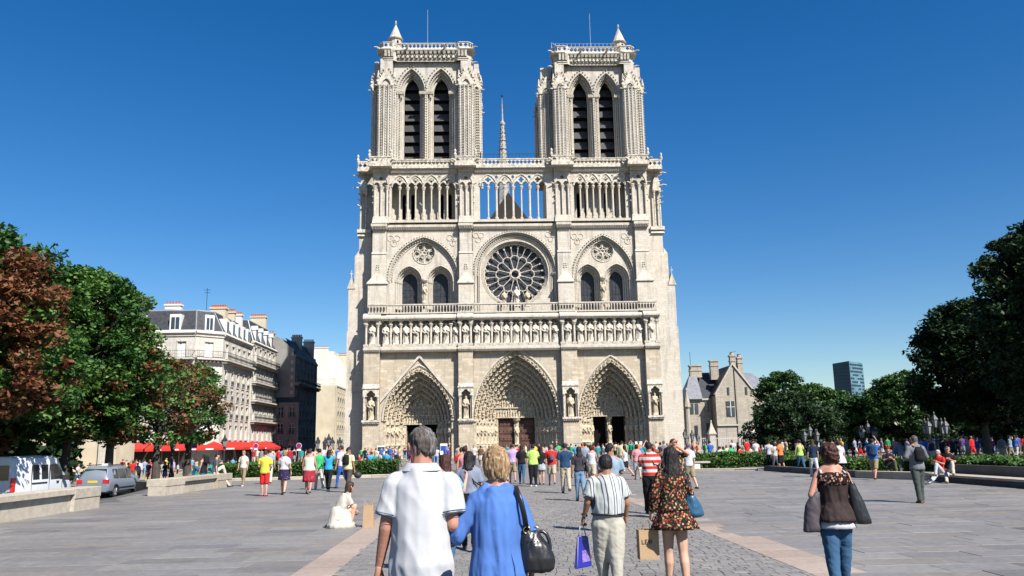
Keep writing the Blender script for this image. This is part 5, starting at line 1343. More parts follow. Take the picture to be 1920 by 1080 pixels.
mb = MB(); mb.box(-63.7, -36.65, 115, 128.1, SZ, 17.1); mb.box(-63.7, -39.4, 112.4, 115, SZ, 17.1); mb.build('core', M['shop'], A)
mb = MB(); mb.box(-64, -39.2, 112.05, 112.3, SZ, 2.2); mb.add([(-39.2, 112.05, SZ), (-36.35, 114.7, SZ), (-36.35, 114.7, 2.2), (-39.2, 112.05, 2.2)], [(0, 1, 2, 3)]); mb.box(-36.6, -36.35, 114.7, 128.2, SZ, 2.2); mb.build('shopfront', M['shop'], A)
mb = MB()
for a, b in ((pA[0], pA[1]), (pA[1], pA[2]), (pA[2], pA[3])):
    mb.tube([(a[0], a[1], 17.3), (b[0], b[1], 17.3)], 0.42, 4); mb.tube([(a[0], a[1], 2.35), (b[0], b[1], 2.35)], 0.3, 4)
mb.build('cornice', M['cream'], A)
mansard(A, pA, 17.4, 20.6, 1.7, 21.4)
for x in (17.0, 21.9, 7.0, 12.0): dormer(A, f1[0], f1[2], x, 17.6, 0.15, 1.5, 2.3)
dormer(A, f2[0], f2[2], 1.9, 17.6, 0.15, 1.3, 2.3)
for x in (2.2, 5.0, 7.6, 10.2, 12.6): dormer(A, f3[0], f3[2], x, 17.6, 0.15, 1.2, 2.2)
chimney(A, -45.5, -43.3, 117, 117.8, 20.5, 21.9, 5, M['render_white']); chimney(A, -39.8, -37.6, 119, 120.2, 20.2, 21.7, 9); chimney(A, -50.6, -49.6, 116, 116.8, 20.8, 21.8, 3)
chimney(A, -40.5, -37.8, 127.5, 128.3, 19.5, 22.0, 8, M['render_white']); chimney(A, -39.5, -37.5, 123, 123.7, 20.5, 21.7, 7)
mb = MB(); mb.tube([(-40, 118, 21), (-40, 118, 24.6)], 0.04, 4); mb.tube([(-40.5, 118, 24.3), (-39.5, 118, 24.3)], 0.03, 4); mb.tube([(-40.4, 118, 23.9), (-39.6, 118, 23.9)], 0.03, 4); mb.build('aerial', M['iron'], A)
# awnings along its ground floor
aw = MB(); aw.add([(0, 0, 0.75), (1, 0, 0.75), (1, -1.0, 0), (0, -1.0, 0), (0, -1.0, -0.3), (1, -1.0, -0.3), (0, 0.0, 0.72), (1, 0, 0.72), (1, -0.98, -0.03), (0, -0.98, -0.03)],
                   [(0, 3, 2, 1), (3, 4, 5, 2), (6, 7, 8, 9), (0, 6, 9, 3), (1, 2, 8, 7)]); awm = aw.mesh('awning'); awm.materials.append(M['red_canvas'])
for k in range(5): put('awning', awm, A, (-64+k*5.0, 112.0, 2.0), 0, (4.8, 2.6, 1.1))
put('awning', awm, A, (-36.3, 115.2, 2.0), PI/2, (5.8, 2.4, 1.1)); put('awning', awm, A, (-36.3, 121.5, 2.0), PI/2, (6.2, 2.4, 1.1))
# B: neighbour
B = empty('apartment_house', (-40, 135, SZ), 'narrow cream house with rows of iron balconies and pointed dormers, right of the corner building', 'building', BG)
rowsB = [(3.0, 'mid', None), (6.0, 'mid', 'long'), (9.1, 'mid', 'long'), (11.9, 'mid', 'long'), (14.9, 'tall', 'long')]
f4 = facade(B, (-36.1, 128.3), (-36.1, 142.6), 2.0, 17.9, [1.6, 4.4, 7.2, 10.0, 12.7], rowsB, M['cream'])
mb = MB(); mb.box(-52, -36.5, 128.4, 142.5, SZ, 17.8); mb.build('core', M['shop'], B)
mb = MB(); mb.tube([(-36.1, 128.3, 18.0), (-36.1, 142.6, 18.0)], 0.35, 4); mb.build('cornice', M['cream'], B)
mansard(B, [(-52, 128.35), (-36.1, 128.35), (-36.1, 142.6), (-52, 142.6)], 18.1, 21.6, 1.3, 22.3)
for x in (2.4, 5.5, 8.7, 11.9): dormer(B, f4[0], f4[2], x, 18.2, 0.1, 1.3, 2.3, True)
chimney(B, -40.5, -37.9, 141.8, 142.6, 20, 23.9, 8)
put('awning', awm, B, (-36.1, 129.0, 1.9), PI/2, (12.0, 2.6, 1.2))
# C: house standing forward, blank party wall towards us
Cc = empty('party_wall_house', (-38, 150, SZ), 'tall grey house with a blank side wall in the shadow of the cathedral', 'building', BG)
mb = MB(); mb.box(-46, -33.2, 143.0, 161.5, SZ, 18.6); mb.prism([(-46, 18.6), (-33.4, 18.6), (-36.0, 20.7), (-46, 20.7)], [], 143.0, 161.5); mb.build('wall', M['render_grey'], Cc)
rowsC = [(3.0, 'mid', 'sill'), (6.2, 'mid', 'sill'), (9.4, 'tall', 'sill'), (12.8, 'tall', 'long'), (15.9, 'small', None)]
facade(Cc, (-32.9, 143.0), (-32.9, 161.5), SZ, 17.6, [1.6, 4.6, 7.6, 10.6, 13.6, 16.6], rowsC, M['render_grey'])
mb = MB(); mb.add([(-32.8, 143.2, 17.6), (-32.8, 161.5, 17.6), (-34.9, 161.5, 20.6), (-34.9, 143.2, 20.6)], [(0, 1, 2, 3)]); mb.build('roof', M['slate'], Cc)
chimney(Cc, -39.5, -36.8, 143.3, 144.0, 20.5, 21.2, 6, M['render_grey']); chimney(Cc, -35.8, -34.0, 152, 152.8, 19, 21.6, 6); chimney(Cc, -35.5, -33.6, 160.6, 161.5, 17, 21.8, 5)
mb = MB()
for k in range(12): mb.box(-33.6, -33.2+0.02*(k % 2), 142.9, 143.0, 3+k*1.3, 3.6+k*1.3)
mb.build('quoins', M['render_pale'], Cc, kind='stuff')
E1 = empty('low_annex', (-34, 139, SZ), 'low dark annex with white window frames, foot of the blank party wall', 'building', BG)
facade(E1, (-36.0, 142.7), (-36.0, 142.9), SZ, 9.4, [], [], M['render_grey'])
f5 = facade(E1, (-36.05, 142.65), (-32.0, 142.65), SZ, 9.4, [1.0, 2.9], [(1.2, 'mid', None), (4.0, 'mid', 'sill'), (6.8, 'mid', 'sill')], M['render_grey'], 0.25)
mb = MB(); mb.add([(-36.1, 142.6, 9.4), (-31.9, 142.6, 9.4), (-31.9, 143.0, 10.3), (-36.1, 143.0, 10.3)], [(0, 1, 2, 3)]); mb.build('roof', M['slate'], E1)
# D: pale blank wall with a terrace, taller white gables behind
Dd = empty('terrace_house', (-41, 212, SZ), 'pale house with a blank lit wall and a railed roof terrace, next to the cathedral', 'building', BG)
mb = MB(); mb.box(-47, -37.2, 205, 220, SZ, 16.6); mb.build('wall', M['render_pale'], Dd)
facade(Dd, (-36.9, 205), (-36.9, 220), SZ, 16.8, [2.0, 5.2, 8.4, 11.6], [(3.0, 'mid', 'sill'), (6.4, 'mid', 'sill'), (9.8, 'mid', 'sill'), (13.2, 'mid', 'sill')], M['render_pale'], 0.25)
r_ = railing_mesh(9.6, 1.8, 0.0, 0.3).mesh('railing'); r_.materials.append(M['iron']); put('railing', r_, Dd, (-42.0, 205.1, 16.6))
E2 = empty('gabled_house', (-43, 226, SZ), 'white rendered house with stepped chimneys behind the roof terrace', 'building', BG)
mb = MB(); mb.box(-50, -40.6, 220.5, 236, SZ, 26.9); mb.prism([(-40.6, 16), (-37.2, 16), (-37.2, 20.5), (-40.6, 26)], [], 220.5, 236); mb.build('wall', M['render_white'], E2)
chimney(E2, -46, -42.2, 220.6, 221.5, 26.9, 27.8, 6, M['render_white']); chimney(E2, -40.8, -38.6, 228, 229, 23, 26.6, 5)
E3 = empty('far_house', (-40, 245, SZ), 'farthest house at the end of the street, dormers under a zinc roof', 'building', BG)
facade(E3, (-36.6, 236), (-36.6, 285), SZ, 21.6, [3+3.4*k for k in range(13)], [(3.0, 'mid', 'sill'), (6.6, 'mid', 'sill'), (10.2, 'mid', 'long'), (13.8, 'mid', 'sill'), (17.4, 'mid', 'long')], M['cream'])
mb = MB(); mb.box(-52, -37.0, 236, 285, SZ, 21.6); mb.build('core', M['render_pale'], E3)
mansard(E3, [(-52, 236), (-36.6, 236), (-36.6, 285), (-52, 285)], 21.6, 25.2, 1.2, 25.8)
for k in range(8): dormer(E3, lambda X, Y, Z: (-36.6-Y, 236+X, Z), PI/2, 3+k*4, 21.8, 0.1, 1.3, 2.2)
chimney(E3, -41.5, -38.5, 246, 247, 25, 27.6, 7)
mb = MB(); mb.box(-36.2, -34.9, 150, 161.5, 18, 20.9); mb.build('attic', M['render_pale'], Cc)
# E: house behind the left trees
F_ = empty('chimney_house', (-55, 88, SZ), 'dark house behind the left trees, only its broad chimney shows above them', 'building')
mb = MB(); mb.box(-85, -41.0, 86, 99, SZ, 16.4); mb.build('wall', M['render_pale'], F_)
mb = MB(); mb.prism([(-85, 16.4), (-41.0, 16.4), (-42.6, 18.6), (-85, 18.6)], [], 86, 99); mb.build('roof', M['slate'], F_)
for k in range(9):
    o = put('window', WM['tall'][0], F_, (-43.5-3.4*k, 85.9, 9.0)); q = D.objects.new('pane', WM['tall'][1]); C.objects.link(q); q.parent = o
    o = put('window', WM['tall'][0], F_, (-43.5-3.4*k, 85.9, 4.6)); q = D.objects.new('pane', WM['tall'][1]); C.objects.link(q); q.parent = o
chimney(F_, -43.6, -41.0, 87, 88, 16.5, 19.7, 6)
# G: low pale wall behind the cars, deep in the shade of the trees
G_ = empty('street_wall', (-38, 75, SZ), 'pale rendered wall with a pilaster behind the parked cars', 'wall')
mb = MB(); mb.box(-35.8, -32.2, 74, 74.6, SZ, 4.2); mb.build('wall', M['render_pale'], G_)
for k in range(1):
    mb = MB(); mb.box(-33.6-k*5, -32.9-k*5, 73.7, 74.0, SZ, 4.5); mb.build('pilaster', M['cream'], G_)

# ---- gabled stone house on the right
H = empty('gabled_stone_house', (33, 152, 0), 'grey stone gothic house with steep gable, tall chimneys and slate roofs, right of the cathedral', 'building')
hs_ = ashlar('house_stone', (0.33, 0.29, 0.23), (0.38, 0.34, 0.28), (0.30, 0.28, 0.25), bw=0.9, bh=0.32, streak=0.4)
hx = lambda px: (px-911)/1552*150
mb = MB()
mb.prism([(41.3, 0), (48.6, 0), (48.6, 9.8), (44.7, 15.2), (41.3, 10.0)], [], 150, 150.5); mb.build('gable_wall', hs_, H)
mb = MB(); mb.box(41.35, 48.55, 150.5, 160, 0, 9.7); mb.box(36.2, 41.3, 153.0, 162, 0, 9.4); mb.box(48.6, 56, 152, 162, 0, 10.5); mb.build('wall', hs_, H)
mb = MB(); mb.prism([(41.05, 9.9), (41.4, 10.1), (44.7, 15.3), (48.7, 9.9), (48.95, 9.9), (44.72, 15.75)], [], 149.75, 150.7); mb.build('coping', plain('pale_coping', (0.40, 0.37, 0.31), 0.9), H)
mb = MB(); mb.add([(41.2, 150.6, 9.9), (44.7, 150.6, 15.3), (44.7, 162, 15.3), (41.2, 162, 9.9), (48.7, 150.6, 9.9), (48.7, 162, 9.9)], [(0, 1, 2, 3), (1, 4, 5, 2)])
mb.add([(38.4, 153, 9.4), (43.5, 153, 9.4), (43.5, 158, 14.6), (39.6, 158, 14.6)], [(0, 1, 2, 3)])
mb.build('roof', M['slate'], H)
mb = MB(); mb.add([(36.2, 152.4, 9.3), (39.6, 152.4, 9.3), (39.5, 156, 14.2), (38.3, 156, 14.2), (36.2, 158, 9.3), (39.6, 158, 9.3)], [(0, 1, 2, 3), (4, 0, 3), (1, 5, 2), (4, 3, 2, 5)]); mb.build('turret_roof', plain('pale_slate', (0.16, 0.17, 0.19), 0.4, 0.2, 2), H)
mb = MB(); mb.add([(46.6, 152, 10.3), (54.5, 152, 9.3), (50.2, 156.5, 14.3), (47.8, 156.5, 14.3)], [(0, 1, 2, 3)]); mb.build('side_roof', plain('pale_slate', (0.16, 0.17, 0.19)), H)
for (x0, x1, y0, z0, z1) in ((38.3, 40.5, 155.5, 13.5, 15.6), (42.1, 43.6, 155, 13, 16.4), (44.5, 45.45, 150.1, 9.5, 16.8), (46.4, 47.3, 152, 11, 16.6), (47.5, 48.1, 156, 12, 15.8)):
    mb = MB(); mb.box(x0, x1, y0, y0+1.0, z0, z1); mb.box(x0-0.14, x1+0.14, y0-0.14, y0+1.14, z1, z1+0.25); mb.box(x0-0.1, x1+0.1, y0-0.1, y0+1.1, z1-0.9, z1-0.7)
    if x0 > 44: mb.lathe([(0.4, 0), (0.34, 0.5), (0.42, 0.6)], (x0+x1)/2, y0+0.5, z1+0.25, 8)
    mb.build('chimney', hs_, H)
mb = MB(); mb.tube([(44.95, 149.95, 0.5), (44.95, 149.95, 14.5)], 0.09, 6); mb.build('downpipe', M['iron'], H)
for (x, z, w_, h) in ((43.9, 6.0, 1.5, 2.7), (43.7, 9.9, 0.35, 1.3), (47.0, 9.9, 0.35, 1.3), (46.2, 3.4, 0.5, 0.6), (47.1, 3.4, 0.5, 0.6)):
    mb = MB(); mb.box(x-w_/2-0.06, x+w_/2+0.06, 149.93, 149.99, z-0.1, z+h+0.06); o = mb.build('window', plain('pale_coping', (0.4, 0.37, 0.31)), H)
    mb = MB(); mb.box(x-w_/2, x+w_/2, 149.85, 149.92, z, z+h); mb.build('pane', M['pane'], o)
    if w_ > 1: mb = MB(); mb.box(x-0.05, x+0.05, 149.8, 149.84, z, z+h); mb.box(x-w_/2, x+w_/2, 149.8, 149.84, z+h*0.6, z+h*0.6+0.08); mb.build('frame', M['white_paint'], o)
mb = MB(); mb.prism(opening(46.6, 1.15, 0, 1.6, 0.9, 8), [], 149.85, 149.98); mb.build('door', M['door_wood'], H)
mb = MB(); mb.box(41.3, 45.2, 149.7, 149.98, 4.3, 4.55); mb.box(36.0, 41.2, 152.7, 153, 9.1, 9.4); mb.box(45.2, 48.6, 149.7, 149.98, 2.75, 3.0); mb.build('string_course', plain('pale_coping', (0.4, 0.37, 0.31)), H)
for (x, z) in ((37.6, 6.6), (38.5, 6.6), (38.2, 2.6), (40.4, 3.0), (40.4, 7.0)):
    mb = MB(); mb.box(x-0.3, x+0.3, 152.9, 152.98, z, z+1.9); mb.build('window', M['pane'], H)
mb = MB(); mb.tube([(38.4, 155.4, 15), (38.4, 155.4, 18.3)], 0.04, 4); mb.tube([(44.4, 150.5, 17.3), (45.8, 150.5, 17.9)], 0.03, 4); mb.build('aerial', M['iron'], H)
mb = MB(); mb.lathe([(0.5, 0), (0.45, 5), (0.7, 5.4), (0.1, 8.2), (0.2, 8.5), (0.02, 9)], 36.6, 152.4, 2.5, 8); mb.lathe([(0.25, 0), (0.2, 4), (0.05, 6)], 35.4, 152, 4.0, 6); mb.build('pinnacle', hs_, H)
# gate with stone piers and railings before it
Gt = empty('garden_gate', (37, 120, 0), 'iron railings between two stone gate piers with pointed caps, before the gabled house', 'gate')
for px, yy in ((1327, 120), (1405, 120)):
    x = (px-911)/1552*yy; mb = MB(); mb.box(x-0.42, x+0.42, yy-0.42, yy+0.42, 0, 2.6); mb.box(x-0.55, x+0.55, yy-0.55, yy+0.55, 2.6, 2.8); mb.lathe([(0.72, 0), (0.3, 0.9), (0.1, 1.5), (0.14, 1.7), (0.02, 1.85)], x, yy, 2.8, 4, rot=PI/4); mb.build('gate_pier', plain('pale_coping', (0.4, 0.37, 0.31)), Gt)
mb = MB()
for k in range(64):
    x = 29+k*0.27
    if abs(x-32.2) > 0.45 and abs(x-38.2) > 0.45: mb.box(x-0.02, x+0.02, 120, 120.03, 0.0, 2.2)
mb.box(29, 46, 120, 120.04, 2.0, 2.05); mb.box(29, 46, 120, 120.04, 0.3, 0.35); mb.build('railing', plain('white_rail', (0.6, 0.6, 0.6)), Gt)
mb = MB(); mb.box(50, 180, 118, 118.4, 0, 0.9)
mb.build('garden_wall', M['darkstone'], None); o = D.objects['garden_wall']; tag(o, 'low dark wall far behind the trees on the right', 'wall')

# ---- far office tower
T_ = empty('office_tower', (404, 900, 0), 'distant dark glass office tower above the trees', 'office tower')
tw = MB()
def tx(px, Y): return (px-911)/1552*Y
xa, xb, xc = tx(1568, 890), tx(1598, 880), tx(1622, 900)
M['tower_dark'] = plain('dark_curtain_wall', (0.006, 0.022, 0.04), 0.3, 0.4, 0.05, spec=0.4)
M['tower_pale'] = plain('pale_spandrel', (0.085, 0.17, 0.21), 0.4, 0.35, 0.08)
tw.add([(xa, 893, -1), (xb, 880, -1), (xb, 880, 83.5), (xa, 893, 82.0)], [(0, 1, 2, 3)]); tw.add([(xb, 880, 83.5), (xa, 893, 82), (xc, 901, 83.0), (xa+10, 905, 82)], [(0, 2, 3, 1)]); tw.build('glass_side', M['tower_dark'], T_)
tw = MB(); tw.add([(xb, 880, -1), (xc+1.5, 901, -1), (xc+1.5, 901, 82.5), (xb, 880, 83.5)], [(0, 1, 2, 3)]); tw.build('pale_side', M['tower_pale'], T_)  # this side is coloured paler than the glass side
rnd = random.Random(5); fl = MB()
for k in range(21):
    z = 4+k*3.75; t = 0.03
    while t < 0.96:
        l = rnd.uniform(0.04, 0.2)
        if rnd.random() < 0.68:
            t1 = min(t+l, 0.97); dx, dy = xc+1.5-xb, 21
            fl.add([(xb+dx*t+0.05, 880+dy*t-0.12, z), (xb+dx*t1+0.05, 880+dy*t1-0.12, z), (xb+dx*t1+0.05, 880+dy*t1-0.12, z+2.0), (xb+dx*t+0.05, 880+dy*t-0.12, z+2.0)], [(0, 1, 2, 3)])
        t += l+0.02
fl.build('window_bands', M['tower_dark'], T_, kind='stuff')
mb = MB()
for k in range(22): mb.add([(xa, 892.8, 2+k*3.75), (xb, 879.8, 2+k*3.75), (xb, 879.8, 2.35+k*3.75), (xa, 892.8, 2.35+k*3.75)], [(0, 1, 2, 3)])
mb.build('floor_lines', plain('tower_line', (0.03, 0.05, 0.065), 0.4), T_, kind='stuff')
T2 = empty('white_block', (240, 520, 0), 'low white building with red roof at the foot of the office tower', 'building')
mb = MB(); mb.box(222, 252, 520, 540, 0, 25.5); mb.build('wall', M['render_white'], T2)
mb = MB(); mb.box(230, 240, 518, 520, 0, 23); mb.build('roof', M['terracotta'], T2)
# roofs and trees far away close the horizon
rs = np.random.RandomState(2); FARK = [-330, -250, -180, -120, -75, 75, 130, 180, 290, 350]
for i, x in enumerate(FARK):
    e = empty('distant_block', (x, 420, 0), ['farthest', 'next', 'middle', 'fourth', 'nearest'][i if i < 5 else 9-i]+' distant block of flats out along the '+('left' if x < 0 else 'right')+' side, behind the trees', 'building', 'distant blocks of flats')
    h = 14+rs.rand()*7; mb = MB(); mb.box(x-27, x+27, 400+rs.rand()*60, 470, SZ, h); mb.build('wall', [M['render_pale'], M['render_grey'], M['render_white'], M['cream']][i % 4], e)
    mb = MB(); mb.prism([(x-27, h), (x+27, h), (x+24, h+3), (x-24, h+3)], [], 460, 470); mb.build('roof', M['slate'], e)
# ================================================================== VEHICLES
M['van_white'] = plain('van_white_paint', (0.62, 0.64, 0.67), 0.3, 0.03, 0.8, spec=0.5)
M['silver'] = plain('silver_blue_paint', (0.22, 0.26, 0.32), 0.25, 0.04, 0.8, metal=0.3, spec=0.5)
M['teal'] = plain('teal_paint', (0.02, 0.22, 0.18), 0.3, 0.05, 0.8)
M['car_glass'] = plain('car_window_glass', (0.02, 0.025, 0.03), 0.08, 0.3, 0.7, spec=0.9)
M['tyre'] = plain('tyre_rubber', (0.02, 0.02, 0.02), 0.85, 0.1, 5)
M['rim'] = plain('alloy_rim', (0.35, 0.36, 0.38), 0.35, 0.05, 5, metal=0.7)
M['black_trim'] = plain('black_trim', (0.025, 0.025, 0.027), 0.6, 0.1, 5)
M['red_lamp'] = plain('red_lamp_glass', (0.5, 0.015, 0.02), 0.2, 0.05, 5, spec=0.7)
M['plate'] = plain('yellow_plate', (0.75, 0.42, 0.03), 0.5, 0.03, 5)
M['print_black'] = plain('black_print', (0.01, 0.01, 0.01), 0.7, 0.0, 5)
def vehicle(name, label, cat, loc, rz, Lg, W, secs, paint, axles, wr, side_wins, rear_win, lamps, plate, extras=None):
    """secs: (x, z_sill, z_belt, z_roof, half_sill, half_belt, half_roof) from the tail (0) to the nose; heading +x"""
    e = empty(name, loc, label, cat, None, rz)
    vs = []; nS = len(secs)
    for (x, zs, zb, zr, hs, hb, hr) in secs:
        ring = [(x, -hs*0.85, zs), (x, -hs, zs+0.12), (x, -hb, (zs+zb)/2+0.1), (x, -hb*0.985, zb), (x, -hr, zr-0.1*(zr > zb+0.2)), (x, -hr*0.82, zr), (x, 0, zr+0.02),
                (x, hr*0.82, zr), (x, hr, zr-0.1*(zr > zb+0.2)), (x, hb*0.985, zb), (x, hb, (zs+zb)/2+0.1), (x, hs, zs+0.12), (x, hs*0.85, zs)]
        vs += ring
    n = 13; fs = [(i*n+j, i*n+(j+1) % n, (i+1)*n+(j+1) % n, (i+1)*n+j) for i in range(nS-1) for j in range(n)]
    fs += [tuple(range(n-1, -1, -1)), tuple(range((nS-1)*n, nS*n))]
    mb = MB(); mb.add(vs, fs); body = mb.build('body', paint, None, smooth=True); body.parent = e
    sm = body.modifiers.new('edge', 'BEVEL'); sm.width = 0.03; sm.segments = 2; sm.limit_method = 'ANGLE'; sm.angle_limit = R(35)
    def halfw(x, z):
        for a, b in zip(secs, secs[1:]):
            if a[0] <= x <= b[0]:
                t = (x-a[0])/max(1e-6, b[0]-a[0]); zb = a[2]+(b[2]-a[2])*t; zr = a[3]+(b[3]-a[3])*t; hb = a[5]+(b[5]-a[5])*t; hr = a[6]+(b[6]-a[6])*t
                k = min(1, max(0, (z-zb)/max(0.05, zr-0.1-zb))); return hb*0.985+(hr-hb*0.985)*k
        return W/2
    for (poly) in side_wins:
        for s in (-1, 1):
            mb = MB(); mb.add([(x, s*(halfw(x, z)+0.012), z) for x, z in poly]+[(x, s*(halfw(x, z)-0.03), z) for x, z in poly],
                              [tuple(range(len(poly)))[::s]]+[(i, (i+1) % len(poly), (i+1) % len(poly)+len(poly), i+len(poly)) for i in range(len(poly))]); o = mb.build('window', M['car_glass'], None); o.parent = e
    if rear_win:
        mb = MB(); mb.add(rear_win, [(0, 1, 2, 3)]); o = mb.build('rear_window', M['car_glass'], None); o.parent = e
    for ax in axles:
        for s in (-1, 1):
            mb = MB(); y = s*(W/2-0.12); mb.tube([(ax, y-0.11, wr), (ax, y-0.1, wr), (ax, y+0.1, wr), (ax, y+0.11, wr)], [wr*0.92, wr, wr, wr*0.92], 20)
            o = mb.build('wheel', M['tyre'], None, smooth=False); o.parent = e
            mb = MB(); mb.tube([(ax, y+s*0.1, wr), (ax, y+s*0.125, wr)], [wr*0.66, wr*0.6], 14)
            for k in range(6): t = 2*PI*k/6; mb.tube([(ax, y+s*0.125, wr), (ax+wr*0.6*math.cos(t), y+s*0.135, wr+wr*0.6*math.sin(t))], 0.03, 4)
            r_ = mb.build('rim', M['rim'], None); r_.parent = o
            mb = MB(); pts = [(ax+wr*1.16*math.cos(PI*i/10), s*(W/2+0.004), wr+wr*1.16*math.sin(PI*i/10)) for i in range(11)]; mb.tube(pts, 0.045, 5, False)
            mb.add([(ax+wr*1.12*math.cos(PI*i/10), s*(W/2-0.0), wr+wr*1.12*math.sin(PI*i/10)) for i in range(11)]+[(ax, s*(W/2-0.0), wr)], [(i, i+1, 11)[::-s] for i in range(10)])
            o = mb.build('wheel_arch', M['black_trim'], None); o.parent = e
    for (nm, box, mk) in lamps:
        mb = MB(); mb.box(*box); o = mb.build(nm, M[mk], None); o.parent = e
    if plate: mb = MB(); mb.box(*plate); o = mb.build('number_plate', M['plate'], None); o.parent = e
    if extras: extras(e)
    return e
# white high-roofed van, seen from its right rear corner
vsec = [(0.0, 0.42, 1.2, 2.30, 0.93, 0.97, 0.84), (0.06, 0.38, 1.2, 2.36, 0.97, 1.0, 0.88), (3.2, 0.35, 1.2, 2.38, 0.98, 1.0, 0.88), (3.9, 0.35, 1.2, 2.30, 0.98, 1.0, 0.86),
        (4.5, 0.35, 1.18, 1.75, 0.98, 0.99, 0.80), (4.95, 0.35, 1.14, 1.28, 0.97, 0.97, 0.82), (5.25, 0.38, 0.95, 1.08, 0.90, 0.92, 0.80), (5.38, 0.42, 0.8, 0.92, 0.78, 0.8, 0.7)]
def vx(e):
    for (x0, x1, y, z) in ((1.55, 3.1, -1.012, 1.16), (0.75, 1.5, -1.012, 1.16)):
        pass
    mb = MB(); mb.box(1.45, 2.75, -1.018, -0.99, 1.14, 1.19); o = mb.build('door_rail', M['black_trim'], None); o.parent = e
    mb = MB(); mb.box(3.62, 3.8, -1.03, -0.99, 1.12, 1.2); o = mb.build('door_handle', M['black_trim'], None); o.parent = e
    mb = MB(); mb.box(0.1, 4.9, -1.016, -0.99, 0.5, 0.54); mb.box(0.1, 4.9, 0.99, 1.016, 0.5, 0.54); o = mb.build('side_moulding', M['black_trim'], None); o.parent = e
    for xx in (1.4, 2.95, 4.15):
        mb = MB(); mb.box(xx-0.008, xx+0.008, -1.006, -0.97, 0.42, 2.05 if xx < 4 else 1.15); o = mb.build('door_gap', M['black_trim'], None); o.parent = e
    mb = MB(); mb.box(4.15, 4.3, -1.28, -1.0, 1.2, 1.45); mb.box(4.15, 4.3, 1.0, 1.28, 1.2, 1.45); o = mb.build('wing_mirror', M['black_trim'], None); o.parent = e
    mb = MB(); mb.box(-0.09, 0.0, -0.9, 0.9, 0.36, 0.55); o = mb.build('bumper', M['black_trim'], None); o.parent = e
    mb = MB(); mb.box(-0.02, 0.0, -0.01, 0.01, 0.6, 2.2); o = mb.build('rear_door_gap', M['black_trim'], None); o.parent = e
vehicle('parked_van', 'white high-roofed van parked behind the nearer stone bench', 'van', (-21.7, 37.7, SZ), PI/2, 5.4, 2.0, vsec, M['van_white'], (0.95, 4.35), 0.34,
        [[(1.55, 1.32), (2.1, 1.32), (2.1, 1.98), (1.55, 1.98)], [(2.3, 1.32), (2.88, 1.32), (2.88, 1.98), (2.3, 1.98)], [(3.1, 1.28), (4.35, 1.26), (4.22, 1.62), (3.75, 1.98), (3.1, 1.98)]],
        [(-0.012, -0.75, 1.35), (-0.012, -0.12, 1.35), (-0.006, -0.12, 2.0), (-0.006, -0.72, 2.0)],
        [('tail_lamp', (-0.03, 0.1, -1.0, -0.84, 0.85, 1.45), 'red_lamp'), ('tail_lamp', (-0.03, 0.1, 0.84, 1.0, 0.85, 1.45), 'red_lamp')], (-0.02, -0.005, -0.3, 0.2, 0.7, 0.82), vx)
msec = [(0.0, 0.35, 0.95, 1.02, 0.78, 0.82, 0.7), (0.1, 0.28, 0.98, 1.25, 0.86, 0.9, 0.72), (0.42, 0.26, 0.98, 1.66, 0.89, 0.905, 0.66), (1.2, 0.25, 0.97, 1.74, 0.9, 0.905, 0.68), (2.4, 0.25, 0.96, 1.74, 0.9, 0.905, 0.68),
        (3.0, 0.25, 0.95, 1.60, 0.9, 0.9, 0.66), (3.7, 0.25, 0.93, 1.14, 0.9, 0.9, 0.72), (4.2, 0.27, 0.85, 0.98, 0.87, 0.87, 0.72), (4.5, 0.3, 0.7, 0.82, 0.78, 0.78, 0.65), (4.62, 0.35, 0.6, 0.66, 0.62, 0.64, 0.55)]
def mx_(e):
    mb = MB(); mb.box(0.9, 3.9, -0.925, -0.89, 0.5, 0.57); mb.box(0.9, 3.9, 0.89, 0.925, 0.5, 0.57); o = mb.build('side_moulding', M['black_trim'], None); o.parent = e
    mb = MB(); mb.box(3.25, 3.4, -1.08, -0.9, 0.98, 1.12); mb.box(3.25, 3.4, 0.9, 1.08, 0.98, 1.12); o = mb.build('wing_mirror', M['silver'], None); o.parent = e
    mb = MB(); mb.tube([(0.5, -0.6, 1.78), (2.7, -0.6, 1.8)], 0.025, 5); mb.tube([(0.5, 0.6, 1.78), (2.7, 0.6, 1.8)], 0.025, 5); o = mb.build('roof_rail', M['black_trim'], None); o.parent = e
    mb = MB(); mb.box(-0.05, 0.12, -0.8, 0.8, 0.36, 0.58); o = mb.build('bumper', M['silver'], None); o.parent = e
    mb = MB(); mb.box(1.3, 1.42, -0.15, 0.15, 1.76, 1.86); o = mb.build('taxi_sign', M['white_paint'], None); o.parent = e
vehicle('parked_minivan', 'silver blue minivan with a yellow rear plate and white roof sign', 'minivan', (-21.75, 47.3, SZ), PI/2, 4.6, 1.82, msec, M['silver'], (0.85, 3.72), 0.33,
        [[(0.62, 1.05), (1.3, 1.03), (1.3, 1.55), (0.75, 1.55)], [(1.38, 1.03), (2.3, 1.02), (2.3, 1.56), (1.38, 1.56)], [(2.38, 1.02), (3.45, 1.0), (3.3, 1.14), (2.95, 1.45), (2.7, 1.55), (2.38, 1.56)]],
        [(0.06, -0.68, 1.08), (0.06, 0.68, 1.08), (0.33, 0.6, 1.58), (0.33, -0.6, 1.58)],
        [('tail_lamp', (-0.02, 0.12, -0.88, -0.55, 0.82, 1.02), 'red_lamp'), ('tail_lamp', (-0.02, 0.12, 0.55, 0.88, 0.82, 1.02), 'red_lamp')], (-0.015, 0.0, -0.26, 0.26, 0.84, 0.96), mx_)
csec = [(a, b, c*0.93, d*0.84, e_, f_, g_) for a, b, c, d, e_, f_, g_ in msec]
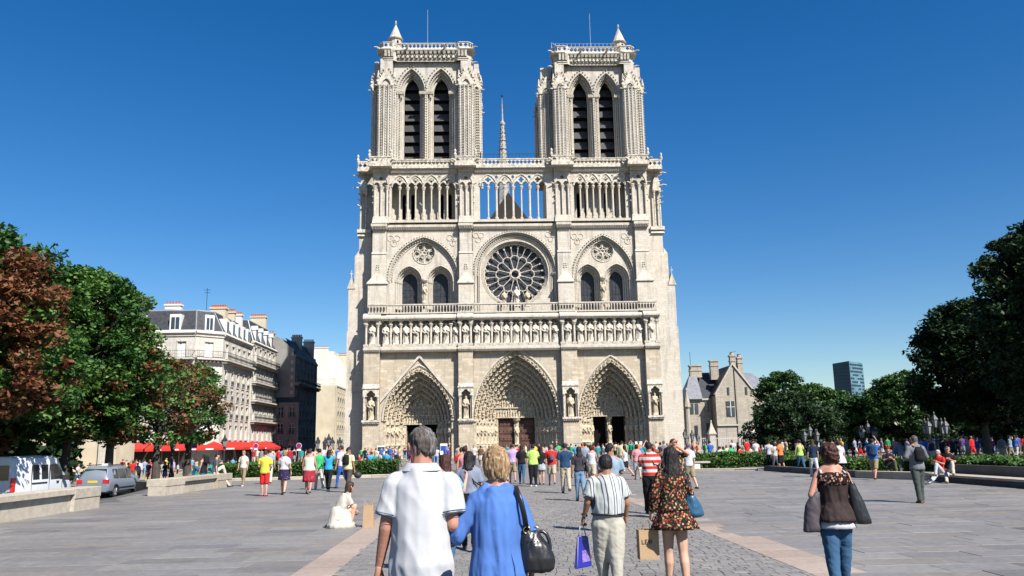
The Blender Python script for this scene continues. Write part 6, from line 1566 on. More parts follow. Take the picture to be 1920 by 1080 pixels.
vehicle('parked_car', 'teal car half hidden behind the far end of the second stone bench', 'car', (-19.3, 57.5, SZ), PI/2, 4.4, 1.75, csec, M['teal'], (0.85, 3.6), 0.31,
        [[(0.62, 0.98), (1.3, 0.96), (1.3, 1.3), (0.75, 1.3)], [(1.38, 0.96), (2.3, 0.95), (2.3, 1.32), (1.38, 1.32)], [(2.38, 0.95), (3.3, 0.93), (2.7, 1.3), (2.38, 1.32)]],
        [(0.06, -0.66, 1.0), (0.06, 0.66, 1.0), (0.33, 0.58, 1.32), (0.33, -0.58, 1.32)],
        [('tail_lamp', (-0.02, 0.12, -0.85, -0.6, 0.75, 0.9), 'red_lamp'), ('tail_lamp', (-0.02, 0.12, 0.6, 0.85, 0.75, 0.9), 'red_lamp')], (-0.05, 0.0, -0.26, 0.26, 0.45, 0.56))

# ================================================================== STREET FURNITURE
M['lantern_glass'] = plain('lantern_glass', (0.22, 0.23, 0.24), 0.2, 0.15, 4, spec=0.6)
def lantern(mb_i, mb_g, x, y, z, s=1.0):
    mb_g.lathe([(0.09*s, 0), (0.16*s, 0.38*s)], x, y, z, 6)
    mb_i.lathe([(0.03*s, -0.22*s), (0.1*s, -0.03*s), (0.1*s, 0.0)], x, y, z, 6); mb_i.lathe([(0.2*s, 0.38*s), (0.17*s, 0.45*s), (0.06*s, 0.6*s), (0.05*s, 0.7*s), (0.02*s, 0.78*s)], x, y, z, 6)
    for k in range(6): t = 2*PI*k/6; mb_i.tube([(x+0.09*s*math.cos(t), y+0.09*s*math.sin(t), z), (x+0.165*s*math.cos(t), y+0.165*s*math.sin(t), z+0.38*s)], 0.012*s, 4)
def lamp_post(px, Y, ztop, heads, label, group='old iron street lamps', s=1.0, z0=0.0, arm=0.55):
    x = (px-911)/1552*Y; e = empty('street_lamp', (x, Y, z0), label, 'street lamp', group)
    zt = ztop-0.8*s-(0.35 if heads > 1 else 0)
    mb = MB(); mb.lathe([(0.2*s, 0), (0.2*s, 0.15), (0.14*s, 0.3), (0.13*s, 0.9), (0.08*s, 1.0), (0.065*s, 1.6), (0.05*s, zt-z0-0.3), (0.09*s, zt-z0-0.25), (0.05*s, zt-z0-0.1), (0.04*s, zt-z0+0.1)], x, Y, z0, 10)
    gl = []
    def one(X, YY, Z):
        mi, mg = MB(), MB(); lantern(mi, mg, X, YY, Z, s); o = mi.build('lantern', M['iron'], e); g = mg.build('glass', M['lantern_glass'], e, at=None); g.parent = o; g.location = (0, 0, 0)
    if heads > 1:
        n = heads-1
        for k in range(n):
            t = 2*PI*k/n+0.5; X, YY = x+arm*s*math.cos(t), Y+arm*s*math.sin(t)
            mb.tube([(x, Y, zt-0.35), (x+(X-x)*0.5, Y+(YY-Y)*0.5, zt-0.5), (X, YY, zt-0.4), (X, YY, zt-0.2)], 0.03*s, 6); one(X, YY, zt)
        one(x, Y, zt+0.35)
    else: one(x, Y, zt+0.1)
    mb.build('post', M['iron'], e); return e
lamp_post(1750, 46, 2.95+0.15, 5, 'five-headed lamp at the right, under the dark spreading tree', s=1.1)
lamp_post(1622, 60, 2.95, 5, 'five-headed lamp behind the man in the blue backpack and shorts', s=1.1)
lamp_post(1512, 58, 2.75, 5, 'five-headed lamp just left of the curly-haired woman', s=1.05)
lamp_post(1290, 100, 3.1, 3, 'three-headed lamp at the right foot of the cathedral', s=1.6)
lamp_post(619, 88, 3.2, 5, 'five-headed lamp at the left foot of the cathedral', s=1.5, arm=0.8)
lamp_post(600, 90, 2.8, 1, 'single-headed small lamp left of the five-headed one', s=1.2)
lamp_post(337, 60, 2.9, 1, 'single lamp with a rounded dark head among the left trees', s=1.5, z0=SZ)
lamp_post(430, 76, 3.0, 1, 'single green lamp before the red awnings', s=1.4, z0=SZ)
lamp_post(1276, 96, 3.0, 1, 'small single lamp against the cathedral right corner', s=1.3)
# road signs
M['sign_blue'] = plain('sign_blue', (0.02, 0.06, 0.35), 0.5, 0.02, 3); M['sign_red'] = plain('sign_red', (0.45, 0.02, 0.05), 0.5, 0.02, 3); M['sign_white'] = plain('sign_white', (0.7, 0.7, 0.7), 0.5, 0.02, 3)
M['sign_purple'] = plain('sign_purple', (0.20, 0.015, 0.10), 0.5, 0.02, 3); M['grey_metal'] = plain('grey_metal', (0.25, 0.26, 0.27), 0.4, 0.1, 3, metal=0.6)
def road_sign(px, py, Y, rr, label, back=False, plate=True, z0=0.0):
    x = (px-911)/1552*Y; hz = 834-0.0185*(px-930)*-1 if False else 834+(930-px)*0.0188; z = 1.7+(hz-py)/1552*Y
    e = empty('road_sign', (x, Y, z0), label, 'road sign', 'road signs by the long hedge')
    mb = MB(); mb.tube([(x, Y+0.05, z0), (x, Y+0.05, z+rr)], 0.035, 6); mb.build('pole', M['grey_metal'], e)
    def disc(r, y0, y1, nm, mt): m_ = MB(); m_.tube([(x, y0, z), (x, y1, z)], r, 20); m_.build(nm, mt, e)
    if back: disc(rr, Y-0.01, Y+0.02, 'disc', M['black_trim'])
    else: disc(rr, Y-0.0, Y+0.02, 'disc', M['sign_white']); disc(rr*0.9, Y-0.012, Y-0.002, 'ring', M['sign_purple']); 
    if plate: mb = MB(); mb.box(x-rr*0.75, x+rr*0.75, Y-0.01, Y+0.01, z-rr*1.75, z-rr*1.15); mb.build('plate', M['sign_white'], e)
road_sign(565, 836, 64, 0.21, 'round no-parking sign with a purple face above the long hedge')
road_sign(487, 836, 70, 0.19, 'small round sign with white plates before the awnings')
road_sign(612, 836, 80, 0.2, 'round sign seen from its black back, by the many-headed lamp', back=True, plate=False)
e = empty('street_sign', (-24.2, 72, SZ), 'blue rectangular sign on a pole among the left trees', 'road sign')
x = (370-911)/1552*70; mb = MB(); mb.tube([(x, 70, SZ), (x, 70, 3.0)], 0.04, 6); mb.build('pole', M['grey_metal'], e); mb = MB(); mb.box(x-0.5, x+0.5, 69.9, 69.95, 1.9, 2.5); mb.build('plate', M['sign_blue'], e)
# notice boards by the portals
def board(px0, px1, py0, py1, Y, label, face):
    x0, x1 = (px0-911)/1552*Y, (px1-911)/1552*Y; hz = 834+(930-px0)*0.0188; z0, z1 = 1.7+(hz-py1)/1552*Y, 1.7+(hz-py0)/1552*Y
    e = empty('notice_board', ((x0+x1)/2, Y, 0), label, 'notice board'); mb = MB()
    for x in (x0+0.05, x1-0.05): mb.tube([(x, Y, 0), (x, Y, z1)], 0.04, 6)
    mb.build('posts', M['grey_metal'], e); mb = MB(); mb.box(x0, x1, Y-0.06, Y-0.02, z0, z1); mb.build('panel', M['sign_white'], e)
    for i, (c, a, b) in enumerate(face):
        mb = MB(); mb.box(x0+0.05, x1-0.05, Y-0.075, Y-0.065, z0+(z1-z0)*a, z0+(z1-z0)*b); mb.build('poster', M[c], e)
M['teal_print'] = plain('teal_print', (0.05, 0.30, 0.2), 0.6, 0.1, 2)
board(708, 722, 836, 858, 112, 'notice board with dark and green bands left of the left portal', [('black_trim', 0.55, 0.9), ('teal_print', 0.05, 0.3)])
board(823, 836, 832, 852, 113, 'white notice board with a blue poster between the left and middle portals', [('sign_blue', 0.35, 0.8)])
board(1183, 1196, 828, 846, 112, 'white notice board with a blue poster right of the right portal', [('sign_blue', 0.3, 0.7)])
e = empty('barrier', (13, 110, 0), 'row of crowd-control bars left of the right portal', 'barrier'); mb = MB()
for k in range(14): mb.box(11.2+k*0.2, 11.24+k*0.2, 110, 110.03, 0.1, 1.7)
mb.box(11.2, 13.9, 110, 110.04, 1.65, 1.72); mb.build('bars', M['grey_metal'], e)
# parasols of the cafe
def parasol(x, y, z, w_, label):
    e = empty('cafe_parasol', (x, y, SZ), label, 'parasol', 'red cafe parasols under the corner building')
    mb = MB(); vs = [(x-w_, y-w_, z), (x+w_, y-w_, z), (x+w_, y+w_, z), (x-w_, y+w_, z), (x, y, z+0.75)]
    mb.add(vs, [(0, 1, 4), (1, 2, 4), (2, 3, 4), (3, 0, 4)]); mb.add([(a, b, c) for a, b, c in vs[:4]]+[(a, b, c-0.25) for a, b, c in vs[:4]], [(0, 4, 5, 1), (1, 5, 6, 2), (2, 6, 7, 3), (3, 7, 4, 0)]); mb.build('canopy', M['red_canvas'], e)
    mb = MB(); mb.tube([(x, y, SZ), (x, y, z+0.8)], 0.03, 6); mb.build('pole', M['grey_metal'], e)
    mb = MB(); mb.box(x-0.45, x+0.45, y-w_-0.02, y-w_-0.01, z-0.2, z-0.06); mb.build('printed_band', M['sign_white'], e)
for i, (px, Y) in enumerate(((318, 100), (349, 99), (380, 100), (411, 99), (448, 98), (480, 101), (505, 103))):
    parasol((px-911)/1552*Y, Y, 1.95, 1.45, ['first', 'second', 'third', 'fourth', 'fifth', 'sixth', 'last'][i]+' red cafe parasol from the left below the corner building')
mb = MB()
for i, px in enumerate((274, 292)):
    x = (px-911)/1552*66; b_ = MB(); b_.tube([(x, 66, SZ), (x, 66, SZ+1.1)], 0.07, 6); o = b_.build('wooden_post', plain('post_wood', (0.45, 0.33, 0.16), 0.8)); tag(o, ['left', 'right'][i]+' of two plain wooden posts behind the silver minivan', 'post')
# ================================================================== PEOPLE
def skinmat(name, c):
    return plain(name, c, 0.55, 0.10, 9.0, bump=0.02, bscale=60, spec=0.35)
M['skin_pink'] = skinmat('skin_pink', (0.40, 0.195, 0.135)); M['skin_light'] = skinmat('skin_light', (0.46, 0.27, 0.19)); M['skin_tan'] = skinmat('skin_tan', (0.29, 0.15, 0.095)); M['skin_dark'] = skinmat('skin_dark', (0.11, 0.055, 0.035))
def cloth(name, c, var=0.07, scale=5, bump=0.025, rough=0.85): return plain('cloth_'+name, c, rough, var, scale, bump=bump, spec=0.15, bscale=90)
CL = {k: cloth(k, v) for k, v in dict(white=(0.40, 0.405, 0.425), offwhite=(0.42, 0.395, 0.34), cream=(0.48, 0.44, 0.28), grey=(0.16, 0.165, 0.18), bluegrey=(0.19, 0.25, 0.34), black=(0.012, 0.012, 0.014), navy=(0.012, 0.022, 0.05), navyblue=(0.015, 0.045, 0.10),
    blue=(0.03, 0.10, 0.36), sky=(0.06, 0.28, 0.5), cyan=(0.03, 0.26, 0.48), red=(0.46, 0.02, 0.02), maroon=(0.25, 0.018, 0.03), pink=(0.5, 0.22, 0.24), hotpink=(0.5, 0.03, 0.13), orange=(0.6, 0.16, 0.05), peach=(0.6, 0.25, 0.13), yellow=(0.52, 0.46, 0.06),
    lime=(0.34, 0.52, 0.12), green=(0.04, 0.34, 0.12), darkgreen=(0.02, 0.10, 0.06), lilac=(0.36, 0.26, 0.45), purple=(0.10, 0.04, 0.16), brown=(0.10, 0.055, 0.035), darkbrown=(0.035, 0.018, 0.014), beige=(0.36, 0.31, 0.23), khaki=(0.22, 0.185, 0.11), denim=(0.035, 0.085, 0.16), paledenim=(0.12, 0.20, 0.30), olive=(0.07, 0.075, 0.04), palegreen=(0.42, 0.50, 0.34), teal=(0.02, 0.20, 0.20)).items()}
def hairmat(name, a, b, c=None):
    mt, n, bs = nodes('hair_'+name); v = mapping(n, (110, 110, 6)); nz = N(n, 'ShaderNodeTexNoise', Scale=1.0, Detail=3.0); L(n, v, nz.inputs['Vector'])
    v2 = mapping(n, (9, 9, 9)); n2 = N(n, 'ShaderNodeTexNoise', Scale=1.0, Detail=3.0); L(n, v2, n2.inputs['Vector'])
    col = ramp(n, nz.outputs[0], [(0.36, a), (0.62, b)])
    if c: col = mixc(n, ramp(n, n2.outputs[0], [(0.45, (0, 0, 0)), (0.62, (0.8, 0.8, 0.8))]), col, c)
    L(n, col, bs.inputs['Base Color']); bs.inputs['Roughness'].default_value = 0.6; bs.inputs['Specular IOR Level'].default_value = 0.25
    bp = N(n, 'ShaderNodeBump', Strength=0.7, Distance=0.006); L(n, nz.outputs[0], bp.inputs['Height']); L(n, bp.outputs[0], bs.inputs['Normal']); return mt
HR = dict(black=hairmat('black', (0.006, 0.005, 0.005), (0.02, 0.017, 0.016)), brown=hairmat('brown', (0.018, 0.010, 0.007), (0.06, 0.033, 0.022)), blond=hairmat('blond', (0.085, 0.045, 0.022), (0.42, 0.29, 0.16), (0.16, 0.09, 0.045)), grey=hairmat('grey', (0.018, 0.017, 0.017), (0.19, 0.185, 0.18), (0.05, 0.036, 0.03)), auburn=hairmat('auburn', (0.018, 0.007, 0.006), (0.07, 0.026, 0.018)), white=hairmat('white', (0.25, 0.25, 0.25), (0.45, 0.45, 0.45)))
def stripes(name, base, cols, width, axis='x', duty=0.12):
    mt, n, b = nodes('cloth_'+name); tc = n.nodes.new('ShaderNodeTexCoord'); sp = n.nodes.new('ShaderNodeSeparateXYZ'); L(n, tc.outputs['Object'], sp.inputs[0])
    s = N(n, 'ShaderNodeMath', _operation='MULTIPLY'); L(n, sp.outputs['XYZ'.index(axis.upper())], s.inputs[0]); s.inputs[1].default_value = 1/width
    if axis == 'x': s2 = N(n, 'ShaderNodeMath', _operation='MULTIPLY_ADD'); L(n, sp.outputs[1], s2.inputs[0]); s2.inputs[1].default_value = 0.5/width; L(n, s.outputs[0], s2.inputs[2]); s = s2
    f = N(n, 'ShaderNodeMath', _operation='FRACT'); L(n, s.outputs[0], f.inputs[0])
    r = n.nodes.new('ShaderNodeValToRGB'); r.color_ramp.interpolation = 'CONSTANT'; e = r.color_ramp.elements
    st = [(0, base)]; k = len(cols)
    for i, c in enumerate(cols): p = (i+0.5)/k; st += [(p-duty/2, c), (p+duty/2, base)]
    e[0].position = 0; e[0].color = col4(st[0][1]); e[1].position = st[1][0]; e[1].color = col4(st[1][1])
    for p, c in st[2:]: q = e.new(min(p, 1)); q.color = col4(c)
    L(n, f.outputs[0], r.inputs[0]); L(n, r.outputs[0], b.inputs['Base Color']); b.inputs['Roughness'].default_value = 0.85; b.inputs['Specular IOR Level'].default_value = 0.15; return mt
M['striped'] = stripes('striped', (0.42, 0.43, 0.45), [(0.04, 0.06, 0.06), (0.34, 0.36, 0.25), (0.05, 0.10, 0.07)], 0.11, 'x', 0.11)
M['redstripe'] = stripes('redstripe', (0.42, 0.42, 0.42), [(0.40, 0.03, 0.018)], 0.145, 'z', 0.5)
def floral(name, base, cols, scale=26, dens=0.42):
    mt, n, b = nodes('cloth_'+name); v = mapping(n, (1, 1, 1)); vo = N(n, 'ShaderNodeTexVoronoi', Scale=scale); L(n, v, vo.inputs['Vector'])
    m1 = ramp(n, vo.outputs['Distance'], [(dens-0.05, (1, 1, 1)), (dens, (0, 0, 0))]); sp = n.nodes.new('ShaderNodeSeparateColor'); L(n, vo.outputs['Color'], sp.inputs[0])
    r = n.nodes.new('ShaderNodeValToRGB'); r.color_ramp.interpolation = 'CONSTANT'; e = r.color_ramp.elements; k = len(cols); e[0].color = col4(cols[0]); e[1].position = 1/k; e[1].color = col4(cols[1])
    for i in range(2, k): q = e.new(i/k); q.color = col4(cols[i])
    L(n, sp.outputs[0], r.inputs[0]); c = mixc(n, m1, base, r.outputs[0]); L(n, c, b.inputs['Base Color']); b.inputs['Roughness'].default_value = 0.9; b.inputs['Specular IOR Level'].default_value = 0.1; return mt
M['floral'] = floral('floral', (0.016, 0.013, 0.011), [(0.24, 0.03, 0.02), (0.36, 0.17, 0.08), (0.02, 0.05, 0.02), (0.27, 0.08, 0.05), (0.38, 0.25, 0.15), (0.015, 0.018, 0.012)], 38, 0.5)
M['hawaii'] = floral('hawaii', (0.03, 0.02, 0.018), [(0.3, 0.07, 0.04), (0.35, 0.25, 0.12), (0.03, 0.05, 0.03)], 20)
M['dots'] = floral('dots', (0.025, 0.018, 0.05), [(0.2, 0.16, 0.26), (0.03, 0.02, 0.06), (0.03, 0.02, 0.06), (0.25, 0.2, 0.3)], 14, 0.3)
M['redprint'] = floral('redprint', (0.26, 0.02, 0.035), [(0.36, 0.10, 0.10), (0.26, 0.02, 0.03), (0.2, 0.01, 0.02)], 22, 0.4)
M['lace'] = floral('lace', (0.02, 0.008, 0.008), [(0.34, 0.22, 0.17), (0.42, 0.29, 0.23), (0.30, 0.18, 0.14)], 34, 0.42)
M['leather'] = plain('black_leather', (0.012, 0.012, 0.013), 0.36, 0.2, 4, bump=0.06, bscale=25, spec=0.6)
M['gold'] = plain('gold_metal', (0.5, 0.35, 0.12), 0.3, 0.05, 4, metal=1.0)
M['kraft'] = plain('brown_paper', (0.36, 0.24, 0.14), 0.8, 0.08, 3, bump=0.2, bscale=12)
M['shoe_dark'] = plain('dark_shoe', (0.025, 0.018, 0.014), 0.5, 0.2, 5); M['shoe_white'] = plain('white_shoe', (0.5, 0.5, 0.5), 0.6, 0.1, 5)

def capsule(mb, p0, p1, r0, r1, n=8, sq=1.0):
    p0, p1 = Vector(p0), Vector(p1); d = p1-p0
    d = d.normalized() if d.length > 1e-6 else Vector((0, 0, 1))
    mb.tube([p0-d*r0*0.9, p0-d*r0*0.55, p0, p1, p1+d*r1*0.55, p1+d*r1*0.9], [r0*0.35, r0*0.8, r0, r1, r1*0.8, r1*0.35], n, True, sq)
def loft(mb, rings, n=14, fold=None):
    """rings (cx, cy, z, rx, ry), bottom first"""
    vs = []
    for i, (cx, cy, z, rx, ry) in enumerate(rings):
        for j in range(n):
            t = 2*PI*j/n; f = 1 if fold is None else fold(t, i/(len(rings)-1)); vs.append((cx+rx*f*math.cos(t), cy+ry*f*math.sin(t), z))
    fs = [(i*n+j, i*n+(j+1) % n, (i+1)*n+(j+1) % n, (i+1)*n+j) for i in range(len(rings)-1) for j in range(n)]
    fs += [tuple(range(n-1, -1, -1)), tuple(range((len(rings)-1)*n, len(rings)*n))]; mb.add(vs, fs)
def fuse(mb, voxel, smooth=3, wr=None, amp=0.0, xform=None, name='body'):
    """union of the shapes as one continuous skin; then soft folds"""
    me = mb.mesh('tmp'); o = D.objects.new('tmp', me); C.objects.link(o)
    r = o.modifiers.new('r', 'REMESH'); r.mode = 'VOXEL'; r.voxel_size = voxel; r.use_smooth_shade = True
    if smooth: s = o.modifiers.new('s', 'SMOOTH'); s.factor = 0.5; s.iterations = smooth
    dg = bpy.context.evaluated_depsgraph_get(); ev = o.evaluated_get(dg); out = D.meshes.new_from_object(ev); D.objects.remove(o); D.meshes.remove(me)
    out.name = name
    if amp:
        n = len(out.vertices); co = np.empty(n*3); out.vertices.foreach_get('co', co); co = co.reshape(-1, 3); nr = np.empty(n*3); out.vertices.foreach_get('normal', nr); nr = nr.reshape(-1, 3)
        fx, fz, off = wr
        dd = np.array([noise.noise(Vector((c[0]*fx+off, c[1]*fx, c[2]*fz+c[0]*3)))+0.9*(0.22-abs(noise.noise(Vector((c[0]*fx*1.6+c[2]*3, c[1]*fx*1.6+off, c[2]*fz*2.0+c[0]*6))))) for c in co]); co += nr*(dd*amp)[:, None]; out.vertices.foreach_set('co', co.ravel())
    out.polygons.foreach_set('use_smooth', [True]*len(out.polygons)); out.update(); return out
def make_hand(mb, w, d, H, side, curl=0.5):
    """palm, four curled fingers and a thumb; d runs from the wrist to the knuckles, palm faces the body"""
    d = Vector(d).normalized(); inn = Vector((-side, 0, 0)); inn = (inn-d*inn.dot(d)).normalized() if abs(inn.dot(d)) < 0.95 else Vector((0, -1, 0)); fr = d.cross(inn).normalized()
    if fr.y < 0: fr = -fr
    w = Vector(w); k = w+d*0.052*H
    capsule(mb, w+fr*0.004*H, k+fr*0.010*H, 0.013*H, 0.0125*H, 7); capsule(mb, w-fr*0.006*H, k-fr*0.012*H, 0.012*H, 0.011*H, 7)
    for i, (o, l) in enumerate(((0.019, 0.042), (0.0065, 0.047), (-0.006, 0.044), (-0.018, 0.035))):
        b = k+fr*o*H; a1 = curl*0.7; a2 = curl*1.9; m1 = b+(d*math.cos(a1)+inn*math.sin(a1))*l*0.5*H; m2 = m1+(d*math.cos(a2)+inn*math.sin(a2))*l*0.32*H; m3 = m2+(d*math.cos(a2*1.35)+inn*math.sin(a2*1.35))*l*0.22*H
        mb.tube([b-d*0.01*H, b, m1, m2, m3], [0.0055*H, 0.0055*H, 0.005*H, 0.0045*H, 0.003*H], 6)
    t0 = w+d*0.014*H+fr*0.013*H; t1 = t0+(d*0.6+fr*0.65+inn*0.35)*0.024*H; t2 = t1+(d*0.85+fr*0.1+inn*0.45)*0.022*H; mb.tube([t0, t1, t2], [0.0075*H, 0.0065*H, 0.0045*H], 6)
def leg_pts(hx, swing, bend, H, hz=0.50):
    L1, L2 = 0.235*H, 0.23*H; h = Vector((hx, 0, hz*H)); k = h+Vector((0, math.sin(swing), -math.cos(swing)))*L1
    a = k+Vector((0, math.sin(swing-bend), -math.cos(swing-bend)))*L2; return h, k, a
def figure_meshes(H=1.7, w=1.0, fat=0.0, sex='m', legs=((0.25, 0.1), (-0.3, 0.25)), arms=None, top='tshirt', bottom='trousers', hair='short', lean=0.0, voxel=0.02, seed=1, sit=None, face=False, hem=0.50, waist=0.60, feet='shoe', head_turn=0.0, skirt_hem=0.30, gather=False, sleeve=0.62, flare=1.0, curl=0.5, hand_detail=True, belly=0.0, hair_len=0.78, loose=0.0, hipw=None, hk=1.04):
    """returns {part name: mesh}, standing on z = 0 and facing +y"""
    fem = sex == 'f'; shw = (0.098 if fem else 0.112)*w; hw = (0.098 if fem else 0.092)*w*(1+fat*0.3); out = {}
    ln = lambda p: Vector((p[0], p[1]+lean*(max(0, p[2]-0.5*H)), p[2]))
    hipx = 0.05*w
    if sit is None:
        LP = [leg_pts(s*hipx*H, sw, bd, H) for s, (sw, bd) in zip((-1, 1), legs)]
    else:       # sitting: thighs forward, seat at height sit
        LP = []
        for s in (-1, 1):
            h = Vector((s*hipx*H, 0, sit+0.04*H)); k = h+Vector((s*0.02*H, 0.235*H, 0.0+(legs[0][0] if s < 0 else legs[1][0]))); zc = max(0.045*H, k.z-0.23*H); a = Vector((k.x, k.y+0.02*H+(legs[0][1] if s < 0 else legs[1][1]), zc)); LP.append((h, k, a))
    zmin = min(p[2].z for p in LP)-0.042*H if sit is None else 0.0
    base = -zmin if sit is None else (sit+0.04*H-0.50*H)
    up_ = lambda p: Vector((p[0], p[1], p[2]+base))
    T = lambda p: up_(ln(p))
    if sit is None: LP = [tuple(up_(q) for q in p) for p in LP]
    SH = [T((s*shw*H, 0, 0.790*H)) for s in (-1, 1)]
    if arms is None: arms = (((-0.135, 0.01, 0.63), (-0.14, 0.05, 0.49)), ((0.135, 0.0, 0.63), (0.145, 0.03, 0.49)))
    AR = [tuple(T((q[0]*H*(w if abs(q[0]) > 0.05 else 1), q[1]*H, q[2]*H)) for q in a) for a in arms]
    TR = [(0.47, hw*0.93, 0.062), (0.52, hw, 0.068+fat*0.01), (0.57, hw*0.93, 0.063+fat*0.02), (0.62, (0.074 if fem else 0.082)*w*(1+fat*0.5), 0.056+fat*0.03), (0.69, (0.085 if fem else 0.094)*w*(1+fat*0.3), 0.061+fat*0.02), (0.75, (0.096 if fem else 0.108)*w, 0.066), (0.79, (0.096 if fem else 0.110)*w, 0.058), (0.820, 0.068*w, 0.046), (0.845, 0.042, 0.038)]
    def torso(mb, z0, z1, g, n=14, hemg=0.0):
        rs_ = [r for r in TR if z0-0.004 <= r[0] <= z1+0.004]; zs_ = [r[0] for r in TR]
        at = lambda z, i: float(np.interp(z, zs_, [r[i] for r in TR]))
        rr = [(z0, at(z0, 1), at(z0, 2))]+[r for r in rs_ if z0+0.01 < r[0] < z1-0.01]+[(z1, at(z1, 1), at(z1, 2))]
        R_ = []
        for z, rx, ry in rr:
            e = g+(hemg*max(0, (0.66-z)/0.16) if hemg else 0); c = T((0, belly*max(0, 1-abs(z-0.60)/0.09)*H*0.5, z*H)); R_.append((c.x, c.y, c.z, rx*H+e, ry*H+e+belly*max(0, 1-abs(z-0.60)/0.09)*H*0.5))
        loft(mb, R_, n)
    # ---- body
    mb = MB(); torso(mb, 0.47, 0.845, -0.004*H); cov = 0.74 if bottom in ('trousers', 'jeans') else 1.0
    c = T((0, 0.0, 0.84*H)); hc = T((0, 0.010*H, (0.990-0.063*hk)*H)); Hh = H*hk; capsule(mb, c-Vector((0, 0, 0.01*H)), hc-Vector((0, 0.014*H, 0.03*H)), 0.038*H*(1.05 if not fem else 0.85), 0.035*H*(1 if not fem else 0.85))
    for s in (-1, 1): capsule(mb, T((s*0.03*H, -0.004*H, 0.845*H)), T((s*(shw-0.012)*H, 0, 0.806*H)), 0.024*H, 0.024*H)
    E_ = lambda m_, ce, rx, ry, rz, n=12: loft(m_, [(ce.x, ce.y, ce.z+rz*math.sin(a), rx*max(0.05, math.cos(a)), ry*max(0.05, math.cos(a))) for a in [PI*(q/8-0.5) for q in range(9)]], n)
    E_(mb, hc, 0.0425*Hh, 0.052*Hh, 0.063*Hh); ct, st_ = math.cos(head_turn), math.sin(head_turn)
    F = lambda x, y, z: hc+Vector((x*ct-y*st_, x*st_+y*ct, z))*Hh
    capsule(mb, F(0, 0.028, -0.040), F(0, 0.012, -0.038), 0.022*H, 0.026*H)
    capsule(mb, F(0, 0.052, 0.002), F(0, 0.058, -0.012), 0.005*H, 0.009*H, 6)
    for s in (-1, 1): capsule(mb, F(s*0.045, 0.002, -0.018), F(s*0.049, -0.002, 0.006), 0.008*H, 0.011*H, 6, 0.6)
    for i in (0, 1):
        h, k, a = LP[i]; lw = (1.06 if fem else 1.0)*(1+fat*0.4)*cov
        capsule(mb, h, k, 0.050*H*lw, 0.033*H*lw); m_ = k.lerp(a, 0.3)-Vector((0, 0.008*H, 0)); mb.tube([k, m_, a], [0.032*H*lw, 0.033*H*lw, 0.021*H*cov], 9); capsule(mb, k, a, 0.030*H*cov, 0.020*H*cov)
        f_ = Vector((0, 1, -0.0)); capsule(mb, a-f_*0.02*H-Vector((0, 0, 0.018*H)), a+f_*0.07*H-Vector((0, 0, 0.026*H)), 0.022*H, 0.018*H, 8, 0.8)
        sh = SH[i]; el, wr_ = AR[i]; capsule(mb, sh, el, 0.030*H*(0.85 if fem else 1+fat*0.3), 0.0235*H*(0.85 if fem else 1+fat*0.2)); capsule(mb, el, wr_, 0.0235*H*(0.85 if fem else 1+fat*0.2), 0.0155*H)
        if not hand_detail: capsule(mb, wr_, wr_+(wr_-el).normalized()*0.06*H, 0.015*H, 0.013*H)
    body = fuse(mb, voxel*0.85, 2, name='body')
    if hand_detail:
        hm = MB()
        for i in (0, 1):
            el, wr_ = AR[i]; make_hand(hm, wr_, (wr_-el).normalized(), H, (-1, 1)[i], curl)
        import bmesh
        bm = bmesh.new(); bm.from_mesh(body); tm_ = hm.mesh('t', smooth=True); bm.from_mesh(tm_); bm.to_mesh(body); bm.free(); D.meshes.remove(tm_)
    out['body'] = body
    # ---- upper garment
    if top != 'none':
        mb = MB(); g = 0.010+loose
        ztop = 0.845 if top not in ('tank', 'strap') else 0.80
        torso(mb, hem, ztop if top != 'polo' else 0.85, g*1.25+0.007, 16, (flare-1)*0.12+0.009)
        for i in (0, 1):
            sh = SH[i]; el, wr_ = AR[i]; s0 = sh; rs_ = 0.0315*H*(0.88 if fem else 1+fat*0.25)+g; capsule(mb, T(((-0.03 if i == 0 else 0.03)*H, -0.003*H, 0.838*H)), sh+Vector(((0.012 if i == 0 else -0.012)*H, 0, 0.008*H)), 0.022*H+g*0.6, 0.024*H+g*0.8) if top != 'tank' else None
            if top in ('tshirt', 'polo', 'shirt'):
                e = sh.lerp(el, sleeve/0.62*0.72); capsule(mb, sh, sh.lerp(e, 0.3), rs_, rs_, 10); mb.tube([sh, e], [rs_, rs_*1.12], 12)
            elif top == 'long': capsule(mb, s0, el, rs_*0.97, 0.028*H+g); mb.tube([el, wr_], [0.028*H+g, 0.021*H+g], 10); capsule(mb, el, el, 0.028*H+g, 0.028*H+g)
            elif top == 'tank': capsule(mb, T(((0.06 if i else -0.06)*H, 0, 0.79*H)), T(((0.055 if i else -0.055)*H, 0, 0.825*H)), 0.03*H, 0.018*H)
        fr = (17, 1.6, seed*3.1) if gather else (5.5, 2.6, seed*3.1)
        out['top'] = fuse(mb, voxel, 2, fr, 0.0075*H if gather else 0.0085*H, name='top')
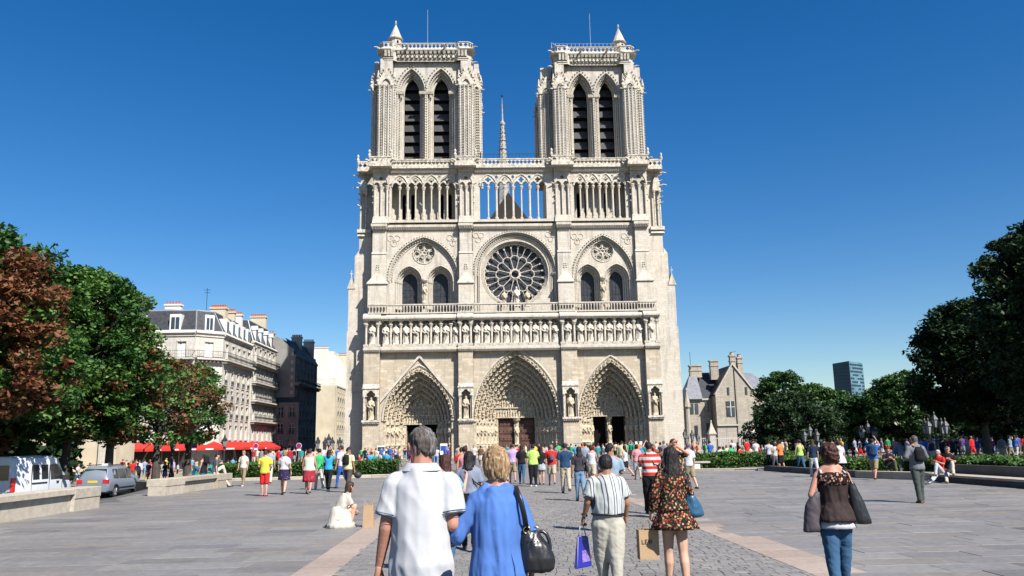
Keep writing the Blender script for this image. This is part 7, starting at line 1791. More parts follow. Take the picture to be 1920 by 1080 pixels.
    # ---- lower garment
    if bottom in ('trousers', 'shorts', 'jeans'):
        mb = MB(); g = 0.014 if bottom != 'jeans' else 0.008; g += loose*0.5; torso(mb, 0.475, min(waist, hem+0.05), g*0.75, 14)
        for i in (0, 1):
            h, k, a = LP[i]; lw = (1.06 if fem else 1.0)*(1+fat*0.45); r0, r1, r2 = 0.053*H*lw+g, 0.037*H*lw+g, (0.027*H+g)
            if bottom == 'jeans': r2 = 0.024*H+g
            if bottom == 'shorts': mb.tube([h, h.lerp(k, 0.5), h.lerp(k, 1.0)+Vector((0, 0, -0.01))], [r0, r0*0.95, r1*1.22], 12); capsule(mb, h-Vector((0, 0, 0.01*H)), h-Vector((0, 0, 0.01*H)), r0*0.95, r0*0.95)
            else: capsule(mb, h-Vector((0, 0, 0.012*H)), k, r0*0.97, r1, 12); mb.tube([k, k.lerp(a, 0.6), a-Vector((0, 0, 0.015*H))], [r1, r2*1.05, r2*1.08], 12)
        out['bottom'] = fuse(mb, voxel, 2, (7, 9, seed*1.7+2), 0.0055*H, name='bottom')
    elif bottom == 'skirt':
        mb = MB(); zt = T((0, 0, waist*H)).z; yt = T((0, 0, waist*H)).y; zb = skirt_hem*H+(base if sit is None else 0); ym = (LP[0][1].y+LP[1][1].y)*0.25
        rx0, ry0 = float(np.interp(waist, [r[0] for r in TR], [r[1] for r in TR]))*H+0.012, float(np.interp(waist, [r[0] for r in TR], [r[2] for r in TR]))*H+0.012
        sp_ = 0.115*H*flare; RR = []
        for q in range(8):
            t = q/7; z = zb+(zt-zb)*t; RR.append((0, ym*(1-t)+yt*t, z, rx0*t+(1-t)*sp_*1.08+0.01*math.sin(PI*t), ry0*t+(1-t)*sp_*0.86+0.01*math.sin(PI*t)))
        loft(mb, RR, 40, lambda t, s: 1+0.055*(1-s)*math.sin(t*9+seed)+0.02*(1-s)*math.sin(t*17)); me = mb.mesh('skirt', smooth=True); out['bottom'] = me
    # ---- shoes
    if feet in ('shoe', 'white'):
        mb = MB()
        for h, k, a in LP:
            capsule(mb, a-Vector((0, 0.022*H, 0.022*H)), a+Vector((0, 0.078*H, -0.028*H)), 0.025*H, 0.019*H, 9, 0.9); mb.box(a.x-0.024*H, a.x+0.024*H, a.y-0.045*H, a.y+0.09*H, a.z-0.046*H, a.z-0.034*H)
        out['shoes'] = fuse(mb, voxel*0.8, 1, name='shoes')
    # ---- hair
    if hair != 'bald':
        mb = MB(); Q = lambda x, y, z: F(x, y, z-0.932)
        RI = dict(short=[(.902, .033, .026, -.021), (.914, .040, .034, -.020), (.930, .0450, .041, -.016), (.955, .0475, .0545, -.003), (.975, .042, .0505, 0.0), (.990, .029, .035, 0), (.9985, .010, .012, 0)],
                  bob=[(.872, .028, .018, -.028), (.886, .041, .034, -.021), (.902, .050, .045, -.014), (.925, .0535, .055, -.008), (.955, .0525, .059, -.002), (.978, .045, .053, 0), (.995, .030, .035, 0), (1.004, .010, .012, 0)],
                  long=[(hair_len, .030, .016, -.058), (hair_len+.02, .048, .026, -.056), (.85, .052, .032, -.042), (.885, .052, .042, -.024), (.925, .051, .053, -.010), (.955, .0505, .058, -.003), (.978, .044, .052, 0), (.994, .030, .035, 0), (1.002, .010, .012, 0)],
                  thin=[(.90, .033, .028, -.020), (.915, .042, .036, -.016), (.935, .0455, .044, -.012), (.955, .046, .048, -.008), (.972, .038, .042, -.006), (.984, .026, .03, -.004), (.992, .008, .01, 0)])
        RI['curly'] = [(z, rx*1.12, ry*1.1, cy) for z, rx, ry, cy in RI['bob']]; RI['bun'] = RI['short']
        R_ = []
        for z, rx, ry, cy in RI[hair]:
            p = Q(0, cy, z); R_.append((p.x, p.y, p.z, rx*Hh, ry*Hh))
        loft(mb, R_, 16)
        if hair == 'bun': E_(mb, Q(0, -.06, .95), .022*H, .022*H, .022*H)
        frq, am = dict(short=(60, 0.0042), thin=(70, 0.002), bob=(46, 0.0065), long=(40, 0.006), curly=(34, 0.011), bun=(60, 0.003))[hair]
        out['hair'] = fuse(mb, voxel*0.6, 1, (frq/1.0, frq*0.25 if hair != 'curly' else frq*0.8, seed), am*H, name='hair')
    if face:
        mb = MB()
        for s in (-1, 1): E_(mb, F(s*0.018, 0.0475, 0.006), 0.0065*H, 0.003*H, 0.0035*H, 6)
        out['eyes'] = mb.mesh('eyes'); mb = MB(); E_(mb, F(0, 0.0495, -0.030), 0.014*H, 0.003*H, 0.003*H, 6); out['mouth'] = mb.mesh('mouth')
    info = dict(SH=SH, AR=AR, LP=LP, T=T, head=hc, H=H)
    return out, info
M['eye'] = plain('eye_dark', (0.02, 0.015, 0.012), 0.3, 0.0, 3); M['lip'] = plain('lip', (0.32, 0.10, 0.09), 0.5, 0.0, 3)
NAMES = dict(top='shirt', bottom='trousers')
def assemble(meshes, loc, rz, label, mats, names=None, group=None, scale=1.0):
    e = empty('person', loc, label, 'person', group, rz); names = names or {}
    if scale != 1.0: e.scale = (scale, scale, scale)
    default = dict(body=M['skin_light'], eyes=M['eye'], mouth=M['lip'], shoes=M['shoe_dark'], hair=HR['brown'], top=CL['white'], bottom=CL['denim'])
    for k, me in meshes.items():
        mt = mats.get(k, default[k]); o = D.objects.new(names.get(k, k), me); C.objects.link(o); o.parent = e
        if not me.materials: me.materials.append(None)
        o.material_slots[0].link = 'OBJECT'; o.material_slots[0].material = mt
    return e
def gpos(px, Y): return ((px-911)/1552*Y, Y, 0.0)
def child(mb, name, mat, e, smooth=True, fusev=None, **kw):
    me = fuse(mb, fusev, 2, name=name, **kw) if fusev else mb.mesh(name, smooth=smooth)
    me.materials.append(mat); o = D.objects.new(name, me); C.objects.link(o); o.parent = e; return o
def bag_thing(name, e_person, label, cat, builder):
    """a bag is a thing of its own, placed in the carrier's frame"""
    e = empty(name, e_person.location, label, cat, None, e_person.rotation_euler.z); builder(e); return e
def strap_path(mb, pts, w_=0.018, t=0.006): mb.tube(pts, w_, 6, True, t/w_)

# ---- the couple in front ------------------------------------------------------------
V = 0.0115
ms, inf = figure_meshes(H=1.83, hk=1.07, w=0.82, fat=0.62, arms=(((-0.152, -0.012, 0.645), (-0.190, 0.03, 0.505)), ((0.138, -0.02, 0.65), (0.13, 0.10, 0.60))), legs=((0.12, 0.05), (-0.18, 0.1)), top='polo', hem=0.41, waist=0.58, hair='short', voxel=V, seed=3, flare=1.15, head_turn=R(28), sleeve=0.66, loose=0.008, lean=0.02, belly=0.02)
P1 = assemble(ms, gpos(789, 5.6), R(-3), 'grey-haired man in a white polo shirt walking arm in arm, largest figure', dict(body=M['skin_pink'], top=CL['white'], bottom=CL['navy'], hair=HR['grey']), dict(top='polo_shirt', bottom='trousers'))
H = 1.83; mb = MB(); T = inf['T']
for q, (z, rx, ry) in enumerate(((0.838, 0.060, 0.048), (0.852, 0.053, 0.045), (0.862, 0.048, 0.043))): pass
vs = []; n = 28
for (z, rx, ry, dz) in ((0.838, 0.074, 0.058, 0), (0.862, 0.056, 0.050, 0), (0.865, 0.052, 0.046, 0), (0.846, 0.050, 0.044, 0)):
    for j in range(n):
        t = 2*PI*j/n; c = T((0, 0, z*H)); vs.append((c.x+rx*H*math.cos(t), c.y+ry*H*math.sin(t), c.z-0.012*max(0, math.sin(t))))
mb.add(vs, [(i*n+j, i*n+(j+1) % n, (i+1)*n+(j+1) % n, (i+1)*n+j) for i in range(3) for j in range(n)]); child(mb, 'collar', CL['white'], P1)
mb = MB()
for i in (0, 1):
    sh, el = inf['SH'][i], inf['AR'][i][0]; e_ = sh.lerp(el, 0.66/0.62*0.72); d = (el-sh).normalized(); a = d.cross(Vector((0, 1, 0))).normalized(); b = d.cross(a); rr = (0.0315*H*(1+0.62*0.25)+0.018)*1.12
    for off in (-0.005, -0.018): mb.tube([tuple(e_+d*off+(a*math.cos(t)+b*math.sin(t))*(rr+0.001)) for t in [2*PI*k/20 for k in range(21)]], 0.0022, 4, False)
child(mb, 'sleeve_piping', CL['navyblue'], P1)
ms, inf = figure_meshes(H=1.69, hk=1.02, w=0.76, sex='f', fat=0.45, arms=(((-0.205, 0.0, 0.665), (-0.215, 0.12, 0.70)), ((0.165, 0.0, 0.66), (0.175, 0.05, 0.55))), legs=((-0.1, 0.1), (0.15, 0.05)), top='long', hem=0.42, hair='bob', voxel=V, seed=8, gather=True, flare=1.12, loose=0.010, head_turn=R(12), lean=0.02)
P2 = assemble(ms, gpos(925, 5.6), R(2), 'short-haired blonde woman in a loose blue blouse, holding the arm of the man in white', dict(body=M['skin_pink'], top=cloth('blouse_blue', (0.062, 0.14, 0.38), 0.18, 4), bottom=CL['navy'], hair=HR['blond']), dict(top='blouse'))
mb = MB(); H = 1.69; T = inf['T']; c = T((0, 0, 0.612*H))
mb.tube([(c.x+0.080*H*math.cos(t), c.y+0.082*H*math.sin(t), c.z+0.006*math.sin(5*t)) for t in [PI+PI*k/14 for k in range(15)]], 0.006, 5)
for s, l in ((0.01, 0.24), (0.03, 0.2), (-0.005, 0.12)): mb.tube([(c.x+0.05+s, c.y-0.078*H, c.z), (c.x+0.06+s*1.5, c.y-0.085*H, c.z-l*0.5), (c.x+0.05+s*2, c.y-0.088*H, c.z-l)], 0.004, 4)
child(mb, 'waist_tie', MATS['cloth_blouse_blue'], P2)
def hb(e):
    dz, dx = 0.12, -0.045
    mb = MB(); loft(mb, [(0.31+dx, -0.055, 0.77+dz, 0.075, 0.04), (0.305+dx, -0.058, 0.79+dz, 0.105, 0.055), (0.30+dx, -0.058, 0.86+dz, 0.112, 0.06), (0.285+dx, -0.05, 0.94+dz, 0.092, 0.05), (0.265+dx, -0.04, 1.0+dz, 0.066, 0.036), (0.255+dx, -0.035, 1.03+dz, 0.05, 0.026)], 24, lambda t, s: 1+0.05*math.sin(9*t+3*s)*s)
    child(mb, 'pouch', M['leather'], e, True, 0.01, wr=(26, 5, 2), amp=0.009)
    mb = MB(); strap_path(mb, [(0.19, -0.05, 1.15), (0.175, -0.095, 1.24), (0.155, -0.105, 1.33), (0.13, -0.07, 1.405), (0.125, 0.0, 1.425), (0.15, 0.08, 1.36), (0.20, 0.10, 1.25), (0.235, 0.02, 1.15)], 0.018); child(mb, 'strap', M['leather'], e)
    for (x, y, z) in ((0.19, -0.065, 1.155), (0.25, -0.03, 1.15)):
        mb = MB(); mb.tube([(x+0.022*math.cos(t), y, z+0.022*math.sin(t)) for t in [2*PI*k/12 for k in range(13)]], 0.005, 6, False); child(mb, 'ring', M['gold'], e)
    mb = MB(); mb.tube([(0.335+dx+0.055*math.cos(t), 0.0, 0.92+dz+0.10*math.sin(t)) for t in [2*PI*k/14 for k in range(15)]], 0.014, 6, False); child(mb, 'piping', M['leather'], e)
    mb = MB()
    for k in range(6): mb.knob((0.185+0.02*k, -0.105+0.002*k, 1.1), 0.006)
    child(mb, 'studs', M['gold'], e, False).__setitem__('kind', 'stuff')
bag_thing('handbag', P2, 'black leather handbag with gold ring on the shoulder of the woman in blue', 'handbag', hb)
# ---- the man in the striped shirt ------------------------------------------------------
ms, inf = figure_meshes(H=1.57, hk=1.10, w=0.89, fat=1.0, arms=(((-0.165, 0.0, 0.65), (-0.19, 0.05, 0.545)), ((0.160, 0.0, 0.64), (0.160, 0.05, 0.53))), legs=((0.16, 0.12), (-0.14, 0.1)), top='shirt', hem=0.555, waist=0.575, hair='short', voxel=0.012, seed=5, belly=0.05, loose=0.006, curl=0.9)
P3 = assemble(ms, gpos(1127, 9.9), R(1), 'stout dark-haired man in a white shirt with thin vertical stripes and beige trousers', dict(body=M['skin_tan'], top=M['striped'], bottom=cloth('trousers_stone', (0.36, 0.34, 0.29)), hair=HR['black']))
mb = MB(); H = 1.57; c = inf['T']((0, 0.0, 0.563*H)); mb.tube([(c.x+0.117*H*math.cos(t), c.y+0.006+0.100*H*math.sin(t), c.z) for t in [2*PI*k/24 for k in range(25)]], 0.014, 6, False); child(mb, 'belt', M['leather'], P3)
mb = MB(); el, wr_ = inf['AR'][0]; d = (wr_-el).normalized(); a = d.cross(Vector((0, 1, 0))).normalized(); b = d.cross(a); q_ = wr_-d*0.015; mb.tube([tuple(q_+(a*math.cos(t)+b*math.sin(t))*0.031) for t in [2*PI*k/12 for k in range(13)]], 0.009, 5, False); child(mb, 'wristwatch', M['black_trim'], P3)
M['bag_blue'] = plain('glossy_blue_plastic', (0.02, 0.02, 0.30), 0.25, 0.12, 6, spec=0.6)
wl = inf['AR'][0][1]; hl = wl+(wl-inf['AR'][0][0]).normalized()*0.1
def bb(e):
    x, y, z = hl.x-0.01, hl.y, hl.z-0.13; mb = MB(); vs = [(x-0.10, y-0.06, z-0.37), (x+0.10, y-0.06, z-0.34), (x+0.10, y+0.06, z-0.34), (x-0.10, y+0.06, z-0.37), (x-0.055, y-0.012, z), (x+0.07, y-0.012, z-0.01), (x+0.07, y+0.012, z-0.01), (x-0.055, y+0.012, z)]
    mb.add(vs, [(0, 1, 5, 4), (1, 2, 6, 5), (2, 3, 7, 6), (3, 0, 4, 7), (3, 2, 1, 0), (4, 5, 6, 7)]); o = child(mb, 'bag', M['bag_blue'], e, False); bv = o.modifiers.new('b', 'BEVEL'); bv.width = 0.012; bv.segments = 2
    mb = MB(); mb.tube([(x-0.04, y-0.018, z-0.01), (x-0.02, y-0.01, z+0.10), (x, y, z+0.125), (x+0.02, y-0.01, z+0.10), (x+0.045, y-0.018, z-0.01)], 0.008, 6); mb.tube([(x-0.048, y-0.02, z-0.01), (x-0.072, y-0.064, z-0.37)], 0.004, 4); child(mb, 'handles', CL['white'], e)
    mb = MB(); mb.add([(x-0.01, y-0.060, z-0.30), (x+0.085, y-0.060, z-0.28), (x+0.08, y-0.042, z-0.15), (x-0.01, y-0.042, z-0.17)], [(0, 1, 2, 3)]); mb.add([(x+0.02, y-0.030, z-0.09), (x+0.055, y-0.030, z-0.085), (x+0.05, y-0.020, z-0.04), (x+0.02, y-0.020, z-0.04)], [(0, 1, 2, 3)]); child(mb, 'print', plain('violet_print', (0.18, 0.12, 0.35), 0.4, 0.5, 25), e, False)
bag_thing('carrier_bag', P3, 'glossy dark blue plastic bag with white handles held by the striped man', 'bag', bb)
# ---- the girl in the floral dress -------------------------------------------------------
ms, inf = figure_meshes(H=1.64, hk=1.06, w=0.90, sex='f', arms=(((-0.155, 0.0, 0.655), (-0.165, 0.035, 0.54)), ((0.145, 0.02, 0.66), (0.10, 0.12, 0.62))), legs=((0.10, 0.05), (-0.12, 0.1)), top='long', hem=0.555, bottom='skirt', waist=0.60, skirt_hem=0.425, flare=1.36, hair='long', hair_len=0.73, voxel=0.012, seed=11, loose=0.006, curl=0.9)
P4 = assemble(ms, gpos(1248, 9.9), R(4), 'long black-haired girl in a short floral dress carrying a brown paper bag', dict(body=M['skin_light'], top=M['floral'], bottom=M['floral'], hair=HR['black'], shoes=M['shoe_white']), dict(top='dress_top', bottom='dress_skirt'))
wl2 = inf['AR'][0][1]; hl2 = wl2+(wl2-inf['AR'][0][0]).normalized()*0.1
def letters(e, txt, x, y, z, s, mat):
    """thin flat strokes"""
    G = dict(L=[((0, 1), (0, 0)), ((0, 0), (.6, 0))], E=[((0, 0), (0, 1)), ((0, 0), (.6, 0)), ((0, .5), (.5, .5)), ((0, 1), (.6, 1))], V=[((0, 1), (.3, 0)), ((.3, 0), (.6, 1))], I=[((0, 0), (0, 1))], S=[((.6, 1), (0, 1)), ((0, 1), (0, .5)), ((0, .5), (.6, .5)), ((.6, .5), (.6, 0)), ((.6, 0), (0, 0))], O=[((0, 0), (0, 1)), ((0, 1), (.6, 1)), ((.6, 1), (.6, 0)), ((.6, 0), (0, 0))])
    mb = MB(); cx = x
    for ch in txt:
        for (a, b), (c, d) in G[ch]: mb.tube([(cx+a*s, y, z+b*s), (cx+c*s, y, z+d*s)], 0.09*s, 4)
        cx += s*(0.35 if ch == 'I' else 0.82)
    return child(mb, 'lettering', mat, e, False)
def pb(e):
    x, y, z = hl2.x-0.05, hl2.y, hl2.z-0.10; w1, d1, h1 = 0.115, 0.065, 0.33
    mb = MB(); vs = [(x-w1, y-d1, z-h1), (x+w1, y-d1, z-h1), (x+w1, y+d1, z-h1), (x-w1, y+d1, z-h1), (x-w1*1.03, y-d1, z), (x+w1, y-d1, z), (x+w1, y+d1, z), (x-w1*1.03, y+d1, z)]
    mb.add(vs, [(0, 1, 5, 4), (1, 2, 6, 5), (2, 3, 7, 6), (3, 0, 4, 7), (3, 2, 1, 0)]); o = child(mb, 'bag', M['kraft'], e, False); s_ = o.modifiers.new('s', 'SOLIDIFY'); s_.thickness = 0.003
    mb = MB()
    for yy in (y-d1*0.9, y+d1*0.9): mb.tube([(x-0.05, yy, z-0.01), (x-0.035, y+(yy-y)*0.4, z+0.1), (x+0.03, y+(yy-y)*0.4, z+0.1), (x+0.045, yy, z-0.01)], 0.003, 5)
    child(mb, 'handles', M['kraft'], e)
    letters(e, 'LEVI', x-0.085, y-d1-0.003, z-0.155, 0.045, M['print_black'])
bag_thing('paper_bag', P4, 'brown paper shopping bag with dark lettering held by the girl in the floral dress', 'bag', pb)
def sb(e):
    mb = MB(); loft(mb, [(0.265, -0.02, 0.83, 0.07, 0.04), (0.255, -0.02, 0.86, 0.105, 0.06), (0.235, -0.02, 0.96, 0.10, 0.06), (0.20, -0.02, 1.08, 0.055, 0.04)], 18); child(mb, 'bag', plain('blue_leather', (0.02, 0.07, 0.13), 0.4, 0.35, 6, bump=0.08, bscale=14), e, True, 0.013, wr=(15, 6, 1), amp=0.01)
    mb = MB(); strap_path(mb, [(0.19, -0.05, 1.08), (0.165, -0.09, 1.2), (0.14, -0.06, 1.33), (0.14, 0.02, 1.36), (0.18, 0.06, 1.2), (0.21, 0.02, 1.08)], 0.014); child(mb, 'strap', MATS['blue_leather'], e)
bag_thing('shoulder_bag', P4, 'blue leather shoulder bag on the right side of the girl in the floral dress', 'bag', sb)
# ---- the woman with two bags on the right --------------------------------------------------
ms, inf = figure_meshes(H=1.66, hk=1.0, w=0.92, sex='f', arms=(((-0.160, -0.03, 0.665), (-0.12, 0.11, 0.64)), ((0.140, -0.01, 0.66), (0.12, 0.09, 0.60))), legs=((-0.16, 0.2), (0.20, 0.05)), top='tank', hem=0.50, bottom='jeans', waist=0.56, hair='curly', voxel=0.012, seed=14, gather=True, flare=1.35, loose=0.008, head_turn=R(20))
P5 = assemble(ms, gpos(1545, 9.1), R(-8), 'curly-haired woman in a dark brown sleeveless top and jeans carrying two large bags', dict(body=M['skin_pink'], top=plain('cloth_sheer_brown', (0.020, 0.0085, 0.008), 0.8, 0.6, 14), bottom=CL['denim'], hair=HR['auburn']))
mb = MB(); H = 1.67; T = inf['T']
RR = [(T((0, 0, z*H)).x, T((0, 0, z*H)).y, T((0, 0, z*H)).z, rx*H, ry*H) for z, rx, ry in ((0.725, 0.104, 0.083), (0.755, 0.107, 0.085), (0.785, 0.100, 0.076), (0.806, 0.078, 0.062))]
loft(mb, RR, 20); child(mb, 'lace_yoke', M['lace'], P5)
mb = MB(); RR = [(T((0, 0, z*H)).x, T((0, 0, z*H)).y, T((0, 0, z*H)).z, rx*H, ry*H) for z, rx, ry in ((0.455, 0.125, 0.10), (0.475, 0.120, 0.096), (0.51, 0.105, 0.082))]
loft(mb, RR, 36, lambda t, s: 1+0.05*math.sin(13*t)*(1-s)); child(mb, 'white_hem', CL['white'], P5)
mb = MB(); 
for s in (-1, 1): mb.tube([T((s*0.075*H, -0.05*H, 0.80*H)), T((s*0.07*H, 0.0, 0.832*H)), T((s*0.07*H, 0.05*H, 0.79*H))], 0.014, 6, True, 0.4)
child(mb, 'strap', CL['white'], P5)
def tote(side):
    def f(e):
        x = 0.245*side; mb = MB(); wv = 0.065; y0 = -0.05; k_ = 2.5
        loft(mb, [(x*1.08, y0, 0.80 if side > 0 else 0.72, 0.095, wv*0.8), (x*1.05, y0, 0.84 if side > 0 else 0.76, 0.10, wv*1.02), (x*0.95, y0, 1.0, 0.08, wv*0.85), (x*0.82, y0, 1.16 if side > 0 else 1.1, 0.05, wv*0.6), (x*0.75, y0, 1.24 if side > 0 else 1.14, 0.035, wv*0.4)], 18)
        mt = M['leather'] if side > 0 else plain('dark_grey_fabric', (0.055, 0.045, 0.055), 0.6, 0.3, 5, bump=0.03)
        child(mb, 'bag', mt, e, True, 0.013, wr=(12, 7, 3), amp=0.008); mb = MB()
        if side > 0: strap_path(mb, [(0.19, -0.06, 1.2), (0.15, -0.08, 1.32), (0.125, -0.04, 1.39), (0.13, 0.04, 1.37), (0.17, 0.06, 1.22)], 0.013)
        else: strap_path(mb, [(-0.2, -0.05, 1.1), (-0.22, -0.02, 1.16), (-0.21, 0.06, 1.15), (-0.19, 0.05, 1.08)], 0.012)
        child(mb, 'strap', mt, e)
    return f
bag_thing('tote_bag', P5, 'shiny black bag on the right shoulder of the curly-haired woman', 'bag', tote(1))
bag_thing('tote_bag', P5, 'dark grey bag on the left arm of the curly-haired woman', 'bag', tote(-1))
# ---- girl crouching with a paper bag ----------------------------------------------------------
ms, inf = figure_meshes(H=1.62, w=0.95, sex='f', arms=(((-0.10, 0.12, 0.66), (-0.05, 0.22, 0.60)), ((0.10, 0.12, 0.66), (0.05, 0.22, 0.60))), sit=0.10, legs=((0.28, -0.12), (0.28, -0.12)), top='tshirt', hem=0.5, bottom=None, hair='long', hair_len=0.80, lean=0.42, voxel=0.016, seed=17, loose=0.012)
P6 = assemble(ms, (-3.3, 18.6, 0), R(-55), 'girl with long brown hair crouching on the paving in a white dress', dict(body=M['skin_light'], top=CL['offwhite'], hair=HR['brown']), dict(top='dress_top'))
mb = MB(); loft(mb, [(0, 0.12, 0.0, 0.27, 0.33), (0, 0.11, 0.05, 0.245, 0.30), (0, 0.11, 0.09, 0.25, 0.31), (0, 0.11, 0.11, 0.215, 0.27), (0, 0.11, 0.32, 0.18, 0.25), (0, 0.06, 0.40, 0.15, 0.17), (0, 0.05, 0.45, 0.12, 0.11)], 44, lambda t, s: 1+0.05*math.sin(14*t)*(1-s)+0.02*math.sin(5*t)); child(mb, 'dress_skirt', CL['offwhite'], P6)
e = empty('paper_bag', (-2.62, 18.7, 0), 'brown paper bag standing on the paving right of the crouching girl', 'bag')
mb = MB(); x, y = -2.62, 18.7; mb.tbox(x-0.12, x+0.12, y-0.07, y+0.07, 0, 0.46, 0.02, 0.02, 0.02, 0.02); o = mb.build('bag', M['kraft'], e); mb = MB()
for s in (-1, 1): mb.tube([(x+s*0.08, y-0.04, 0.44), (x+s*0.10, y-0.03, 0.58), (x+s*0.03, y-0.03, 0.46)], 0.012, 5)
mb.build('handles', M['kraft'], e)

# ---- people at middle distance -------------------------------------------------------------------
HU = ((-0.13, 0.06, 0.86), (-0.03, 0.12, 1.02)), ((0.13, 0.06, 0.86), (0.03, 0.12, 1.02))      # both hands up holding a camera
HC = ((-0.13, 0.03, 0.66), (-0.03, 0.13, 0.72)), ((0.13, 0.03, 0.66), (0.03, 0.13, 0.72))      # hands before the chest
RU = ((-0.135, 0.01, 0.63), (-0.14, 0.05, 0.49)), ((0.15, 0.05, 0.84), (0.06, 0.08, 1.0))
def person(px, Y, H, label, rz=0, mats=None, names=None, z=None, **kw):
    kw.setdefault('voxel', 0.016 if Y < 20 else (0.022 if Y < 32 else 0.028)); kw.setdefault('hand_detail', Y < 37); kw.setdefault('seed', int(px) % 97)
    ms, inf = figure_meshes(H=H, **kw); loc = gpos(px, Y)
    return assemble(ms, (loc[0], loc[1], z or 0), R(rz), label, mats or {}, names)
def backpack(e, H, mat, label, w_=0.15, z0=0.60, z1=0.82, y=-0.13, name='backpack'):
    def f(b):
        mb = MB(); loft(mb, [(0, y*H/1.7, z0*H, w_*0.8, 0.07), (0, y*H/1.7-0.02, (z0+0.04)*H, w_, 0.10), (0, y*H/1.7-0.01, (z1-0.05)*H, w_*0.95, 0.09), (0, y*H/1.7+0.02, z1*H, w_*0.6, 0.05)], 16); child(mb, 'pack', mat, b, True, 0.018, wr=(12, 8, 1), amp=0.008); mb = MB()
        for s in (-1, 1): mb.tube([(s*0.06*H, y*H/1.7+0.03, z1*H), (s*0.065*H, -0.03, 0.846*H), (s*0.07*H, 0.055*H, 0.80*H), (s*0.085*H, 0.075*H, 0.72*H), (s*0.085*H, -0.04*H, 0.63*H)], 0.02, 6, True, 0.3)
        child(mb, 'straps', mat, b)
    return bag_thing(name, e, label, 'backpack', f)
def slingbag(e, H, mat, label, side=1, w_=0.11, z=0.50, h=0.2, cross=True, name='shoulder_bag'):
    def f(b):
        mb = MB(); x = side*0.135*H; loft(mb, [(x, -0.02, z*H, 0.05, w_*0.9), (x, -0.02, z*H+0.04, 0.06, w_), (x*0.97, -0.02, z*H+h*0.8, 0.045, w_*0.8), (x*0.95, -0.02, z*H+h, 0.02, w_*0.5)], 12); child(mb, 'bag', mat, b)
        mb = MB(); s2 = -side if cross else side; mb.tube([(x*0.95, -0.05, z*H+h), (side*0.06*H, -0.078*H, 0.68*H), (s2*0.055*H, -0.05*H, 0.83*H), (s2*0.05*H, 0.0, 0.853*H), (s2*0.05*H, 0.06*H, 0.80*H)], 0.011, 5); child(mb, 'strap', mat, b)
    return bag_thing(name, e, label, 'bag', f)
p = person(875, 14.3, 1.62, 'woman with wavy black hair in a grey-blue shirt and black trousers between the couple', 0, dict(top=cloth('shirt_steel', (0.17, 0.19, 0.25)), bottom=CL['black'], hair=HR['black'], body=M['skin_tan']), sex='f', hair='long', hair_len=0.80, top='tshirt', bottom='jeans', hem=0.56, legs=((0.3, 0.15), (-0.3, 0.4)))
slingbag(p, 1.62, M['leather'], 'thin-strapped black bag of the woman in the grey-blue shirt', 1, 0.06, 0.56, 0.12)
person(832, 11.5, 1.60, 'woman with smooth dark brown hair just right of the man in white', 0, dict(top=cloth('top_lightblue', (0.16, 0.28, 0.36)), hair=HR['auburn']), sex='f', hair='long', hair_len=0.80, top='tshirt', bottom='jeans', arms=(((-0.13, 0.06, 0.66), (-0.05, 0.14, 0.72)), ((0.15, 0.04, 0.68), (0.17, 0.14, 0.78))))
person(862, 30.0, 1.66, 'man in a red T-shirt, head just above the wavy-haired woman', 5, dict(top=CL['red'], hair=HR['brown'], bottom=CL['beige']), arms=HC)
person(868, 25.0, 1.70, 'brown-haired woman whose head shows over the blonde woman in blue', 0, dict(top=CL['pink'], hair=HR['brown']), sex='f', hair='bun', top='tank')
p = person(1135, 16.5, 1.70, 'man in a pale blue shirt right behind the striped man', -8, dict(top=cloth('shirt_pale_blue', (0.20, 0.28, 0.36)), bottom=CL['denim'], hair=HR['black'], body=M['skin_tan']), top='shirt', head_turn=R(-35), arms=HC)
p = person(1208, 20.5, 1.72, 'man in a red and white banded T-shirt left of the girl in the floral dress', -6, dict(top=M['redstripe'], bottom=CL['black'], hair=HR['black'], body=M['skin_tan']), hem=0.52, top='tshirt', arms=HC, w=1.06, fat=0.3)
slingbag(p, 1.72, M['leather'], 'dark strap bag of the man in the banded T-shirt', 1, 0.08, 0.58, 0.14)
p = person(1254, 19.0, 1.78, 'man with glasses facing the camera, arm raised, in a printed shirt behind the floral dress', 176, dict(top=M['hawaii'], bottom=CL['khaki'], hair=HR['brown'], body=M['skin_pink']), top='shirt', face=True, arms=(((-0.17, 0.06, 0.80), (-0.02, 0.12, 0.90)), ((0.17, 0.06, 0.80), (0.04, 0.14, 0.93))))
mb = MB(); hh = 1.78; 
for s in (-1, 1): mb.tube([(s*0.033+0.024*math.cos(t), 0.118, 0.945*hh+0.016*math.sin(t)) for t in [2*PI*k/10 for k in range(11)]], 0.0035, 4, False)
child(mb, 'glasses', M['black_trim'], p, False)
person(1281, 30.0, 1.66, 'grey-haired man in a white shirt at the right edge of the cathedral steps crowd', 20, dict(top=CL['white'], bottom=CL['khaki'], hair=HR['grey']), bottom='shorts')
p = person(1708, 22.1, 1.76, 'bald man with a black backpack standing alone on the open paving', 10, dict(top=cloth('jacket_grey', (0.13, 0.14, 0.15)), bottom=cloth('trousers_greygreen', (0.055, 0.065, 0.06)), hair=HR['grey'], body=M['skin_tan'], shoes=plain('brown_shoe', (0.09, 0.045, 0.025), 0.6)), hair='thin', top='long', bottom='trousers', hem=0.48, legs=((-0.10, 0.05), (0.13, 0.05)), arms=(((-0.17, 0.0, 0.67), (-0.08, 0.10, 0.64)), ((0.165, 0.0, 0.66), (0.12, 0.12, 0.66))), loose=0.01, w=1.05)
backpack(p, 1.76, CL['black'], 'black backpack on the bald man standing on the open paving')
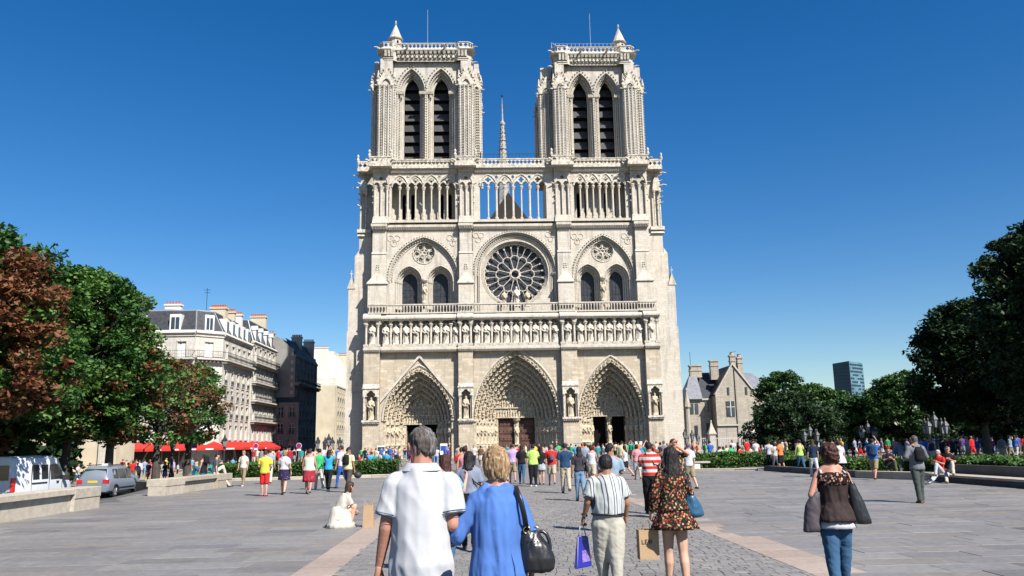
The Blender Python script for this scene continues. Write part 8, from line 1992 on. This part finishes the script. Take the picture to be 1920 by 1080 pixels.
p = person(505, 31.6, 1.66, 'short-haired person in a yellow shirt and red shorts', -3, dict(top=CL['yellow'], bottom=CL['red'], hair=HR['brown'], body=M['skin_light'], shoes=CL['maroon']), bottom='shorts', hair='short', hem=0.48, w=1.05, legs=((0.05, 0.0), (-0.05, 0.02)), arms=(((-0.135, 0.0, 0.64), (-0.10, 0.08, 0.58)), ((0.135, 0.0, 0.64), (0.10, 0.08, 0.58))))
p = person(540, 32.4, 1.66, 'fair-haired woman in a white top and short dark patterned skirt', 2, dict(top=CL['white'], bottom=M['dots'], hair=HR['blond'], body=M['skin_light']), dict(bottom='skirt'), sex='f', hair='bob', bottom='skirt', skirt_hem=0.33, hem=0.555, flare=1.1, legs=((0.22, 0.05), (-0.25, 0.35)))
slingbag(p, 1.66, CL['khaki'], 'small bag slung across the woman in the patterned skirt', 1, 0.06, 0.56, 0.12)
p = person(585, 32.5, 1.68, 'woman in a cream sleeveless top and knee-length red skirt', 0, dict(top=cloth('top_palecream', (0.45, 0.48, 0.38)), bottom=M['redprint'], hair=HR['brown'], body=M['skin_pink']), dict(bottom='skirt'), sex='f', hair='short', bottom='skirt', top='tank', skirt_hem=0.26, hem=0.50, flare=1.15, w=1.12, fat=0.3, legs=((0.05, 0.0), (-0.2, 0.3)))
person(603, 35.5, 1.70, 'man in a bright green T-shirt and cream trousers between the red skirt and blue top', 30, dict(top=CL['green'], bottom=CL['offwhite'], hair=HR['black'], shoes=M['shoe_white']), arms=HC)
person(620, 34.6, 1.66, 'long-haired woman in a blue top and black trousers raising her camera', -5, dict(top=CL['cyan'], bottom=CL['black'], hair=HR['black'], shoes=M['shoe_white']), sex='f', hair='long', arms=HU, legs=((0.32, 0.1), (-0.28, 0.1)), top='tshirt')
person(643, 36.5, 1.82, 'tall man in a white shirt and blue jeans looking left', 60, dict(top=CL['white'], bottom=CL['blue'], hair=HR['auburn'], body=M['skin_pink']), bottom='jeans', hair='short')
p = person(655, 33.0, 1.74, 'man in a cream shirt and grey-brown trousers with a black rucksack', -28, dict(top=CL['cream'], bottom=cloth('trousers_brown', (0.075, 0.06, 0.06)), hair=HR['black'], body=M['skin_tan']), w=1.08, fat=0.3, legs=((0.3, 0.1), (-0.15, 0.2)), head_turn=R(-30))
backpack(p, 1.74, CL['black'], 'black rucksack on the man in the cream shirt')
e = empty('helmet', (-5.05, 32.9, 0), 'dark round helmet hanging from the hand of the man in the cream shirt', 'helmet'); mb = MB(); loft(mb, [(-5.02, 32.75, 0.66+0.13*math.sin(a), 0.15*max(0.1, math.cos(a)), 0.15*max(0.1, math.cos(a))) for a in [PI*(q/8-0.5) for q in range(9)]], 14); mb.build('shell', M['black_trim'], e, True); mb = MB(); mb.tube([(-5.1, 32.7, 0.78), (-5.08, 32.7, 0.86), (-5.0, 32.7, 0.78)], 0.012, 5); mb.build('strap', M['black_trim'], e)
p = person(466, 40.5, 1.66, 'blonde woman facing the camera in a white jacket with a black bag in front', 172, dict(top=cloth('top_whiteyellow', (0.48, 0.46, 0.40)), bottom=CL['khaki'], hair=HR['blond'], shoes=M['shoe_white']), sex='f', hair='bob', bottom='trousers', face=True)
slingbag(p, 1.66, M['leather'], 'black bag of the blonde woman facing the camera', -1, 0.09, 0.5, 0.2)
person(513, 42.0, 1.70, 'man in grey walking behind the person in yellow', 10, dict(top=CL['bluegrey'], bottom=CL['offwhite'], hair=HR['brown']))
p = person(955, 38.5, 1.76, 'man in a lilac shirt and beige shorts before the middle portal', 4, dict(top=CL['lilac'], bottom=CL['khaki'], hair=HR['brown'], body=M['skin_pink']), hair='thin', bottom='shorts', hem=0.5, arms=HC)
person(972, 37.0, 1.70, 'dark-haired person in a black top and blue jeans right of the lilac shirt', -5, dict(top=CL['black'], bottom=CL['denim'], hair=HR['black']), sex='f', hair='long', bottom='jeans')
person(941, 39.5, 1.62, 'woman in dark red top left of the lilac shirt', 8, dict(top=CL['maroon'], bottom=CL['paledenim'], hair=HR['auburn']), sex='f', hair='bob', bottom='shorts')
person(993, 34.8, 1.70, 'woman in a lime green top and black trousers with hands together', 3, dict(top=CL['lime'], bottom=CL['black'], hair=HR['black'], shoes=M['shoe_white'], body=M['skin_tan']), sex='f', hair='short', w=1.12, fat=0.3, arms=HC, legs=((0.04, 0), (-0.05, 0)), hem=0.5)
person(1008, 36.5, 1.60, 'woman in a pale patterned skirt between the lime top and the red shirt', -3, dict(top=CL['black'], bottom=cloth('skirt_palegrey', (0.3, 0.33, 0.35), 0.4, 20), hair=HR['black']), dict(bottom='skirt'), sex='f', hair='long', bottom='skirt', skirt_hem=0.36, flare=1.0, legs=((0.04, 0), (-0.05, 0)))
p = person(1027, 35.5, 1.68, 'person in a red shirt and beige shorts with a small dark backpack', 0, dict(top=CL['red'], bottom=CL['beige'], hair=HR['blond'], body=M['skin_pink']), bottom='shorts', arms=HC, w=1.05)
backpack(p, 1.68, cloth('pack_slate', (0.05, 0.08, 0.1)), 'small dark teal backpack on the person in the red shirt', w_=0.10, z0=0.58, z1=0.74)
p = person(1052, 29.6, 1.72, 'man in a navy shirt and beige trousers walking towards the portals', 2, dict(top=CL['navyblue'], bottom=CL['beige'], hair=HR['black'], body=M['skin_tan']), hem=0.50, legs=((0.12, 0.05), (-0.3, 0.35)), w=1.05)
p = person(1078, 25.5, 1.60, 'long-haired woman in a dark top and jeans with a black shoulder bag', 4, dict(top=cloth('top_darkslate', (0.035, 0.035, 0.045)), bottom=CL['paledenim'], hair=HR['black'], body=M['skin_tan']), sex='f', hair='long', hair_len=0.74, bottom='jeans', hem=0.54, legs=((0.1, 0.1), (-0.28, 0.4)))
slingbag(p, 1.60, M['leather'], 'large black shoulder bag of the long-haired woman in jeans', 1, 0.16, 0.54, 0.28, False)
person(1101, 34.0, 1.64, 'woman in a white top with bare arms left of the striped man', -10, dict(top=CL['white'], bottom=CL['beige'], hair=HR['auburn'], body=M['skin_pink']), sex='f', hair='bob', top='tank', bottom='shorts', arms=HC)
person(1090, 42.0, 1.75, 'man in a checked pale shirt beside the navy-shirted man', 6, dict(top=CL['bluegrey'], bottom=CL['khaki'], hair=HR['brown']))
person(1163, 41.0, 1.62, 'dark-haired woman in a white top and black skirt in mid stride', 50, dict(top=CL['white'], bottom=CL['black'], hair=HR['black'], body=M['skin_light']), dict(bottom='skirt'), sex='f', hair='long', bottom='skirt', skirt_hem=0.34, top='tank', legs=((0.42, 0.1), (-0.4, 0.4)))
person(1185, 39.0, 1.62, 'woman in a pink print blouse left of the banded T-shirt', 0, dict(top=CL['pink'], bottom=CL['white'], hair=HR['black']), sex='f', hair='bob', bottom='shorts')
person(1205, 46.0, 1.7, 'person in turquoise behind the man in the banded T-shirt', 0, dict(top=CL['teal'], bottom=CL['white'], hair=HR['black']), arms=HU)
p = person(1490, 43.0, 1.70, 'woman in a lime top and jeans with a dark shoulder bag', 0, dict(top=CL['lime'], bottom=CL['denim'], hair=HR['brown']), sex='f', hair='bun', bottom='jeans', top='tank')
slingbag(p, 1.70, M['leather'], 'dark bag on the woman in the lime top and jeans', 1, 0.15, 0.52, 0.32, False)
person(1453, 46.0, 1.66, 'girl in an orange top and black shorts crossing the kerb', 25, dict(top=CL['orange'], bottom=CL['black'], hair=HR['auburn'], body=M['skin_pink'], shoes=M['shoe_white']), sex='f', hair='bun', bottom='shorts', legs=((0.15, 0.05), (-0.15, 0.1)), arms=HC)
p = person(1432, 49.0, 1.68, 'man in a white T-shirt and black trousers by the low hedge', -10, dict(top=CL['white'], bottom=CL['black'], hair=HR['black'], body=M['skin_tan']))
slingbag(p, 1.68, M['leather'], 'black sling bag of the man in the white T-shirt', -1, 0.08, 0.52, 0.18)
person(1443, 47.5, 1.55, 'woman in a white print top left of the orange girl', 5, dict(top=CL['offwhite'], bottom=CL['grey'], hair=HR['brown']), sex='f', hair='bob')
person(1514, 38.5, 1.70, 'woman in a navy top and white trousers partly hidden by the curly-haired woman', 0, dict(top=CL['navy'], bottom=CL['white'], hair=HR['brown']), sex='f', hair='long')
p = person(1563, 34.5, 1.66, 'woman in a pale grey tunic with a dark strap across her back', 0, dict(top=CL['white'], bottom=CL['black'], hair=HR['auburn']), sex='f', hair='bob', hem=0.42, flare=1.6)
slingbag(p, 1.66, M['leather'], 'dark crossed strap and bag of the woman in the grey tunic', -1, 0.1, 0.52, 0.2)
p = person(1627, 34.4, 1.72, 'man in khaki shorts striding right with a blue backpack', -38, dict(top=CL['blue'], bottom=CL['khaki'], hair=HR['black'], body=M['skin_pink']), bottom='shorts', legs=((0.38, 0.05), (-0.38, 0.2)), arms=RU)
backpack(p, 1.72, CL['navyblue'], 'dark blue backpack on the man striding in khaki shorts', w_=0.19, z0=0.56, z1=0.84)
person(1655, 36.8, 1.72, 'man in black T-shirt and olive trousers sitting on the dark kerb', 172, dict(top=CL['black'], bottom=CL['olive'], hair=HR['brown'], body=M['skin_pink'], shoes=M['shoe_white']), sit=0.36, arms=HC, face=True, top='tshirt')
p = person(1768, 31.3, 1.70, 'person in a black shirt and white cap bending over at the planter corner', 150, dict(top=CL['black'], bottom=CL['offwhite'], hair=HR['grey'], body=M['skin_pink']), lean=-0.0, sit=0.42, arms=HC)
mb = MB(); E2_ = Vector((0, 0.0, 0)); hz_ = 0.46+1.7*0.46
mb = MB(); loft(mb, [(0, 0.0, 1.235, 0.088, 0.10), (0, 0, 1.28, 0.085, 0.095), (0, 0, 1.315, 0.05, 0.06)], 14); mb.box(-0.06, 0.06, 0.08, 0.18, 1.235, 1.25); child(mb, 'cap', CL['white'], p)
person(1750, 30.6, 1.55, 'boy in a red shirt leaning against the planter corner', 120, dict(top=CL['red'], bottom=CL['white'], hair=HR['white'], body=M['skin_pink']), arms=HC, sit=0.4)
# on the far end of the second stone bench
p = person(395, 39.2, 1.66, 'woman with a black backpack sitting on the second stone bench', 65, dict(top=CL['black'], bottom=CL['denim'], hair=HR['black'], body=M['skin_pink']), sex='f', sit=0.62, top='tank', z=0)
backpack(p, 1.66, CL['black'], 'black backpack of the woman sitting on the second stone bench', z0=0.66, z1=0.88)
person(414, 39.6, 1.74, 'man in a slate blue shirt sitting at the end of the second stone bench', -60, dict(top=cloth('shirt_slate', (0.07, 0.085, 0.12)), bottom=CL['offwhite'], hair=HR['black']), sit=0.62, lean=0.12)

# ---- the crowd -------------------------------------------------------------------------------------
VAR = []
for i, kw in enumerate((dict(sex='m'), dict(sex='f', hair='long', bottom='jeans'), dict(sex='f', hair='bob', bottom='skirt', skirt_hem=0.3, top='tank'), dict(sex='m', bottom='shorts', arms=HC), dict(sex='m', arms=HU), dict(sex='f', hair='bun', bottom='shorts', arms=HC),
                        dict(sex='m', sit=0.4), dict(sex='f', hair='long', sit=0.4), dict(sex='m', top='long', w=1.08, fat=0.4), dict(sex='f', hair='bob', bottom='skirt', skirt_hem=0.28, w=1.15, fat=0.6, legs=((0.1, 0), (-0.1, 0.1)), lean=0.05), dict(sex='m', legs=((0.5, 0.1), (-0.45, 0.35)), arms=(((-0.14, -0.08, 0.65), (-0.14, -0.10, 0.52)), ((0.14, 0.08, 0.65), (0.13, 0.17, 0.56)))), dict(sex='m', bottom='shorts', w=1.1, fat=0.7, belly=0.05, lean=-0.04, arms=(((-0.15, 0.0, 0.65), (-0.04, 0.10, 0.62)), ((0.15, 0.0, 0.65), (0.16, 0.06, 0.53)))))):
    ms, _ = figure_meshes(H=1.70, voxel=0.036, hand_detail=False, seed=i*7+1, feet='shoe', **kw); VAR.append((kw, ms))
crnd = random.Random(21); used = {}
COLW = dict(white='white', offwhite='off-white', cream='cream', grey='grey', bluegrey='blue-grey', black='black', navy='navy', navyblue='dark blue', blue='blue', sky='sky blue', cyan='bright blue', red='red', maroon='dark red', pink='pink', hotpink='hot pink', orange='orange', peach='peach', yellow='yellow', lime='lime', green='green', darkgreen='dark green', lilac='lilac', purple='purple', brown='brown', beige='beige', khaki='khaki', denim='denim blue', paledenim='pale denim', olive='olive', palegreen='pale green', teal='teal')
TOPS = ['white', 'white', 'offwhite', 'grey', 'black', 'navy', 'blue', 'red', 'pink', 'sky', 'lilac', 'bluegrey', 'beige', 'yellow', 'green', 'maroon', 'white', 'orange', 'purple', 'cream', 'brown', 'teal']
BOTS = ['denim', 'black', 'khaki', 'beige', 'navy', 'white', 'paledenim', 'grey', 'brown', 'red', 'olive']
def crowd(px, Y, place, top=None, v=None, z=0.0, group='crowd'):
    v = crnd.randrange(12) if v is None else v; kw, ms = VAR[v]; top = top or crnd.choice(TOPS); bot = crnd.choice(BOTS); hr = crnd.choice(['black', 'brown', 'brown', 'blond', 'black', 'auburn', 'grey'])
    who = 'woman' if kw.get('sex') == 'f' else 'man'
    pose = 'sitting ' if kw.get('sit') else ('photographing ' if v == 4 else '')
    for _ in range(60):
        lab = f"{who} in {COLW[top]} and {COLW[bot]}, {hr} hair, {pose}{place}"
        if lab not in used: break
        bot = crnd.choice(BOTS); hr = crnd.choice(list(HR))
    used[lab] = 1
    loc = gpos(px, Y); s = crnd.uniform(0.93, 1.07) if crnd.random() < 0.9 else crnd.uniform(0.66, 0.8)
    e = assemble(ms, (loc[0], loc[1], z), R(crnd.choice([0, 0, 15, -15, 40, -40, 90, -90, 180])+crnd.uniform(-15, 15)), lab, dict(body=M[crnd.choice(['skin_light', 'skin_pink', 'skin_tan', 'skin_light', 'skin_dark'])], top=CL[top], bottom=CL[bot], hair=HR[hr], shoes=M[crnd.choice(['shoe_dark', 'shoe_white'])]), None, group, s)
    return e
def spread_crowd(x0, x1, n, Y0, Y1, place, group, tops=None, vs=None, z=0.0):
    for i in range(n):
        px = x0+(x1-x0)*(i+crnd.uniform(0.1, 0.9))/n
        crowd(px, crnd.uniform(Y0, Y1), place, crnd.choice(tops) if tops else None, crnd.choice(vs) if vs else None, z, group)
ST_ = [0, 1, 2, 3, 4, 5, 8, 9, 10, 11]
spread_crowd(482, 640, 22, 72, 98, 'behind the long left hedge', 'crowd behind the long hedge', vs=ST_)
spread_crowd(672, 740, 7, 62, 66, 'below the left buttress', 'seated crowd below the left buttress', ['white', 'white', 'sky', 'cyan', 'red', 'teal', 'blue'], [6, 7, 6])
spread_crowd(675, 760, 12, 78, 100, 'before the left portal', 'crowd at the left portal', vs=ST_)
spread_crowd(245, 480, 30, 70, 96, 'under the cafe awnings', 'crowd under the awnings', vs=ST_, z=SZ)
spread_crowd(160, 330, 9, 64, 72, 'behind the parked cars', 'passers-by behind the parked cars', vs=ST_, z=SZ)
spread_crowd(735, 900, 15, 60, 98, 'between the left and middle portals', 'crowd before the middle portal', vs=ST_)
spread_crowd(900, 1085, 24, 50, 96, 'before the middle portal', 'crowd before the middle portal', vs=ST_)
spread_crowd(1085, 1285, 28, 46, 92, 'before the right portal', 'crowd before the right portal', vs=ST_)
for i, (px, c) in enumerate(((1281, 'blue'), (1289, 'orange'), (1299, 'peach'), (1313, 'green'), (1322, 'blue'), (1338, 'green'), (1341, 'white'))): crowd(px, 61+1.3*(i % 3), 'behind the bench hedge', c, [4, 0, 3, 0, 0, 1, 6][i], 0.0, 'coloured group behind the bench hedge')
spread_crowd(1345, 1430, 14, 60, 68, 'behind the low hedge', 'seated group behind the low hedge', ['green', 'white', 'red', 'black', 'hotpink', 'white', 'palegreen'], [6, 7, 0, 1, 6])
spread_crowd(1440, 1560, 11, 62, 90, 'below the yew tree', 'people below the yew tree', vs=ST_)
spread_crowd(1560, 1710, 19, 60, 85, 'behind the kerb hedge', 'crowd behind the kerb hedge', vs=ST_)
spread_crowd(1710, 1925, 36, 50, 80, 'under the dark trees', 'crowd under the dark trees', ['purple', 'navy', 'lilac', 'blue', 'white', 'red', 'black', 'grey', 'bluegrey', 'sky'], ST_)
